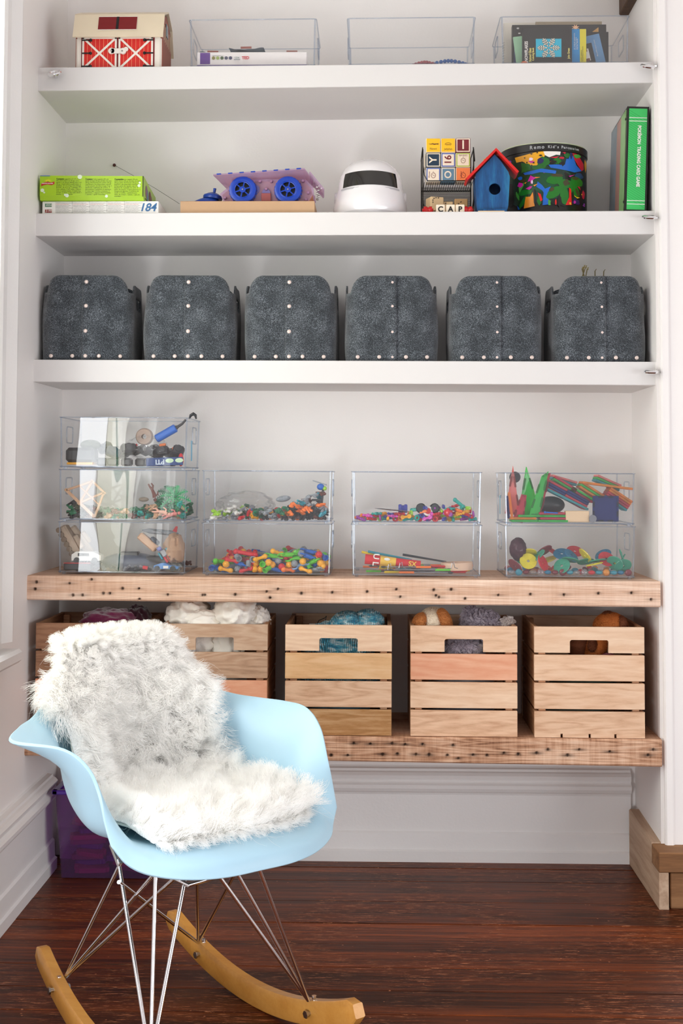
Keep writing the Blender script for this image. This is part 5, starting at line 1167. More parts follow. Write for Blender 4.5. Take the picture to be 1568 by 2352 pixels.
def hair(name, mesh_pts, normals, n_pts, length, radius, mat, parent, seed=0, curl=.3, droop=None, spread=.5, clump=None):
    """strands grown from points; returns a curves object"""
    R = np.random.default_rng(seed); P = np.asarray(mesh_pts, float); N = np.asarray(normals, float); n = len(P)
    Lm = np.ones(n) * length; Ls = Lm * R.uniform(.7, 1.2, n); dirs = N + R.normal(0, spread * .35, (n, 3))
    if droop is not None: dirs = dirs + droop
    dirs /= np.linalg.norm(dirs, axis=1)[:, None]
    if clump is not None:
        nc = clump; ci = R.choice(n, nc, replace=False); cp = P[ci]; 
        cd_ = dirs[ci] + R.normal(0, spread * .5, (nc, 3)); cd_ /= np.linalg.norm(cd_, axis=1)[:, None]
        idx = np.empty(n, int)
        for s0 in range(0, n, 2000):
            d2 = ((P[s0:s0 + 2000, None, :] - cp[None]) ** 2).sum(-1); idx[s0:s0 + 2000] = d2.argmin(1)
        tip = cp[idx] + cd_[idx] * Lm[:, None]
    ph = R.uniform(0, 2 * PI, n); ax1 = np.cross(dirs, R.normal(size=(n, 3))); ax1 /= np.linalg.norm(ax1, axis=1)[:, None]; ax2 = np.cross(dirs, ax1)
    out = np.zeros((n, n_pts, 3)); grav = np.array([0, 0, -1.0])
    for k in range(n_pts):
        t = k / (n_pts - 1); base = P + dirs * (Ls * t)[:, None] + grav * (Ls * .35 * t * t)[:, None]
        if clump is not None: wgt = .72 * t ** .95; base = base * (1 - wgt) + (P + (tip - P) * t) * wgt + grav * (Ls * .1 * t * t)[:, None]
        cu = curl * Lm * .22 * t; base = base + ax1 * (np.cos(ph + t * 5) * cu)[:, None] + ax2 * (np.sin(ph + t * 5) * cu)[:, None]
        out[:, k] = base
    hc = bpy.data.hair_curves.new(name); hc.add_curves([n_pts] * n)
    hc.attributes['position'].data.foreach_set('vector', out.reshape(-1).astype('f'))
    ra = hc.attributes.get('radius') or hc.attributes.new('radius', 'FLOAT', 'POINT')
    ra.data.foreach_set('value', (np.tile(np.linspace(1, .25, n_pts), n) * radius).astype('f'))
    o = bpy.data.objects.new(name, hc); COL.objects.link(o); hc.materials.append(mat)
    if parent: o.parent = parent
    o['kind'] = 'stuff'
    return o
def surf_pts(me, n, seed, cond=None):
    R = np.random.default_rng(seed); me.calc_loop_triangles(); T = np.empty(len(me.loop_triangles) * 3, int); me.loop_triangles.foreach_get('vertices', T); T = T.reshape(-1, 3)
    V = np.empty(len(me.vertices) * 3); me.vertices.foreach_get('co', V); V = V.reshape(-1, 3)
    a, b, c = V[T[:, 0]], V[T[:, 1]], V[T[:, 2]]; cr = np.cross(b - a, c - a); A = np.linalg.norm(cr, axis=1); Nn = cr / np.maximum(A, 1e-12)[:, None]
    if cond is not None: A = A * cond((a + b + c) / 3)
    i = R.choice(len(T), n, p=A / A.sum()); u = R.random(n); v = R.random(n); f = u + v > 1; u[f] = 1 - u[f]; v[f] = 1 - v[f]
    return a[i] + (b[i] - a[i]) * u[:, None] + (c[i] - a[i]) * v[:, None], Nn[i]
def furmat(name, c, rough=.6):
    m = plain(c, rough, 0, .08, name=name, spec=.25); return m
# magenta velvet in crate 1
VEL = cloth_mat('magenta_velvet', (112, 14, 66), 1.0, 80, .2, .25); t_, cx, z, H4 = CRT[0]
p = at(255, 1420, 1, .1)
m = lump((0, 0, 0), (.085, .07, .040), 3, .22, 1.7, 60, 40); o = m.build('velvet_cloth', VEL, None, True, 80, loc=(p.x, .1, z + H4 - .012)); tag(o, 'crumpled magenta velvet cloth in the leftmost crate', 'cloth')
p = at(320, 1408, 1, .12); m = lump((0, 0, 0), (.042, .05, .052), 5, .25, 1.8, 60, 40); o = m.build('velvet_cloth', cloth_mat('maroon_velvet', (56, 12, 30), .8, 80, .2, .3), None, True, 80, loc=(p.x - .006, .12, z + H4 - .02)); tag(o, 'dark maroon velvet at the right side of the leftmost crate', 'cloth')
# white bundles in crate 2
LIN = cloth_mat('white_linen', (250, 246, 238), .2, 300, .2, .04); t_, cx, z, H4 = CRT[1]
for i, (px, py, y, r, sd, lab) in enumerate(((432, 1415, .08, (.060, .09, .052), 2, 'white linen bundle at the left of the second crate'), (462, 1428, .02, (.055, .04, .032), 4, 'folded white linen resting on the front slat of its crate'), (540, 1412, .06, (.062, .08, .056), 6, 'large smooth white linen bundle right of the folded one'), (590, 1425, .07, (.035, .05, .040), 9, 'small knotted white linen end at the crate corner'), (455, 1480, .03, (.05, .03, .06), 12, 'white linen seen through the left half of the handle slot'), (520, 1480, .03, (.045, .03, .065), 15, 'white linen seen through the right half of the handle slot'))):
    p = at(px, py, 1, y); m = lump((0, 0, 0), r, sd, .22, 2.0 if i != 3 else 3.5, 60, 36); zz = p.z - .004
    o = m.build('cloth_bundle', LIN, None, True, 80, loc=(p.x, y + (.012 if y < .05 else 0) + r[1] * .25, zz)); tag(o, lab, 'cloth', 'white cloth in the second crate')
# turquoise knit in crate 3
def knit_mat():
    m = cloth_mat('turquoise_knit', (44, 140, 170), .3, 120, .4, .1); nt = m.node_tree; b = nt.nodes['Principled BSDF']
    tc = _n(nt, 'ShaderNodeTexCoord'); n = _n(nt, 'ShaderNodeTexNoise'); n.inputs['Scale'].default_value = 45; n.inputs['Detail'].default_value = 3; mp = _n(nt, 'ShaderNodeMapping'); mp.inputs['Scale'].default_value = (1, 1, 2.6); mp.inputs['Rotation'].default_value = (0, .5, 0)
    nt.links.new(tc.outputs['Object'], mp.inputs[0]); nt.links.new(mp.outputs[0], n.inputs['Vector']); cr = _n(nt, 'ShaderNodeValToRGB'); el = cr.color_ramp.elements; el.new(.5)
    for e, (p, c) in zip(el, ((.34, (40, 130, 170)), (.48, (90, 184, 210)), (.62, (214, 240, 246)))): e.position = p; e.color = srgb(*c)
    nt.links.new(n.outputs['Fac'], cr.inputs[0]); nt.links.new(cr.outputs[0], b.inputs['Base Color'])
    bp = nt.nodes.get('Bump') or _n(nt, 'ShaderNodeBump'); wv = _n(nt, 'ShaderNodeTexWave'); wv.inputs['Scale'].default_value = 60; wv.inputs['Distortion'].default_value = 6; wv.inputs['Detail'].default_value = 2
    nt.links.new(tc.outputs['Object'], wv.inputs['Vector']); nt.links.new(wv.outputs['Fac'], bp.inputs['Height']); bp.inputs['Strength'].default_value = 1; bp.inputs['Distance'].default_value = .004; nt.links.new(bp.outputs[0], b.inputs['Normal'])
    return m
KN = knit_mat(); t_, cx, z, H4 = CRT[2]
for i, (px, py, y, r, sd, lab) in enumerate(((800, 1436, .07, (.05, .08, .035), 2, 'turquoise knitted blanket bulging above the crate at left'), (845, 1434, .07, (.045, .07, .038), 5, 'turquoise knitted roll at the right of its crate'), (775, 1480, .05, (.10, .05, .06), 7, 'turquoise knitting filling the crate behind the handle slot'), (776, 1560, .05, (.11, .05, .055), 8, 'turquoise knitting low in the crate between the slats'))):
    p = at(px, py, 1, y); o = lump((0, 0, 0), r, sd, .12, 2.5, 50, 30).build('knitted_blanket', KN, None, True, 80, loc=(p.x, y + .02, p.z)); tag(o, lab, 'blanket', 'turquoise knitting in the third crate')
p = at(745, 1425, 1, .1); m = MB(); m.tube([(-.025, 0, -.02), (-.015, 0, .0), (0, 0, .006), (.005, 0, .012), (.0, .0, -.01), (.003, 0, -.02)], .0012, 6); o = m.build('cord_loop', M_BLACK, None, True, loc=(p.x, .1, p.z)); tag(o, 'thin black cord loop at the crate with turquoise knitting', 'cord')
p = at(730, 1442, 1, .05); m = MB(); m.box((0, 0, 0), (.05, .06, .0012)); o = m.build('paper_sheet', plain((200, 200, 196), .5, name='paper_grey'), None, loc=(p.x, .06, p.z - .008), rot=(.5, 0, 0)); tag(o, 'pale paper edge beside the turquoise knitting', 'paper')
# plush toys
def plush(name, label, parts, mats):
    t = thing(name, label, 'stuffed toy', parts[0][1]); o0 = Vector(parts[0][1])
    for nm, c, r, mt, hl, dens, rot in parts:
        m = MB(); m.ball((0, 0, 0), 1, 28, 18, r, rot); o = m.build(nm, mt[0], t, True); o.location = Vector(c) - o0
        if hl > 0:
            P_, N_ = surf_pts(o.data, dens, len(nm)); h_ = hair('fur', P_, N_, 4, hl, .0006 if hl > .006 else .00035, mt[1], o, len(nm) * 3, .4, spread=.6, clump=max(8, dens // 25) if hl > .006 else None)
    return t
def MF(n, c): return (plain(c, .9, 0, .15, name=n + '_skin'), furmat(n + '_fur', c))
TANF = MF('ginger', (196, 130, 74)); CRMF = MF('cream', (236, 224, 204)); GRYF = MF('grey', (176, 166, 176)); BRNF = MF('brown_patch', (112, 60, 32)); CHES = MF('giraffe', (186, 106, 46)); PALF = MF('pale', (214, 204, 200))
def at3(px, py, y): p = at(px, py, 1, y); return (p.x, y, p.z)
plush('plush_dog', 'ginger and cream plush dog lying on the fourth crate', [('head', at3(995, 1430, .06), (.040, .05, .040), CRMF, .004, 9000, None), ('ear', at3(1020, 1432, .03), (.019, .020, .040), TANF, .004, 5000, Euler((0, -.25, 0))), ('ear', at3(966, 1430, .04), (.020, .03, .026), TANF, .004, 4000, Euler((0, .4, 0))), ('body', at3(1000, 1450, .13), (.05, .05, .045), TANF, .004, 4000, None)], None)
plush('plush_animal', 'fluffy grey plush animal beside the cream plush dog', [('body', at3(1105, 1438, .06), (.050, .05, .040), GRYF, .014, 9000, None), ('ear', at3(1160, 1430, .04), (.022, .012, .012), PALF, .008, 1500, Euler((0, -.3, 0))), ('ear', at3(1078, 1414, .05), (.016, .012, .026), GRYF, .012, 2000, Euler((0, .5, 0))), ('belly', at3(1065, 1488, .04), (.048, .04, .028), GRYF, .014, 5000, None), ('paw', at3(1092, 1495, .015), (.010, .010, .024), PALF, .003, 800, Euler((0, .8, 0)))], None)
plush('plush_giraffe', 'spotted orange-brown plush giraffe in the rightmost crate', [('head', at3(1402, 1438, .07), (.045, .05, .036), CHES, .003, 6000, None), ('horn', at3(1396, 1416, .07), (.018, .018, .014), BRNF, .003, 1500, None), ('patch', at3(1425, 1433, .055), (.016, .036, .022), BRNF, .003, 1500, None), ('neck', at3(1368, 1488, .06), (.026, .03, .05), CHES, .003, 3500, Euler((0, .5, 0))), ('spot', at3(1360, 1482, .037), (.012, .012, .018), BRNF, .003, 1200, None), ('body', at3(1330, 1492, .08), (.03, .03, .035), BRNF, .003, 1500, None)], None)
p = at(1395, 1508, 1, .04); o = lump((0, 0, 0), (.03, .03, .02), 3, .2).build('pink_cloth', cloth_mat('pink_cloth', (150, 50, 70)), None, True, 80, loc=(p.x, .04, p.z - .012)); tag(o, 'scrap of pink cloth under the plush giraffe', 'cloth')
# patterned fabric showing between the slats
for i, (px, py, c, k) in enumerate(((1060, 1560, (190, 190, 196), 3), (1060, 1630, (120, 130, 150), 3), (1340, 1570, (60, 90, 80), 4), (1320, 1630, (90, 110, 100), 4), (776, 1625, (120, 170, 190), 2), (490, 1560, (220, 214, 206), 1))):
    p = at(px, py, 1, .06); o = lump((0, 0, 0), (.085, .06, .035), 20 + i, .15).build('folded_cloth', cloth_mat('folded_%d' % i, c, .2, 150, .3, .5), None, True, 80, loc=(p.x, .08, p.z)); tag(o, 'folded cloth glimpsed between the %s slats of the %s crate' % (('upper', 'lower')[i % 2] if i < 4 else 'lowest' if i == 4 else 'middle', {3: 'fourth', 4: 'rightmost', 2: 'turquoise-filled', 1: 'second'}[k]), 'cloth', 'folded cloth inside the crates')

# ------------------------------------------------------------------ purple bin on the floor
PB = clear('purple_see_through', (.66, .40, .72), f0=.04, rough=.1, dens=.05); PBR = plain((74, 34, 138), .3, name='purple_rim')
t = thing('purple_tub', 'purple see-through tub of pink foam pieces on the floor behind the chair', 'storage tub', (.185, .175, .002))
w_, d_, h_ = .265, .17, .235
def tub_wall(ins, z0, z1):
    return [[(sx * (w_ / 2 - ins + (z - z1) * .07), sy * (d_ / 2 - ins + (z - z1) * .07), z) for sx, sy in ((-1, -1), (1, -1), (1, 1), (-1, 1))] for z in (z0, z1)]
m = MB(); m.grid(tub_wall(0, 0, h_), True); m.grid(tub_wall(.003, .003, h_), True); m.box((0, 0, .002), (w_ - .035, d_ - .035, .003)); m.build('body', PB, t)
m = MB(); q = [(-w_ / 2, -d_ / 2, h_), (w_ / 2, -d_ / 2, h_), (w_ / 2, d_ / 2, h_), (-w_ / 2, d_ / 2, h_)]
for i in range(4): a, b = q[i], q[(i + 1) % 4]; m.box(((a[0] + b[0]) / 2, (a[1] + b[1]) / 2, h_ - .004), (abs(a[0] - b[0]) + .016, abs(a[1] - b[1]) + .016, .012), .003)
m.build('rim', PBR, t)
FO = [plain((196, 60, 110), .7, name='foam_pink'), plain((170, 70, 120), .7, name='foam_rose'), plain((120, 60, 150), .7, name='foam_violet')]
R = random.Random(5)
for i in range(26):
    m = MB(); L = R.uniform(.05, .09); wd = R.uniform(.03, .05); m.box((0, 0, 0), (L, wd, .013), .002)
    for s_ in (-1, 1):
        for k in range(2): m.lathe([(.006, -.0065), (.006, .0065)], 10, (s_ * (L / 2 + .003), (k - .5) * wd * .5, 0))
    zz = .014 + (i // 2) * .0145; yf = .005 if i % 3 else -.012
    o = m.build('foam_piece', FO[i % 3], None, loc=(.185 + ((i % 2) - .5) * .1 + R.uniform(-.008, .008), .168 + yf, zz), rot=(R.uniform(-.12, .12), R.uniform(-.12, .12), R.uniform(-.35, .35))); tag(o, '%s foam building piece inside the purple tub' % ('hot pink', 'rose pink', 'violet')[i % 3], 'foam piece', 'foam pieces in the purple tub')
# ------------------------------------------------------------------ rocking armchair
CO = Vector((.527, -.847, 0)); CF = Vector((.64, -.768, 0)); CRR = Vector((-.768, -.64, 0))
def c2w(a, b, z): return CO + CRR * a + CF * b + Vector((0, 0, z))
chair = thing('rocking_armchair', 'pale blue moulded rocking armchair with chrome wire base', 'armchair', CO)
def c2l(a, b, z): v = CRR * a + CF * b; return Vector((v.x, v.y, z))
ROWS = [
 [(0, .278, .374), (.075, .275, .374), (.14, .258, .378), (.195, .228, .388), (.226, .197, .404), (.243, .165, .433)],
 [(0, .262, .402), (.075, .258, .402), (.14, .240, .402), (.188, .207, .410), (.215, .172, .430), (.243, .140, .468)],
 [(0, .20, .420), (.075, .195, .417), (.14, .178, .414), (.188, .15, .424), (.215, .127, .460), (.240, .112, .515)],
 [(0, .10, .408), (.08, .095, .408), (.15, .085, .410), (.198, .078, .430), (.224, .078, .492), (.250, .085, .558)],
 [(0, .0, .400), (.085, 0, .400), (.155, .0, .405), (.207, .01, .432), (.236, .018, .510), (.276, .036, .585)],
 [(0, -.09, .405), (.085, -.085, .406), (.155, -.08, .418), (.203, -.068, .462), (.234, -.05, .540), (.335, -.048, .592)],
 [(0, -.16, .435), (.08, -.155, .438), (.142, -.145, .458), (.188, -.130, .505), (.218, -.115, .566), (.293, -.112, .602)],
 [(0, -.205, .50), (.075, -.20, .505), (.128, -.19, .525), (.168, -.178, .555), (.198, -.170, .588), (.240, -.172, .604)],
 [(0, -.235, .58), (.06, -.23, .583), (.108, -.222, .592), (.145, -.215, .604), (.170, -.212, .614), (.195, -.215, .622)],
 [(0, -.256, .645), (.055, -.253, .645), (.095, -.248, .647), (.125, -.245, .650), (.145, -.244, .652), (.162, -.245, .654)],
 [(0, -.273, .702), (.045, -.271, .700), (.08, -.268, .697), (.11, -.264, .692), (.13, -.261, .687), (.145, -.258, .682)]]
FAR = {0: (-.253, .172, .425), 1: (-.260, .152, .464), 2: (-.268, .126, .512), 3: (-.283, .082, .566), 4: (-.292, .022, .597), 5: (-.290, -.050, .600), 6: (-.268, -.110, .601)}
ctrl = []
for i_, r_ in enumerate(ROWS): ctrl.append([FAR.get(i_, (-r_[5][0], r_[5][1], r_[5][2]))] + [(-a, b, z) for a, b, z in r_[4:0:-1]] + list(r_))
ctrl = np.array(ctrl)          # rows x 11 x 3 ; first columns = negative a
def cr1(Pm, t):
    """Catmull-Rom along axis 0 at parameter t (0..n-1)"""
    n = len(Pm); i = min(int(t), n - 2); f = t - i
    p0 = Pm[i - 1] if i > 0 else 2 * Pm[0] - Pm[1]; p1 = Pm[i]; p2 = Pm[i + 1]; p3 = Pm[i + 2] if i + 2 < n else 2 * Pm[-1] - Pm[-2]
    return .5 * ((2 * p1) + (-p0 + p2) * f + (2 * p0 - 5 * p1 + 4 * p2 - p3) * f * f + (-p0 + 3 * p1 - 3 * p2 + p3) * f ** 3)
def shell_pt(v, u):    # v 0..10 (front..top), u -5..5
    row = cr1(ctrl, v); return cr1(row, u + 5)
NV, NU = 72, 72
G = []
for v in np.linspace(0, 10, NV):
    G.append([c2l(*shell_pt(v, u)) for u in np.linspace(-5, 5, NU)])
m = MB(); m.grid(G); BLUE = plain((172, 208, 226), .36, 0, .02, .03, 300, name='pale_blue_plastic', spec=.45)
sh = m.build('shell', BLUE, chair, True, 80)
sd = sh.modifiers.new('thickness', 'SOLIDIFY'); sd.thickness = .0065; sd.offset = 0
bv = sh.modifiers.new('edge', 'BEVEL'); bv.width = .0028; bv.segments = 3; bv.limit_method = 'ANGLE'; bv.angle_limit = math.radians(50)
# wire base
FEET = {'B': (.0, 0), 'A': (0, 0), 'C': (0, 0), 'D': (0, 0)}
def foot(a, b): return (a, b, .074)
def floc(px, py): P_ = at(px, py, 2, .074); d_ = P_ - CO; return (d_.dot(CRR), d_.dot(CF), .074)
fA, fB, fC, fD = floc(455, 2165), floc(708, 2298), floc(150, 2245), floc(345, 2440)
J1, J2 = (.14, .01, .345), (-.14, .01, .345); F1, F2 = (.062, .125, .35), (-.062, .125, .35); R1, R2 = (.075, -.11, .37), (-.075, -.11, .37); T1, T2 = (.11, .06, .385), (-.11, .06, .385)
def ray_top(px, py, z): P_ = at(px, py, 2, z); d_ = P_ - CO; return (d_.dot(CRR), d_.dot(CF), z)
def wire(p, q, r=.0037, name='rod'):
    m = MB(); m.tube([c2l(*p), c2l(*q)], r, 10); return m.build(name, M_CHROME, chair, True, 50)
for f_, tops in ((fD, (J1, ray_top(357, 2018, .365), F1)), (fC, (J1, ray_top(345, 2018, .345), ray_top(403, 2015, .345))), (fA, (ray_top(452, 2010, .33), ray_top(540, 2003, .345), ray_top(278, 2030, .32))), (fB, (ray_top(590, 1984, .37), ray_top(541, 2001, .352), ray_top(500, 2008, .345)))):
    for tp in tops: 
        tp = Vector(tp); ff = Vector(f_); ext = (tp - ff).normalized() * .012; wire(f_, tuple(tp + ext))
m = MB(); m.tube([c2l(*p) for p in (T1, ray_top(403, 2018, .358), ray_top(432, 2033, .350), ray_top(541, 2001, .352), (-.09, .10, .375), T2)], .0042, 10); m.build('front_bar', M_CHROME, chair, True, 50)
m = MB(); m.tube([c2l(*p) for p in (J1, (.13, -.04, .37), R1, R2, (-.13, -.04, .37), J2)], .0042, 10); m.build('rear_bar', M_CHROME, chair, True, 50)
for a, b in ((.10, .06), (-.10, .06), (.09, -.08), (-.09, -.08)): m = MB(); m.lathe([(.016, .370), (.018, .378), (.018, .398)], 16, c2l(a, b, 0)); m.build('shell_mount', plain((30, 30, 30), .5, name='mount_rubber'), chair, True, 40)
# rockers
def rocker(fr, ff, ps):
    a0 = (fr[0] + ff[0]) / 2; pts = []
    dirv = Vector((ff[0] - fr[0], ff[1] - fr[1])); mid = Vector((ff[0] + fr[0], ff[1] + fr[1])) / 2; L = dirv.length; dirv.normalize()
    nrm = Vector((-dirv.y, dirv.x)); G = []
    ts = np.linspace(-.335, .335, 41)
    for s_ in ts:
        zc = .0245 + s_ * s_ / (2 * .80); dz = s_ / .80; hh = .023 * (1 if abs(s_) < .32 else math.sqrt(max(0.1, 1 - ((abs(s_) - .32) / .018) ** 2)))
        tang = Vector((1, dz)).normalized(); up = Vector((-tang.y, tang.x)); ring = []
        for sx, sz in ((-1, -1), (1, -1), (1, 1), (-1, 1)):
            for (cx_, cz_) in (((1, .86), (.8, 1)) if sx * sz > 0 else ((.8, 1), (1, .86))):
                off = sz * hh * cz_; p = mid + dirv * (s_ + up.x * off) + nrm * (sx * .0115 * cx_); ring.append(c2l(p.x, p.y, zc + up.y * off))
        G.append(ring)
    m = MB(); m.grid(G, True); n = len(G[0]); m.f.append(tuple(range(n - 1, -1, -1))); m.f.append(tuple((len(G) - 1) * n + k for k in range(n)))
    r_ = m.build('rocker', M_ROCKER, chair, True, 40)
    for ft in (fr, ff):
        d_ = 1 if ps > 0 else -1
        q = Vector((ft[0], ft[1])); m = MB(); c = c2l(q.x, q.y, 0)
        s_ = (q - mid).dot(dirv); zc = .0245 + s_ * s_ / 1.6; cc = mid + dirv * s_
        ax = nrm; p0 = c2l(*(cc + ax * .018), zc); p1 = c2l(*(cc - ax * .018), zc)
        m.tube([p0, p1], .0045, 10); m.tube([p0, p0 + (p0 - p1).normalized() * .004], .0075, 6); m.tube([p1, p1 + (p1 - p0).normalized() * .004], .0075, 6); m.build('bolt', M_STEEL, chair, True, 40)
        m = MB(); m.tube([c2l(ft[0], ft[1], .080), c2l(ft[0], ft[1], zc - .006)], .0046, 10); m.build('foot_rod', M_CHROME, chair, True, 50)
rocker((fA[0] - .014, fA[1]), (fB[0] - .014, fB[1]), 1); rocker((fC[0] + .014, fC[1]), (fD[0] + .014, fD[1]), 1)

# ------------------------------------------------------------------ sheepskin
fur_t = thing('sheepskin', 'fluffy white sheepskin draped over the blue rocking armchair', 'sheepskin', CO + Vector((0, 0, .40)))
BASE = Vector((0, 0, -.40))
def skin_pt(v, u):
    """v from the front of the seat (1.6) to the top (10) and over the back (10..12)"""
    if v <= 10:
        p = shell_pt(v, max(-5, min(5, u))); e = .04
        pa = shell_pt(min(10, v + e), max(-5, min(5, u))); pb = shell_pt(max(0, v - e), max(-5, min(5, u))); pc = shell_pt(v, max(-5, min(4.96, u)) + e); pd = shell_pt(v, max(-5, min(4.96, u)))
        n = np.cross(pc - pd, pa - pb); n /= max(1e-9, np.linalg.norm(n))
        if (v < 5.5 and n[2] < 0) or (v >= 5.5 and n[1] < 0): n = -n
        th = .012 + .016 * sm(0, 1, (v - 1.9) / 1.0)
        q = p + n * th
        if v > 6.5 and abs(u) > 3.4: pass
        return q, n
    p, n = skin_pt(10, u); w_ = (v - 10) / 2
    a = w_ * PI * .9; c = p + np.array([0, -.028, -.002]); r_ = .030
    if a < PI * .75: q = c + np.array([0, r_ * math.cos(a), r_ * math.sin(a)]); n2 = np.array([0, math.cos(a), math.sin(a)])
    else: q = c + np.array([0, r_ * math.cos(PI * .75) - .01, r_ * math.sin(PI * .75) - (a - PI * .75) * .12]); n2 = np.array([0, -.9, .3])
    return q, n2
def ubound(v):   # the skin's edges (negative u = sitter's left, image right)
    ks = [1.6, 2.0, 2.6, 3.6, 4.6, 5.6, 6.5, 7.5, 8.5, 9.5, 12]
    lo = [-2.9, -3.4, -3.5, -3.2, -2.9, -2.7, -2.7, -3.1, -3.9, -4.2, -2.2]
    hi = [1.9, 2.5, 2.9, 3.1, 3.3, 3.5, 3.8, 4.2, 4.7, 5, 3.0]
    return np.interp(v, ks, lo), np.interp(v, ks, hi)
G = []; NR, NC = 70, 46
for v in np.linspace(2.15, 11.9, NR):
    lo, hi = ubound(v); lo, hi = lo * .88, hi * .86; G.append([c2l(*(skin_pt(v, u)[0])) + BASE for u in np.linspace(lo, hi, NC)])
m = MB(); m.grid(G); hide = m.build('hide', plain((244, 238, 226), .9, 0, .05, .3, 120, name='sheep_hide'), fur_t, True, 80)
sdd = hide.modifiers.new('thickness', 'SOLIDIFY'); sdd.thickness = .005
NH = 56000; Rh = np.random.default_rng(4)
vv = Rh.uniform(1.9, 11.9, NH * 2)
P_ = []; N_ = []; D_ = []; V_ = []
# weight by local area: sample by rejection on width * row spacing
for v in vv:
    if len(P_) >= NH: break
    lo, hi = ubound(v); 
    if v > 10.9 and Rh.random() < .4: continue
    # area weight
    wgt = (hi - lo) / 8.5
    if Rh.random() > .35 + .65 * wgt: continue
    u = Rh.uniform(lo, hi); q, n = skin_pt(v, u)
    e = (u - (lo + hi) / 2) / ((hi - lo) / 2)
    n_l = c2l(*n); side = c2l(1, 0, 0) * e * (.9 * abs(e) ** 2) + (c2l(.8, 0, 0) * sm(.3, 1, e) * sm(7.5, 9, v) if e > 0 else Vector()); 
    if e > .55 and v < 7: side = side * -.3
    if v > 6: flow = Vector((0, 0, -.28)) * (1 - sm(9.2, 10.5, v)) + side * 1.0 + Vector((0, 0, .02)) * sm(9.4, 10.6, v)
    elif v > 2.6: flow = side * .8 + c2l(0, .25, 0)
    else: flow = side * .8 + c2l(0, .55, 0) * (1 - sm(1.9, 2.8, v))
    V_.append(v); P_.append(c2l(*q) + BASE); N_.append(n_l); D_.append(flow)
P_ = np.array([tuple(p) for p in P_]); N_ = np.array([tuple(p) for p in N_]); D_ = np.array([tuple(p) for p in D_])
# slow swirl of the nap
sw = np.array([tuple(noise.noise_vector(Vector(p) * 11)) for p in P_]) * .55
m_, nt, b = _nt('white_fleece'); nt.nodes.remove(b); _d = _n(nt, 'ShaderNodeBsdfDiffuse'); _t = _n(nt, 'ShaderNodeBsdfTranslucent'); _x = _n(nt, 'ShaderNodeMixShader'); _x.inputs[0].default_value = .45
for q_ in (_d, _t): q_.inputs[0].default_value = (.995, .99, .975, 1)
nt.links.new(_d.outputs[0], _x.inputs[1]); nt.links.new(_t.outputs[0], _x.inputs[2]); nt.links.new(_x.outputs[0], nt.nodes['Material Output'].inputs[0])
FL = m_
ED = []
for k_ in range(9000):
    v = Rh.uniform(1.9, 10.9); lo, hi = ubound(v); s_ = -1 if Rh.random() < .5 else 1; u = (lo if s_ < 0 else hi) - s_ * Rh.uniform(0, .25)
    if Rh.random() < .28: v = 1.91 + Rh.uniform(0, .12); lo, hi = ubound(v); u = Rh.uniform(lo, hi); s_ = 0
    q, n = skin_pt(v, u); k2 = .25 if (s_ > 0 and v < 7.2) else 1.1; ED.append((tuple(c2l(*q) + BASE), tuple(c2l(*n) * (1.1 if k2 < 1 else .35)), tuple(c2l(s_ * k2, .9 if s_ == 0 else 0, -.25 if k2 > 1 else .15))))
L0 = hair('fleece', np.array([e[0] for e in ED]), np.array([e[1] for e in ED]), 6, .036, .00045, FL, fur_t, 21, .5, droop=np.array([e[2] for e in ED]), spread=.6, clump=700)
L1 = hair('fleece', P_, N_, 9, .078 - .034 * np.clip((np.array(V_) - 8.8) / 1.2, 0, 1), .00044, FL, fur_t, 9, .5, droop=D_ + sw, spread=.5, clump=2300)
CW_ = (CRR.x, CRR.y, 0); ok = np.array([not (p @ np.array(CW_) > .12 and p[2] < .20) for p in P_]); idx = Rh.choice(np.nonzero(ok)[0], 9000, replace=False)
L2 = hair('fleece', P_[idx], N_[idx], 6, .070 - .03 * np.clip((np.array(V_)[idx] - 8.8) / 1.2, 0, 1), .00030, FL, fur_t, 12, .8, droop=D_[idx] * 1.1 + sw[idx], spread=1.2, clump=None)
# ------------------------------------------------------------------ what the stacked clear bins hold
# ST: 0-2 left stack bottom..top, 3-4 second, 5-6 third, 7-8 right (bottom, top)
def C_(n, c, r=.35, **k): return plain(c, r, name=n, **k)
CY_ = C_('toy_yellow', (240, 170, 16)); CB_ = C_('toy_blue', (20, 96, 190)); CR_ = C_('toy_red', (206, 22, 36)); CG_ = C_('toy_green', (96, 196, 50)); CS_ = C_('toy_grey', (140, 146, 154)); CPB = C_('toy_pale_blue', (130, 170, 220)); COR = C_('toy_orange', (240, 120, 40)); CPU = C_('toy_purple', (150, 50, 160)); CTE = C_('toy_teal', (20, 160, 150)); CLM = C_('toy_lime', (160, 210, 50)); CDB = C_('toy_indigo', (50, 60, 160)); CDK = C_('toy_charcoal', (44, 46, 50)); CDG = C_('toy_dark_green', (24, 110, 74)); CBR = C_('toy_brown', (110, 60, 50)); CTN = C_('toy_tan', (206, 164, 130)); CWH = C_('toy_white', (230, 228, 222)); CMT = C_('toy_metal', (150, 150, 156), .25, metal=.8); CTQ = C_('toy_turquoise', (40, 150, 170)); CPK = C_('toy_pink', (220, 80, 190))
def bin_space(k, m=.008): cx, cz = ST[k]; return cx - BW / 2 + m, cx + BW / 2 - m, .02 + m, .02 + BD - m, cz + .0085
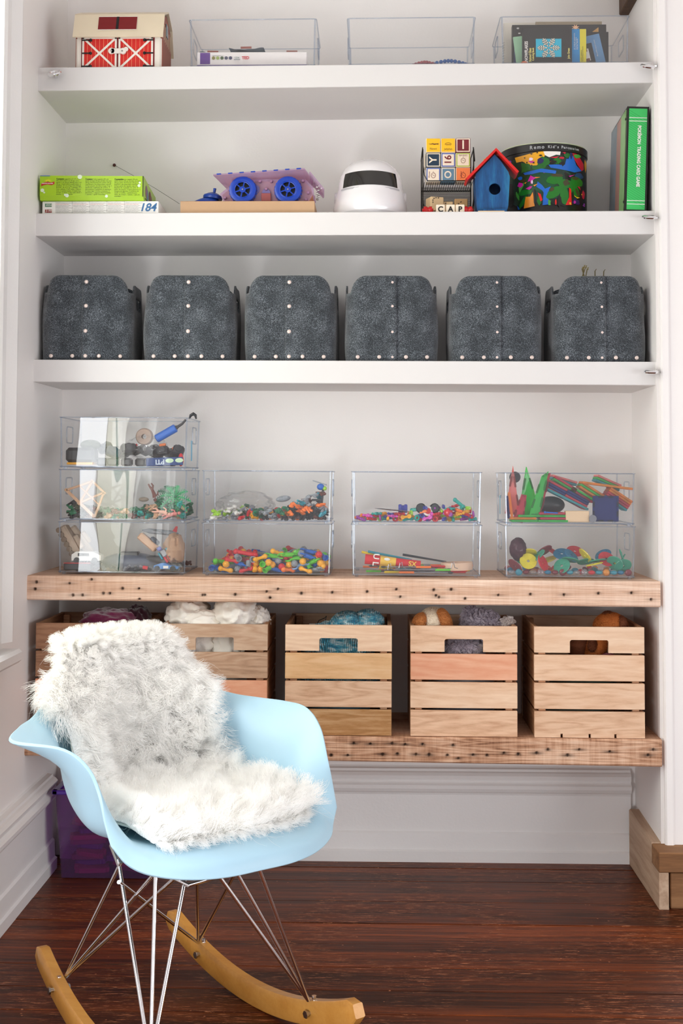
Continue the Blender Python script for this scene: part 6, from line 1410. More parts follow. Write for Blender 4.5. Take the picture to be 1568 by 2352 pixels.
class Heap:
    """drops round footprints one by one; each comes to rest on the ones below"""
    def __init__(s, k, seed, prof): s.x0, s.x1, s.y0, s.y1, s.z0 = bin_space(k); s.p = []; s.R = random.Random(seed); s.prof = prof; s.cx = (s.x0 + s.x1) / 2
    def fit(s, x, y, r, rz):
        z = s.z0 + rz
        for (a, b, c, q, qz) in s.p:
            d = math.hypot(x - a, y - b) / (r + q)
            if d < 1: z = max(z, c + (rz + qz) * math.sqrt(1 - d * d) * .96)
        return z
    def drop(s, r, rz, front=False, tries=14):
        best = None
        for _ in range(tries):
            x = s.R.uniform(s.x0 + r, s.x1 - r); y = s.R.uniform(s.y0 + r, (s.y0 + .03 + r) if front else s.y1 - r)
            z = s.fit(x, y, r, rz); top = s.z0 + s.prof((x - s.x0) / (s.x1 - s.x0), (y - s.y0) / (s.y1 - s.y0))
            if z + rz > top: continue
            sc = z - s.z0 - (top - s.z0) * .15 * s.R.random()
            if best is None or sc < best[0]: best = (sc, x, y, z)
        if best is None: return None
        _, x, y, z = best; s.p.append((x, y, z, r, rz)); return Vector((x, y, z))
    def reserve(s, x, y, z, r, rz=None): s.p.append((x, y, z, r, rz or r))
_pm = {}
def meshof(key, fn, smooth=True, ang=40):
    if key not in _pm: m = MB(); fn(m); _pm[key] = m.mesh(key.split(':')[0], smooth, ang if smooth else None)
    return _pm[key]
def piece(name, mesh, mat, loc, rot, label, cat, group):
    o = obj(name, mesh, mat, None, loc, rot); return tag(o, label, cat, group)
# --- shapes
def f_knob(m):
    m.ball((0, 0, 0), .0088, 14, 10)
    for k in range(40):
        t = math.acos(1 - 2 * (k + .5) / 40); p = k * 2.399963; m.ball((.0086 * math.sin(t) * math.cos(p), .0086 * math.sin(t) * math.sin(p), .0086 * math.cos(t)), .0013, 5, 4)
def f_dumb(m):
    m.tube([(-.011, 0, 0), (-.004, 0, 0), (.004, 0, 0), (.011, 0, 0)], [.006, .0042, .0042, .006], 12); m.ball((-.0135, 0, 0), .0072, 12, 8); m.ball((.0135, 0, 0), .0072, 12, 8)
def f_claw(m):
    m.tube([(-.012, 0, 0), (.012, 0, 0)], .0062, 12)
    for s in (-1, 1):
        for q in (-1, 1): m.tube([(s * .010, q * .004, 0), (s * .016, q * .0095, 0), (s * .023, q * .0085, 0), (s * .026, q * .004, 0)], [.003, .0028, .0024, .0016], 7)
def f_long(m):
    m.tube([(-.024, 0, 0), (.024, 0, 0)], .0058, 12); m.ball((-.026, 0, 0), .0082, 12, 8); m.ball((.026, 0, 0), .0082, 12, 8)
def f_cup(m):
    m.lathe([(.003, -.010), (.0075, -.010), (.0062, -.002), (.0062, .002), (.0085, .010), (.0066, .010), (.005, .003), (0, .002)], 12)
def f_star(m):
    m.lathe([(.004, -.004), (.006, 0), (.004, .004)], 10)
    for k in range(4): a = k * PI / 2; m.tube([(0, 0, 0), (.010 * math.cos(a), .010 * math.sin(a), 0)], .0028, 7); m.ball((.0115 * math.cos(a), .0115 * math.sin(a), 0), .0035, 8, 6)
# --- 3: ball-jointed pieces
prof3 = lambda x, y: .018 + .062 * sm(0.0, .34, x) * (1 - .25 * sm(.36, .45, x) * (1 - sm(.5, .58, x))) - .006 * sm(.7, 1, x) + (0 if y > .2 else -.016)
hp = Heap(3, 31, prof3)
kinds = [('knob', f_knob, .0095, .0095, 'knobbly ball'), ('dumbbell', f_dumb, .014, .0075, 'double-ended joint'), ('claw', f_claw, .018, .0078, 'tube with open claws'), ('long', f_long, .022, .0085, 'long ball-ended link'), ('cup', f_cup, .010, .0095, 'small cup joint')]
cols = {'knob': [(CY_, 'yellow', 9), (CS_, 'grey', 3), (CR_, 'red', 2)], 'dumbbell': [(CY_, 'yellow', 5), (CR_, 'red', 3), (COR, 'orange', 1)], 'claw': [(CB_, 'blue', 5), (CG_, 'green', 3), (CR_, 'red', 1), (CPB, 'pale blue', 2), (CS_, 'grey', 2)], 'long': [(CB_, 'blue', 2), (CG_, 'green', 2), (CR_, 'red', 2), (CPB, 'pale blue', 1)], 'cup': [(CS_, 'grey', 3), (CB_, 'blue', 3), (CG_, 'green', 2)]}
def pick(R, l): return R.choices(l, [q[-1] for q in l])[0]
def where(hp, p): f = (p.x - hp.x0) / (hp.x1 - hp.x0); g = (p.z - hp.z0) / .08; return ('at the left end' if f < .2 else 'left of the middle' if f < .42 else 'near the middle' if f < .6 else 'right of the middle' if f < .8 else 'at the right end') + (', on the bottom' if g < .16 else ', half way up' if g < .5 else ', on top of the pile')
for front in (True, False):
    for _ in range(75 if front else 230):
        kd = hp.R.choices(kinds, [5, 3, 3.2, 1.3, 2.4])[0]; p = hp.drop(kd[2] * .80, kd[3] * .92, front)
        if p is None: continue
        Lh = {'dumbbell': .020, 'claw': .027, 'long': .034}.get(kd[0], .012); p.x = min(max(p.x, hp.x0 + Lh), hp.x1 - Lh)
        c = pick(hp.R, cols[kd[0]]); rot = (hp.R.uniform(-.5, .5) if kd[0] != 'knob' else 0, hp.R.uniform(-.35, .35), hp.R.uniform(-.7, .7) + (PI / 2 if hp.R.random() < .12 else 0))
        if kd[0] == 'cup': rot = (hp.R.uniform(0, 3), hp.R.uniform(0, 3), 0)
        piece('connector', meshof('connector:' + kd[0], kd[1]), c[0], p, rot, '%s %s %s' % (c[1], kd[4], where(hp, p)), 'toy piece', 'ball-jointed plastic connectors in the clear bin')
# --- 4: dark and orange figure parts
def f_part(seed):
    def f(m):
        R = random.Random(seed); 
        for k in range(R.randint(3, 5)):
            c = (R.uniform(-.011, .011), R.uniform(-.006, .006), R.uniform(-.005, .005)); q = R.random()
            if q < .4: m.ball(c, R.uniform(.004, .007), 10, 7, (1.4, 1, .8))
            elif q < .7: m.tube([c, (c[0] + R.uniform(-.014, .014), c[1], c[2] + R.uniform(-.008, .008))], R.uniform(.0025, .0045), 8)
            else: m.box(c, (R.uniform(.008, .016), R.uniform(.006, .01), R.uniform(.004, .009)), .001, Euler((R.uniform(-1, 1), R.uniform(-1, 1), 0)))
        m.tube([(-.013, 0, 0), (.013, 0, .001)], .003, 8)
    return f
def heap_bin(k, seed, prof, palette, name, cat, grp, shapes, n1, n2, r=.012, rz=.007, tail='', flat=.6):
    hp = Heap(k, seed, prof)
    for front in (True, False):
        for _ in range(n1 if front else n2):
            p = hp.drop(r, rz, front)
            if p is None: continue
            c = palette((p.x - hp.x0) / (hp.x1 - hp.x0), hp.R); sh = hp.R.choice(shapes)
            piece(name, meshof(name + ':' + sh[0], sh[1], sh[3] if len(sh) > 3 else True), c[0], p, (hp.R.uniform(-flat, flat), hp.R.uniform(-flat, flat), hp.R.uniform(-3, 3)), '%s %s %s%s' % (c[1], sh[2], where(hp, p), tail), cat, grp)
    return hp
parts_ = [('p%d' % i, f_part(100 + i), w_) for i, w_ in enumerate(('armour plate piece', 'limb piece', 'joint piece', 'claw piece', 'gear piece', 'torso piece'))]
def pal4(f, R):
    if f < .25: return R.choice([(CWH, 'white'), (CPK if R.random() < .1 else CWH, 'white'), (CLM, 'pale green'), (CS_, 'grey')])
    if f < .45: return R.choice([(CDG, 'dark green'), (CS_, 'grey'), (CR_, 'red'), (CB_, 'blue'), (CY_, 'yellow')])
    if f < .68: return R.choice([(CDK, 'charcoal'), (COR, 'orange'), (CR_, 'red'), (CY_, 'yellow'), (CDG, 'dark green'), (CS_, 'grey')])
    return R.choice([(CDK, 'charcoal'), (CDK, 'charcoal'), (CS_, 'grey'), (CBR, 'dark brown'), (CTQ, 'turquoise'), (COR, 'orange')])
hp = heap_bin(4, 8, lambda x, y: .020 + .018 * sm(0, .2, x) - .008 * sm(.3, .45, x) + .050 * sm(.55, .95, x), pal4, 'figure_part', 'toy piece', 'figure parts in the clear bin', parts_, 60, 130)
x0, x1, y0, y1, z0 = bin_space(4)
m = MB(); 
def lozenge(m): m.ball((0, 0, 0), .02, 16, 10, (1, .5, .42)); m.box((.006, -.007, .003), (.014, .006, .008), .001); m.box((-.006, -.008, .001), (.010, .005, .005), .001)
piece('toy_vehicle_shell', meshof('toy_vehicle_shell', lozenge), CS_, (x0 + .205, .06, z0 + .056), (0, -.15, .1), 'silver pod-shaped toy part on top of the dark figure parts', 'toy piece', None)
t = thing('bird_figure', 'small blue and grey winged toy figure at the top right of its bin', 'toy figure', (x1 - .022, .06, z0 + .088))
MB().ball((0, 0, 0), .010, 12, 8, (1, .8, .9)).build('body', CB_, t, True); MB().box((-.002, 0, .011), (.04, .004, .003), .001, Euler((0, .3, 0))).build('wing', CS_, t); MB().ball((.011, 0, -.004), .006, 8, 6).build('tail', CLM, t, True); MB().box((.004, 0, -.035), (.006, .01, .055), .002, Euler((0, .1, 0))).build('stand', CDK, t)
# clear bag with a toy in it
def bag(k, x, y, z, r, label, seed):
    o = lump((0, 0, 0), r, seed, .25, 2.5, 36, 22).build('plastic_bag', clear('bag_film_%d' % seed, (.97, .975, .98), f0=.05, rough=.12, ripple=.9, grazing=.35), None, True, 80, loc=(x, y, z)); tag(o, label, 'plastic bag')
bag(4, x0 + .10, .10, z0 + .040, (.075, .08, .034), 'thin clear plastic bag bulging over small toys at left', 3)
# --- 5 paint brushes and a red tube
x0, x1, y0, y1, z0 = bin_space(5)
def at_bin(px, py, y=.05): p = at(px, py, 1, y); return p
c = at_bin(905, 1289, .05); t = thing('card_tube', 'red and yellow printed cardboard tube lying on the brushes', 'tube', (c.x - .004, .05, z0 + .031), rot=(0, .10, .03)); L = .148
for a, b, cl, r_ in ((-L / 2, -L / 2 + .04, CR_, .0135), (-L / 2 + .04, -L / 2 + .082, C_('tube_yellow', (236, 190, 70)), .0125), (-L / 2 + .082, L / 2, CR_, .0112)):
    m = MB(); m.lathe([(r_, a), (r_ - .0006, b)], 28, axis='X'); m.build('printed_band', cl, t, True, 40)
text('U L', .022, (-L / 2 + .028, -.0142, .002), CWH, t, (PI / 2, PI / 2, 0), align='CENTER', bold=.0005)
text('SX', .018, (L / 2 - .022, -.0122, .0), C_('tube_yellow', (236, 190, 70)), t, bold=.0005, align='CENTER')
m = MB(); m.ball((-L / 2 + .058, -.0125, .006), .008, 10, 6, (1, .08, .5)); m.build('printed_fish', CWH, t, True)
t = thing('wood_ring', 'pale wooden ring lying at the right end of the brush bin', 'ring', (at_bin(1050, 1300, .06).x, .085, z0 + .0185), rot=(0, -.03, 0)); m = MB(); G = []
prof_ = [(.040, -.010), (.0425, -.010), (.0425, .010), (.040, .010)]
m.lathe(prof_ + [prof_[0]], 48); m.build('band', C_('band_wood', (220, 186, 160), .6), t, True, 40)
R = random.Random(12); BH = [(COR, 'orange'), (C_('handle_yellow', (232, 200, 30)), 'yellow'), (CR_, 'red'), (CG_, 'green'), (CTQ, 'turquoise'), (COR, 'orange')]
for i in range(26):
    L = R.uniform(.12, .17); px_ = R.uniform(x0 + L / 2 + .008, x1 - L / 2 - .008); yy = .034 + (i % 9) * .013; zz = z0 + .0042 + (i // 9) * .0072; fl = R.choice((-1, 1)); cl = BH[i % 6]
    t = thing('paint_brush', '%s-handled paint brush %s of the loose pile' % (cl[1], ['on the bottom', 'in the middle', 'near the top'][i // 9]), 'paint brush', (px_, yy, zz), R.uniform(-.07, .07) + (PI if fl < 0 else 0), 'loose paint brushes')
    m = MB(); m.tube([(-L / 2, 0, 0), (-L / 2 + .04, 0, 0)], .0030, 8); m.build('handle', cl[0], t, True, 40)
    m = MB(); m.tube([(-L / 2 + .038, 0, 0), (L / 2 - .012, 0, 0)], .0019, 8); m.build('wire_shaft', CMT, t, True, 40)
    m = MB(); m.tube([(L / 2 - .014, 0, 0), (L / 2 - .006, 0, 0), (L / 2, 0, 0)], [.0022, .0030, .0008], 8); m.build('bristle', CDK, t, True, 40)
for i, (px, py) in enumerate(((921, 1298), (895, 1303), (1040, 1308))):
    c = at_bin(px, py, .036); m = MB(); m.tube([(-.016, 0, -.006), (-.006, 0, -.006), (-.003, 0, .008), (.001, 0, .010), (.004, 0, -.004), (.012, 0, -.006)], .0012, 6); o = m.build('bent_wire', CMT, None, True, loc=(c.x, .036 - .012 + .0, z0 + .022 if i != 1 else z0 + .018)); tag(o, 'bent silver wire leaning %s' % ('beside the red tube', 'in front of the red tube', 'before the wooden ring')[i], 'wire')
for i, (px, a, cl, nm) in enumerate(((895, .12, CTQ, 'turquoise'), (880, .16, C_('handle_yellow', (232, 200, 30)), 'yellow'), (975, .10, CDK, 'black'))):
    c = at_bin(px, 1280, .10); m = MB(); m.tube([(-.06, 0, .004), (.06, 0, -.004)], [.0034, .0022], 8); o = m.build('pencil', cl, None, True, 40, loc=(c.x, .088 + i * .012, z0 + .045 - i * .004), rot=(0, a, .1)); tag(o, '%s pencil resting behind the red tube' % nm, 'pencil')
# --- 6 small bright links
def f_chain(m):
    for k in range(5): m.ball((-.014 + k * .007, 0, 0), .0042, 8, 6); 
    m.tube([(-.014, 0, 0), (.014, 0, 0)], .003, 8)
def f_link(m): m.tube([(-.009, 0, 0), (.009, 0, 0)], .0038, 8); m.lathe([(.003, -.003), (.0058, -.003), (.0058, .003), (.003, .003)], 10, (-.009, 0, 0), 'Y'); m.lathe([(.003, -.003), (.0058, -.003), (.0058, .003), (.003, .003)], 10, (.009, 0, 0), 'Y')
def f_ring(m): m.tube([(.006 * math.cos(a), 0, .006 * math.sin(a)) for a in np.linspace(0, 2 * PI, 13)[:-1]], .0028, 7, closed=True)
def f_bar(m): m.box((0, 0, 0), (.022, .007, .007), .001); m.box((.007, 0, .004), (.004, .005, .003)); m.box((-.007, 0, .004), (.004, .005, .003)); m.box((0, 0, .004), (.004, .005, .003))
links = [('chain', f_chain, 'bumpy bar'), ('link', f_link, 'two-eyed link'), ('ring', f_ring, 'small ring'), ('bar', f_bar, 'studded bar', False), ('star', f_star, 'four-armed joint')]
def pal6(f, R): return R.choice([(CPK, 'pink'), (CPU, 'purple'), (COR, 'orange'), (CY_, 'yellow'), (CTE, 'teal'), (CDB, 'indigo'), (CR_, 'red'), (CLM, 'lime')])
hp = heap_bin(6, 15, lambda x, y: .016 + .010 * sm(0, .2, x) + .022 * sm(.35, .6, x), pal6, 'link', 'toy piece', 'small plastic links in the clear bin', links, 60, 90, r=.011, rz=.0052, flat=.25)
x0, x1, y0, y1, z0 = bin_space(6)
def sat(px, py, y, dz=0.0): p = at(px, py, 1, y); return Vector((p.x, y, max(z0 + .004, p.z + dz)))
t = thing('fidget_toy', 'white and red spinner toy with two dark round wheels', 'toy', sat(982, 1170, .05)); 
for s in (-1, 1): m = MB(); m.lathe([(.004, -.005), (.0105, -.005), (.0105, .005), (.004, .005)], 20, (s * .019, 0, .004), 'Y'); m.build('wheel', CDK, t, True, 40)
m = MB(); m.lathe([(.0, -.004), (.013, -.003), (.013, .003)], 24, (0, 0, -.004), 'Y'); m.lathe([(.0115, -.002), (.0135, -.002)], 24, (-.018, 0, .003), 'Y'); m.lathe([(.0115, -.002), (.0135, -.002)], 24, (.018, 0, .003), 'Y'); m.build('plate', CWH, t, True, 40)
m = MB(); m.lathe([(0, -.0055), (.008, -.005), (.008, -.003)], 20, (0, 0, -.004), 'Y'); m.build('badge', CR_, t, True, 40)
t = thing('faceted_ball', 'red many-sided ball with square holes right of the spinner', 'toy', sat(1029, 1177, .045)); m = MB(); m.ball((0, 0, 0), .0125, 9, 6); m.build('ball', CR_, t); MB().box((-.004, -.0115, 0), (.005, .002, .005), .0005).build('square_hole', C_('hole_pink', (240, 130, 130)), t)
for i, (px, py, a, c, n) in enumerate(((1054, 1156, .7, CTE, 'teal'), (1062, 1177, -.2, CY_, 'yellow'), (1072, 1182, .4, CR_, 'red'), (925, 1168, 0, CPB, 'pale blue'), (890, 1171, .08, CMT, 'silver'))):
    if i == 3: m = MB(); m.lathe([(.010, -.012), (.0115, -.010), (.0115, -.004), (.009, -.003), (.009, .003), (.0115, .004), (.0115, .010), (.010, .012)], 20, axis='X'); o = m.build('toy_reel', CDB, None, True, 40, loc=sat(px, py, .06)); tag(o, 'indigo reel-shaped toy left of the spinner', 'toy')
    elif i == 4: m = MB(); m.ball((0, 0, 0), .032, 20, 8, (1.5, .35, .06)); o = m.build('spoon_blade', CMT, None, True, loc=sat(px + 10, py, .03), rot=(0, .09, 0)); tag(o, 'long thin silver blade-like toy across the left of the pile', 'toy')
    else: m = MB(); m.tube([(-.014, 0, 0), (.014, 0, 0)], .0048, 8); m.ball((-.014, 0, 0), .006, 8, 6); m.ball((.014, 0, 0), .006, 8, 6); o = m.build('toy_peg', c, None, True, loc=sat(px, py, .05), rot=(0, a, 0)); tag(o, '%s peg piece standing at the right of the bright links' % n, 'toy piece')
# --- 0-2: the left stack
def rig(name, label, cat, loc, rot=(0, 0, 0), group=None): return thing(name, label, cat, loc, 0, group, rot)
x0, x1, y0, y1, z0 = bin_space(0); Z0 = z0
def s0(px, py, y): p = at(px, py, 1, y); return Vector((p.x, y, max(Z0 + .006, p.z)))
# toy tank / tracked vehicle
TK = plain((176, 156, 136), .6, 0, .5, .2, 90, name='camouflage')
t = rig('toy_tank', 'camouflaged toy tank standing on end at the left of the bottom bin', 'toy vehicle', s0(166, 1245, .07), (0, 1.05, 0))
MB().box((0, 0, 0), (.10, .045, .020), .004).build('hull', TK, t); MB().box((.008, 0, .017), (.04, .03, .014), .003).build('turret', TK, t); m = MB(); m.tube([(.02, 0, .018), (.062, 0, .02)], .003, 8); m.build('gun', TK, t, True)
for k in range(7): m = MB(); m.lathe([(.0035, -.027), (.0075, -.026), (.0075, -.020)], 14, (-.044 + k * .0145, 0, -.011), 'Y'); m.build('road_wheel', plain((120, 104, 88), .6, name='wheel_tan'), t, True, 40)
t = rig('toy_tank', 'second camouflaged toy vehicle leaning beside the tank', 'toy vehicle', s0(188, 1240, .10), (0, .95, .2)); MB().box((0, 0, 0), (.09, .035, .018), .004).build('hull', TK, t); MB().box((0, 0, .014), (.035, .026, .012), .003).build('turret', TK, t)
t = rig('toy_car', 'white toy car at the left of the bottom bin', 'toy vehicle', s0(192, 1278, .055)); m = MB(); m.prism([(-.028, -.010), (.05, -.010), (.05, .004), (.03, .013), (-.016, .014), (-.028, .006)], -.02, .02, 'XZ'); m.build('body', CWH, t); MB().box((.004, -.0205, .006), (.03, .001, .008), .0003).build('window', CDK, t)
for k in (-1, 1): m = MB(); m.lathe([(.008, -.022), (.008, .022)], 16, (.01 + k * .024, 0, -.009), 'Y'); m.build('wheel', CDK, t, True, 40)
t = rig('toy_sled', 'dark flat toy vehicle base edged in red at the bottom left', 'toy vehicle', (x0 + .042, .045, Z0 + .012)); MB().box((0, 0, 0), (.072, .03, .020), .003).build('base', CDK, t); MB().box((0, -.0155, .0095), (.072, .001, .0018)).build('red_edge', CR_, t)
t = rig('toy_wing', 'dark toy hull filling the middle of the bottom bin', 'toy vehicle', s0(300, 1290, .11)); m = MB(); m.ball((0, 0, 0), .05, 20, 12, (1.6, .8, .5)); m.build('hull', plain((60, 72, 96), .3, name='navy_hull'), t, True); MB().box((0, -.01, .022), (.05, .03, .012), .004).build('cabin', CDK, t)
t = rig('toy_plane', 'grey toy aircraft lying across the top right of the bottom bin', 'toy vehicle', s0(368, 1222, .12), (0, .10, 0)); m = MB(); m.tube([(-.05, 0, 0), (-.03, 0, 0), (.03, 0, 0), (.05, 0, 0)], [.002, .007, .007, .003], 12); m.build('fuselage', CS_, t, True); MB().box((-.005, 0, .002), (.02, .11, .003), .001).build('wing', CS_, t); m = MB(); m.prism([(.032, .004), (.045, .004), (.046, .020), (.040, .020)], -.0015, .0015, 'XZ'); m.build('tail_fin', CR_, t)
t = rig('toy_truck', 'cream toy truck cab with a round dark dish leaning right', 'toy vehicle', s0(340, 1245, .07), (0, .7, 0)); MB().box((0, 0, 0), (.06, .03, .02), .003).build('cab', CTN, t); m = MB(); m.lathe([(.006, -.002), (.013, -.001), (.015, .004), (.012, .008), (.0, .008)], 20, (.012, 0, .012)); m.build('dish', plain((44, 56, 74), .3, name='dish_navy'), t, True, 40)
t = rig('toy_robot', 'small blue, red and silver robot figure above the blue car', 'toy figure', s0(376, 1270, .05), (0, -.6, 0)); MB().box((0, 0, 0), (.016, .01, .02), .002).build('torso', CMT, t); MB().box((-.004, 0, .016), (.012, .008, .010), .002).build('head', CDB, t)
for s in (-1, 1): MB().box((s * .012, 0, -.002), (.005, .006, .02), .001).build('arm', CTQ, t); MB().box((s * .005, 0, -.018), (.006, .007, .018), .001).build('leg', CR_, t)
t = rig('paper_bag', 'crumpled brown paper bag at the right end of the bottom bin', 'paper bag', s0(400, 1262, .09)); lump((0, 0, 0), (.028, .05, .042), 4, .25, 1.3, 30, 20).build('bag', plain((196, 158, 128), .8, 0, .1, .3, 60, name='kraft_bag'), t, True, 25)
t = rig('race_car', 'bright blue toy racing car at the bottom right', 'toy vehicle', (x1 - .050, .042, Z0 + .013)); m = MB(); m.prism([(-.030, -.006), (.034, -.006), (.036, .0), (.010, .004), (.0, .010), (-.012, .009), (-.030, .003)], -.013, .013, 'XZ'); m.build('body', plain((60, 130, 200), .25, name='race_blue'), t); MB().box((.002, -.0135, -.001), (.014, .0008, .007), .0003).build('racing_number', CWH, t)
for k in (-1, 1):
    for q in (-1, 1): m = MB(); m.lathe([(.003, -.003), (.0075, -.003), (.0075, .003), (.003, .003)], 16, (k * .021, q * .015, -.005), 'Y'); m.build('wheel', CDK, t, True, 40)
t = rig('toy_rocket', 'tiny red and silver rocket beside the blue racing car', 'toy', (x1 - .105, .036, Z0 + .010), (0, .2, 0)); m = MB(); m.tube([(-.014, 0, 0), (-.004, 0, 0)], [.0055, .003], 10); m.build('nozzle', CMT, t, True); m = MB(); m.tube([(-.005, 0, 0), (.008, 0, 0)], .005, 10); m.build('tank', CR_, t, True)
t = rig('toy_boat', 'long black toy hull behind the racing car', 'toy vehicle', (x1 - .06, .085, Z0 + .024), (0, .2, 0)); m = MB(); m.ball((0, 0, 0), .02, 16, 10, (2.6, .8, .6)); m.build('hull', CDK, t, True)
heap_bin(0, 77, lambda x, y: .05 if .2 < y else 0, lambda f, R: R.choice([(CDK, 'charcoal'), (CS_, 'grey'), (CBR, 'dark brown')]), 'toy_fragment', 'toy piece', 'dark toy fragments in the bottom left bin', parts_, 0, 60)
# middle bin: plants, figures, trestle
x0, x1, y0, y1, z0 = bin_space(1); Z0 = z0
t = rig('toy_trestle', 'tan plastic lattice trestle leaning at the left of the middle bin', 'toy piece', (x0 + .058, .042, z0 + .056), (0, .75, 0)); m = MB()
for a, b, w_ in (((-.055, -.02), (.055, -.02), .008), ((-.05, -.02), (-.015, .045), .006), ((.0, -.02), (-.015, .045), .006), ((.0, -.02), (.028, .045), .006), ((.055, -.02), (.028, .045), .006), ((-.02, .045), (.034, .045), .006), ((-.03, .012), (.04, .012), .004)):
    d_ = math.hypot(b[0] - a[0], b[1] - a[1]); m.box(((a[0] + b[0]) / 2, 0, (a[1] + b[1]) / 2), (d_, .006, w_), .001, Euler((0, -math.atan2(b[1] - a[1], b[0] - a[0]), 0)))
m.build('lattice', CTN, t); m = MB(); m.lathe([(.003, -.005), (.006, -.005), (.006, .005)], 14, (0, 0, -.02), 'Y'); m.build('pivot', CTN, t, True, 40)
def pal1(f, R): return R.choice([(CDG, 'dark green'), (CDG, 'dark green'), (CBR, 'brown'), (CTE, 'green'), (CTN, 'tan')] if f > .3 else [(CDK, 'charcoal'), (C_('olive', (70, 76, 50)), 'olive'), (CBR, 'brown'), (CDG, 'dark green')])
heap_bin(1, 55, lambda x, y: .024 + .026 * (1 - sm(0, .3, x)) + .024 * sm(.45, .8, x), pal1, 'toy_fragment', 'toy piece', 'green and brown toy pieces in the middle bin', parts_, 45, 130)
def frond(m, L, a, seed):
    pts = [(L * t_ * math.cos(a), -.002 - .004 * t_, L * t_ * math.sin(a) - .012 * t_ * t_) for t_ in np.linspace(0, 1, 8)]; m.tube(pts, [.0018 * (1 - .6 * k / 7) for k in range(8)], 5)
    for k in range(1, 8):
        w_ = .010 * math.sin(PI * (k + .8) / 9)
        for s in (-1, 1):
            p = Vector(pts[k]); d_ = Vector((math.cos(a + s * 1.1), 0, math.sin(a + s * 1.1))) * w_; n_ = Vector((math.cos(a), 0, math.sin(a))) * .0016
            m.add([p - n_, p + n_, p + d_ + n_ * .3, p + d_ - n_ * .3, p - n_ + Vector((0, .001, 0)), p + n_ + Vector((0, .001, 0)), p + d_ + Vector((0, .001, 0))], [(0, 1, 2, 3), (4, 6, 5), (0, 4, 5, 1)])
for i, (px, py, y) in enumerate(((403, 1140, .05), (388, 1135, .08))):
    c = s0(px, py, y); t = rig('toy_palm', ('bright green toy palm with feathered fronds at the right', 'darker toy palm spreading behind the bright one')[i], 'toy plant', c)
    for k in range(9): m = MB(); frond(m, .040 if i == 0 else .034, k * 2 * PI / 9 + i * .4, k); m.build('frond', C_('palm_green', (20, 160, 96)) if i == 0 else CDG, t)
    m = MB(); m.ball((0, -.003, 0), .005, 8, 6); m.build('crown', CDG, t, True)
for i, (px, py, a, cl, nm) in enumerate(((375, 1178, .3, C_('flesh', (226, 170, 146)), 'pale pink'), (398, 1182, -.2, C_('rose_flesh', (206, 120, 112)), 'rose'), (352, 1135, 1.3, CBR, 'dark red-brown'))):
    c = s0(px, py, .036); t = rig('toy_figure', '%s toy figure lying in the green pieces' % nm, 'toy figure', c, (0, a, 0)); m = MB(); m.tube([(-.012, 0, 0), (.0, 0, .002), (.010, 0, 0)], [.004, .005, .0045], 8); m.ball((.016, 0, .001), .0048, 10, 7)
    m.tube([(-.012, 0, 0), (-.022, 0, .005), (-.030, 0, .002)], [.0032, .0028, .002], 7); m.tube([(-.012, 0, 0), (-.022, 0, -.004), (-.030, 0, -.006)], [.0032, .0028, .002], 7); m.tube([(.006, 0, 0), (.004, 0, .011), (-.004, 0, .014)], [.0028, .0022, .0018], 7); m.build('body', cl, t, True)
c = s0(330, 1147, .08); m = MB(); m.ball((0, 0, 0), .014, 18, 8, (1, .8, .45)); tag(m.build('pebble', C_('grey_tan', (150, 136, 120), .6), None, True, loc=c), 'smooth grey-brown disc half way along the middle bin', 'stone')
# top bin: binoculars-like gear, roll, blue tube
x0, x1, y0, y1, z0 = bin_space(2); Z0 = z0
c = Vector((x0 + .045, .06, Z0 + .030)); t = rig('black_case', 'black padded case with a yellow-orange base at the left of the top bin', 'case', c); m = MB(); m.box((0, 0, 0), (.078, .06, .040), .008); m.build('case', CDK, t); MB().box((0, 0, -.0225), (.070, .056, .006), .002).build('yellow_base', CY_, t)
m = MB(); m.ball((.02, .01, .028), .028, 16, 10, (1, .8, .5)); m.build('mossy_cover', plain((62, 70, 44), .9, 0, .3, .5, 120, name='moss_green'), t, True)
c = s0(332, 1003, .09); t = rig('tape_roll', 'pale brown roll of tape standing on edge in the top bin', 'tape roll', c); m = MB(); m.lathe([(.007, -.012), (.020, -.012), (.023, -.008), (.023, .008), (.020, .012), (.007, .012), (.007, -.012)], 32, axis='Y'); m.build('roll', plain((168, 144, 128), .6, name='tape'), t, True, 40)
c = s0(382, 995, .07); t = rig('blue_tube', 'blue plastic tube with a black nozzle slanting up at the right', 'tube', c, (0, -.52, 0)); m = MB(); m.lathe([(.009, -.032), (.0115, -.030), (.0115, .028), (.009, .030)], 24, axis='X'); m.build('barrel', C_('tube_blue', (20, 100, 196)), t, True, 40); m = MB(); m.tube([(.03, 0, 0), (.036, 0, 0), (.05, 0, .001), (.064, 0, .006)], [.0065, .004, .0035, .003], 10); m.build('nozzle', CDK, t, True)
c = at(443, 962, 1, .07); t = rig('black_hook', 'black curved hook piece on the corner of the top bin', 'hook', (x1 + .013, .07, Z0 + .1325)); m = MB(); G = []
m.tube([(-.008, 0, -.004), (-.004, 0, .006), (.003, 0, .010), (.009, 0, .006), (.011, 0, -.004)], [.002, .004, .005, .004, .002], 10); m.build('hook', CDK, t, True)
c = Vector((x1 - .055, .034, Z0 + .013)); t = rig('blue_strap', 'blue strap printed with white letters along the bottom of the top bin', 'strap', c, (0, -.04, 0)); MB().box((0, 0, 0), (.098, .006, .022), .002).build('strap', plain((20, 60, 120), .6, name='strap_blue'), t)
text('PTI', .018, (-.012, -.0034, .0), plain((200, 214, 226), .5, name='strap_print'), t, (PI / 2, PI, 0), align='CENTER', bold=.0005)
for k in (0, 1):
    m = MB(); m.ball((.014 + k * .026, -.0032, .002), .011, 16, 8, (1, .04, .55)); m.build('printed_oval', plain((190, 216, 180), .5, name='oval_green'), t, True)
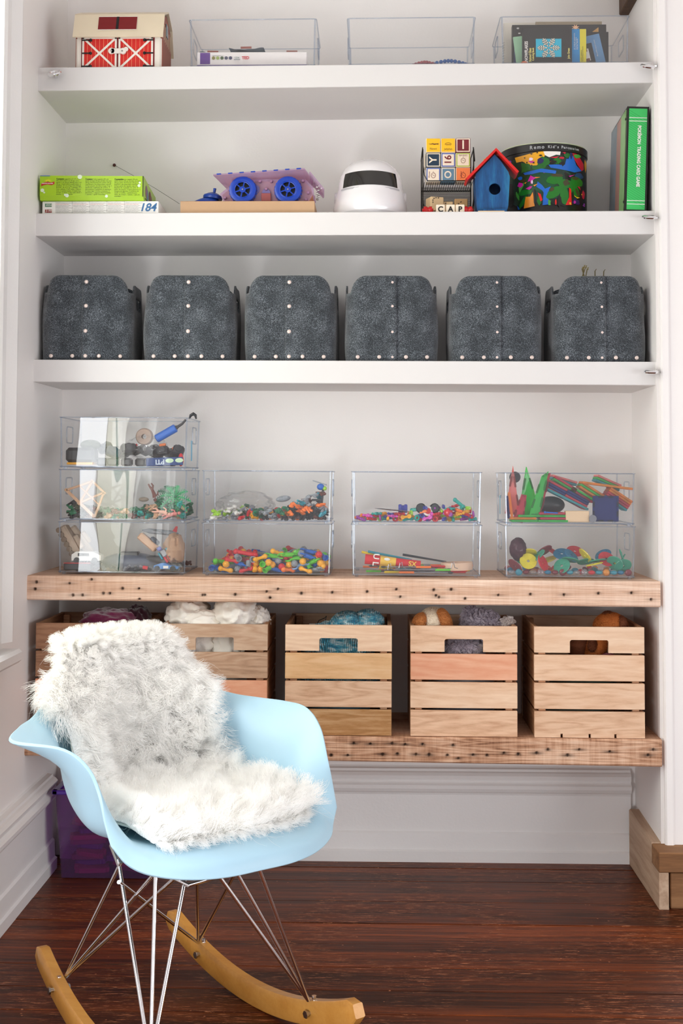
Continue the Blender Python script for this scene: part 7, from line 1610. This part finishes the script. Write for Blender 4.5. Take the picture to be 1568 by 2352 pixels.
for i in range(10):
    R = random.Random(i + 40); cx_ = x0 + .10 + i * .0225; c = Vector((cx_, .07 + R.uniform(0, .06), Z0 + .034 + R.uniform(0, .018))); t = rig('camera_part', ['black moulded gear piece near the middle of the top bin', 'dark navy cloth-covered gear left of the tape roll', 'black buckle piece under the tape roll', 'black strap housing in the top bin', 'dark gadget with a red button', 'black gadget right of the tape roll', 'charcoal clip under the blue tube', 'black lens-like piece below the blue tube', 'dark block with an orange top at right', 'black rounded pouch at the right end'][i], 'gear', c, (R.uniform(-.5, .5), R.uniform(-.5, .5), R.uniform(-1, 1)))
    m = MB(); m.box((0, 0, 0), (R.uniform(.03, .045), R.uniform(.025, .035), R.uniform(.02, .032)), .005); m.lathe([(.009, -.004), (.010, .0), (.008, .012)], 14, (0, -.012, .004), 'Y'); m.build('housing', plain((34, 38, 46), .4, 0, .2, name='gear_black') if i != 1 else plain((30, 48, 84), .6, name='gear_navy'), t)
    if i in (4, 8, 7): MB().box((.004, -.012, .016), (.018, .012, .007), .002).build('bright_cap', (CR_ if i == 4 else COR), t)
for i in range(7): R = random.Random(i + 90); c = Vector((x0 + .10 + i * .03, .05 + R.uniform(0, .1), Z0 + .012)); t = rig('gear_bag', ['black pouch low near the case', 'charcoal pouch low left of the middle', 'charcoal pouch low in the middle', 'black pouch low right of the middle', 'black pouch under the tape roll', 'charcoal pouch behind the strap', 'black pouch low at the right'][i], 'pouch', c); MB().box((0, 0, 0), (.028, .04, .022), .005).build('pouch', CDK, t)
m = MB(); m.ball((x1 - .012, .04, Z0 + .018), .011, 10, 8, (.7, .8, 1.6)); tag(m.build('red_scrap', CR_, None, True), 'red plastic scrap in the right front corner of the top bin', 'toy piece')
bag(2, x0 + .215, .08, Z0 + .052, (.055, .05, .030), 'thin clear bag around the black gear of the top bin', 6)
MB().box((x1 + .0115 - .002, .09, Z0 + .043), (.0008, .022, .055), .0002).build('barcode_sticker', plain((120, 180, 210), .5, name='sticker_blue'), None); tag(COL.objects[-1], 'pale blue sticker on the right wall of the top bin', 'sticker')
# --- 7 discs and gems
x0, x1, y0, y1, z0 = bin_space(7); Z0 = z0
def gem(n, c, d=.35): return clear(n, c, f0=.08, rough=.05, dens=d, grazing=.5)
GYE = gem('see_through_yellow', (.95, .86, .05), .5); GRE = gem('see_through_red', (.85, .04, .06), .5); GGR = gem('see_through_green', (.10, .60, .42), .4); GBL = gem('see_through_blue', (.05, .35, .60), .45); GCY = gem('see_through_cyan', (.10, .62, .80), .3); GCL = gem('see_through_colourless', (.80, .84, .88), .1); GDR = gem('see_through_dark_red', (.35, .05, .07), .5); GNV = gem('see_through_navy', (.03, .04, .2), .6); GOR = gem('see_through_orange', (.95, .42, .05), .5); GG2 = gem('see_through_bright_green', (.05, .75, .15), .45)
def f_disc(m):
    n = 32; prof_r = .0225; vs = []; 
    m.lathe([(.004, -.0015), (.0215, -.0015), (.0225, 0), (.0215, .0015), (.004, .0015), (.004, -.0015)], n)
    for k in range(8): a = k * PI / 4; m.box((.013 * math.cos(a), .013 * math.sin(a), .0018), (.013, .0022, .0012), .0003, Euler((0, 0, a)))
    m.tube([(.0215 * math.cos(a), .0215 * math.sin(a), 0) for a in np.linspace(0, 2 * PI, 33)[:-1]], .0016, 6, closed=True)
def f_gem(m): m.ball((0, 0, 0), .0092, 14, 8, (1, 1, .62))
discc = [(GYE, 'yellow'), (GRE, 'red'), (GGR, 'green'), (GBL, 'blue'), (GGR, 'green'), (GYE, 'yellow'), (GDR, 'dark red')]; gemc = [(GCY, 'cyan'), (GCL, 'colourless'), (GBL, 'blue'), (GRE, 'red'), (GDR, 'dark red'), (GOR, 'amber')]
hp = Heap(7, 5, lambda x, y: .03); 
for i in range(17):
    x = x0 + .012 + i * .0192; cl = gemc[[1, 0, 4, 1, 1, 2, 4, 4, 0, 1, 1, 3, 0, 5, 0, 2, 4][i]]; R = random.Random(i); p = Vector((x, y0 + .008 + R.uniform(0, .008), Z0 + .008)); hp.reserve(p.x, p.y, p.z, .0095, .008)
    piece('glass_gem', meshof('glass_gem', f_gem), cl[0], p, (PI / 2 * (i % 3 == 1), 0, 0), '%s glass gem along the front, %s' % (cl[1], where(hp, p)), 'glass gem', 'glass gems under the discs')
for i in range(34):
    p = hp.drop(.010, .0075); 
    if p: cl = hp.R.choice(gemc); piece('glass_gem', meshof('glass_gem', f_gem), cl[0], p, (hp.R.uniform(-.6, .6), hp.R.uniform(-.6, .6), 0), '%s glass gem set back, %s' % (cl[1], where(hp, p)), 'glass gem', 'glass gems under the discs')
dl = [(1213, 1289, .032, 1.05, .05, 0), (1247, 1293, .036, 1.2, -.05, 1), (1183, 1300, .034, .9, .15, 6), (1213, 1272, .06, .65, .2, 0), (1250, 1265, .08, .7, -.1, 6), (1235, 1276, .05, .75, 0, 2), (1290, 1272, .07, .6, .1, 3), (1312, 1276, .06, .8, .2, 3), (1344, 1276, .055, .9, .2, 0), (1310, 1286, .045, .35, -.05, 2), (1372, 1288, .045, .25, .0, 2), (1365, 1296, .035, .22, -.06, 5), (1290, 1300, .035, 1.0, 0, 2), (1393, 1284, .05, .9, -.2, 1), (1430, 1280, .045, 1.25, .1, 2), (1412, 1294, .034, 1.0, .2, 4), (1440, 1300, .034, .9, -.2, 2), (1450, 1290, .06, 1.1, .1, 4), (1385, 1275, .08, .7, .1, 3), (1320, 1266, .10, .6, 0, 1), (1272, 1268, .10, .6, 0, 1), (1195, 1285, .08, .8, 0, 2), (1345, 1290, .07, .4, .1, 4), (1420, 1300, .07, .5, 0, 3), (1260, 1285, .09, .4, 0, 0), (1400, 1290, .10, .4, 0, 0)]
for i, (px, py, y, tilt, rl, ci) in enumerate(dl):
    p = at(px, py, 1, y + .01); cl = discc[ci]
    piece('slotted_disc', meshof('slotted_disc', f_disc), cl[0], (min(max(p.x, x0 + .02), x1 - .02), y + .012, max(Z0 + .012, p.z)), (tilt, rl, i), '%s see-through slotted disc %s' % (cl[1], where(hp, p) + (' behind others' if y > .065 else '')), 'toy disc', 'see-through discs in the clear bin')
c = at(1190, 1262, 1, .06); o = lump((0, 0, 0), (.022, .03, .030), 4, .15, 2).build('dark_cloth', gem('see_through_plum', (.10, .03, .05), .6), None, True, 80, loc=(max(c.x, x0 + .026), .07, c.z)); tag(o, 'dark plum curved piece at the left behind the discs', 'toy piece')
# --- 8 magnetic tiles
x0, x1, y0, y1, z0 = bin_space(8); Z0 = z0
def tile(name, poly, mat, loc, rot, label, mag=True, grp='see-through magnetic tiles'):
    t = thing(name, label, 'magnetic tile', loc, 0, grp, rot); n = len(poly); cx_ = sum(p[0] for p in poly) / n; cz_ = sum(p[1] for p in poly) / n
    inn = [(cx_ + (p[0] - cx_) * .86, cz_ + (p[1] - cz_) * .86) for p in poly]; m = MB()
    for i in range(n):
        j = (i + 1) % n; q = [poly[i], poly[j], inn[j], inn[i]]; m.prism(q, -.003, .003, 'XZ')
    m.build('frame', mat, t); m = MB(); m.prism(inn, -.0014, .0014, 'XZ'); m.build('pane', mat, t)
    if mag:
        m = MB()
        for i in range(n):
            j = (i + 1) % n; a, b = Vector(poly[i]), Vector(poly[j]); d_ = b - a
            for f_ in (.3, .7): c_ = a + d_ * f_; c_ = c_ + (Vector((cx_, cz_)) - c_) * .07; m.box((c_.x, 0, c_.y), (d_.length * .22, .0066, .0045), .0005, Euler((0, -math.atan2(d_.y, d_.x), 0)))
        m.build('magnet', plain(tuple(int(255 * q * .5) for q in _tc[mat.name]), .35, name='magnet_' + mat.name), t)
    return t
_tc = {}
def tmat(n, c, d=.32): m = clear(n, c, f0=.07, rough=.05, dens=d, grazing=.5); _tc[m.name] = c; return m
TR = tmat('tile_red', (.85, .08, .14)); TG = tmat('tile_green', (.10, .80, .16)); TB = tmat('tile_navy', (.03, .04, .20), .6); TO = tmat('tile_orange', (.98, .45, .05)); TT = tmat('tile_teal', (.08, .62, .70)); TP = tmat('tile_pink', (.95, .40, .38))
SQ = [(-.034, -.034), (.034, -.034), (.034, .034), (-.034, .034)]; TRI = [(-.034, -.03), (.034, -.03), (0, .05)]; TALL = [(-.034, -.06), (.034, -.06), (0, .08)]; RTR = [(-.034, -.034), (.034, -.034), (-.034, .034)]
def bp_(px, py, y): p = at(px, py, 1, y); return (p.x, y, p.z)
tile('magnetic_tile', [(-.028, -.055), (.012, -.055), (-.02, .075)], TP, bp_(1188, 1135, .07), (0.1, .1, .0), 'tall salmon pink triangle tile at the left end'); tile('magnetic_tile', TALL, TG, bp_(1213, 1140, .09), (.1, -.1, .2), 'tall green triangle tile leaning behind the front one')
tile('magnetic_tile', [(-.016, -.062), (.010, -.062), (.034, .058), (.016, .045)], TG, bp_(1229, 1132, .05), (0, .02, .0), 'tall bright green triangle tile rising above the rim'); tile('magnetic_tile', [(-.012, -.062), (.006, -.062), (.026, .058), (.012, .058)], TR, bp_(1238, 1135, .058), (0, .08, 0), 'narrow red tile edge right behind the tall green one')
tile('magnetic_tile', [(-.012, -.04), (.016, -.04), (.012, .035), (-.002, .035)], TR, bp_(1193, 1165, .05), (0, .2, 0), 'small red tile leaning at the left'); MB_o = tile('magnetic_tile', [(-.003, -.034), (.003, -.034), (.003, .034), (-.003, .034)], TO, bp_(1172, 1160, .05), (0, -.12, 0), 'orange tile seen edge on at the far left', False); tile('magnetic_tile', [(-.003, -.03), (.003, -.03), (.003, .03), (-.003, .03)], TB, bp_(1166, 1165, .06), (0, -.08, 0), 'navy tile seen edge on at the far left', False)
# flat stack at the bottom
FE = [(-.034, -.003), (.034, -.003), (.034, .003), (-.034, .003)]
def flat(px, k, y, mat, label, rot=0.0, dy=.0, ln=1.0):
    p = at(px, 1190, 1, y); t = thing('magnetic_tile', label, 'magnetic tile', (p.x, y + .034 * 0 + .036, Z0 + .0035 + k * .0066), rot, 'see-through magnetic tiles'); m = MB()
    for s in (-1, 1): m.box((s * .031 * ln, 0, 0), (.007, .068, .006), .001); m.box((0, s * .031, 0), (.068 * ln, .007, .006), .001)
    m.build('frame', mat, t); MB().box((0, 0, 0), (.056 * ln, .056, .0028)).build('pane', mat, t)
    m = MB(); [m.box((q * .017 * ln, -.0335, 0), (.014, .0015, .0045), .0003) for q in (-1, 1)]; m.build('magnet', plain(tuple(int(255 * q * .5) for q in _tc[mat.name]), .35, name='magnet_' + mat.name), t); return t
flat(1205, 0, .03, TG, 'green tile flat on the bottom at left'); flat(1202, 1, .032, TO, 'orange tile flat on the green one'); flat(1270, 0, .03, TG, 'green tile flat on the bottom left of the wooden block', .0, ln=1.15); flat(1270, 1, .034, TR, 'dark red tile flat above the bottom green one'); flat(1220, 2, .036, TG, 'green tile third in the flat pile'); flat(1272, 2, .036, TG, 'green tile third in the flat pile beside the wooden block'); flat(1268, 3, .034, TR, 'red tile on top of the flat pile')
# slanting stacks: edges seen, descending to the right
def slant(px0, py0, px1, py1, n, cols_, y, label):
    a, b = at(px0, py0, 1, y), at(px1, py1, 1, y); d_ = b - a; ang_ = math.atan2(d_.z, d_.x); L = .069; cnt = max(1, round(d_.length / L)); nx_ = Vector((math.sin(ang_), 0, -math.cos(ang_)))
    for c in range(cnt):
        mid = a + d_ * ((c + .5) / cnt)
        for k in range(n):
            p = mid + nx_ * (k * .0066); mt = cols_[(k + c) % len(cols_)]; t = thing('magnetic_tile', '%s tile %s of the %s' % (mt.name.replace('tile_', ''), ['topmost', 'second', 'third', 'fourth', 'fifth', 'sixth'][k], label + (', its %s half' % ('upper' if c == 0 else 'lower') if cnt > 1 else '')), 'magnetic tile', (p.x, y + .036, p.z), group='see-through magnetic tiles', rot=(0, -ang_, 0)); m = MB()
            for s in (-1, 1): m.box((s * .031, 0, 0), (.007, .068, .006), .001); m.box((0, s * .031, 0), (.068, .007, .006), .001)
            m.build('frame', mt, t); MB().box((0, 0, 0), (.056, .056, .0028)).build('pane', mt, t); m = MB(); [m.box((q * .017, -.0335, 0), (.014, .0015, .0045), .0003) for q in (-1, 1)]; m.build('magnet', plain(tuple(int(255 * q * .5) for q in _tc[mt.name]), .35, name='magnet_' + mt.name), t)
slant(1254, 1100, 1352, 1153, 4, [TR, TB, TB, TR], .06, 'long slanting pile in the middle'); slant(1247, 1118, 1350, 1170, 1, [TT], .058, 'teal edge under the long slanting pile'); slant(1265, 1091, 1330, 1110, 2, [TP, TT], .10, 'pale pile behind'); slant(1281, 1099, 1358, 1145, 2, [TR, TG], .075, 'red and green pair'); slant(1338, 1108, 1388, 1140, 3, [TO, TG, TO], .07, 'orange pile right of the middle'); slant(1375, 1093, 1425, 1115, 3, [TP, TG, TT], .11, 'short pile under the rim at right'); slant(1340, 1108, 1452, 1123, 1, [TO], .052, 'long orange pair reaching right'); slant(1405, 1122, 1450, 1152, 5, [TO, TO, TR, TR, TT], .062, 'orange pile leaning at the right end')
tile('magnetic_tile', SQ, TB, (bp_(1391, 1168, .035)[0], .040, Z0 + .0365), (.08, 0, 0), 'navy square tile standing upright at the front'); c = bp_(1326, 1186, .035)
t = thing('wood_block', 'plain pale wooden block left of the navy tile', 'block', (c[0], .05, Z0 + .0155)); MB().box((0, 0, 0), (.062, .03, .030), .0015).build('block', plain((226, 196, 160), .55, name='pale_block'), t)
m = MB(); m.lathe([(.0098, -.001), (.0102, 0), (.0098, .001)], 28, axis='Y'); o = m.build('coin', CMT, None, True, 40, loc=(at(1361, 1190, 1, .03).x, .0305, Z0 + .0105)); tag(o, 'silver coin leaning before the wooden block', 'coin')
m = MB(); m.tube([(-.017, 0, 0), (.017, 0, -.002)], [.0022, .0018], 8); m.ball((-.017, 0, 0), .0034, 8, 6); o = m.build('blue_bolt', CB_, None, True, loc=(at(1266, 1176, 1, .035).x, .036, Z0 + .0265)); tag(o, 'slim blue plastic bolt lying on the flat red tile', 'toy piece')
m = MB(); m.lathe([(.004, -.003), (.015, -.003), (.015, .003), (.004, .003)], 24, axis='Y'); o = m.build('toy_roller', CDK, None, True, 40, loc=bp_(1182, 1096, .085)); tag(o, 'black round wheel behind the pink triangle tile', 'toy piece')
c = bp_(1265, 1160, .11); m = MB(); m.ball((0, 0, 0), .03, 18, 12, (1.3, .8, .8)); o = m.build('dark_ball', CDK, None, True, loc=(c[0], .12, c[2])); tag(o, 'large black rounded part in the shadow behind the tiles', 'toy piece')
MB().box((x0 - .0110, .11, Z0 + .045), (.0008, .022, .05), .0002).build('barcode_sticker', plain((150, 200, 220), .5, name='sticker_blue2'), None); tag(COL.objects[-1], 'pale blue sticker on the left wall of the tile bin', 'sticker')

# ------------------------------------------------------------------ labels: tell alike pieces apart by their place
_by = {}
for o in COL.objects:
    if o.parent is None and o.get('category'): _by.setdefault(o['label'], []).append(o)
_ord = ['leftmost', 'second from left', 'third from left', 'fourth from left', 'fifth from left', 'sixth from left', 'seventh from left', 'eighth from left', 'ninth from left']
_num = ['', 'one', 'two', 'three', 'four', 'five', 'six', 'seven', 'eight', 'nine', 'ten', 'eleven', 'twelve', 'thirteen', 'fourteen', 'fifteen', 'sixteen', 'seventeen', 'eighteen']
for lab, os_ in _by.items():
    if len(os_) < 2: continue
    bpy.context.view_layer.update()
    os_.sort(key=lambda o: sum((o.matrix_world @ Vector(c)).x for c in o.bound_box) if o.type == 'MESH' else o.matrix_world.translation.x * 8)
    n = len(os_)
    for i, o in enumerate(os_):
        nm = _ord[i] if i < (n + 1) // 2 or n > 18 and i < 9 else _ord[n - 1 - i].replace('left', 'right') if n - 1 - i < 9 else None
        if nm: o['label'] = '%s, %s' % (lab, nm)
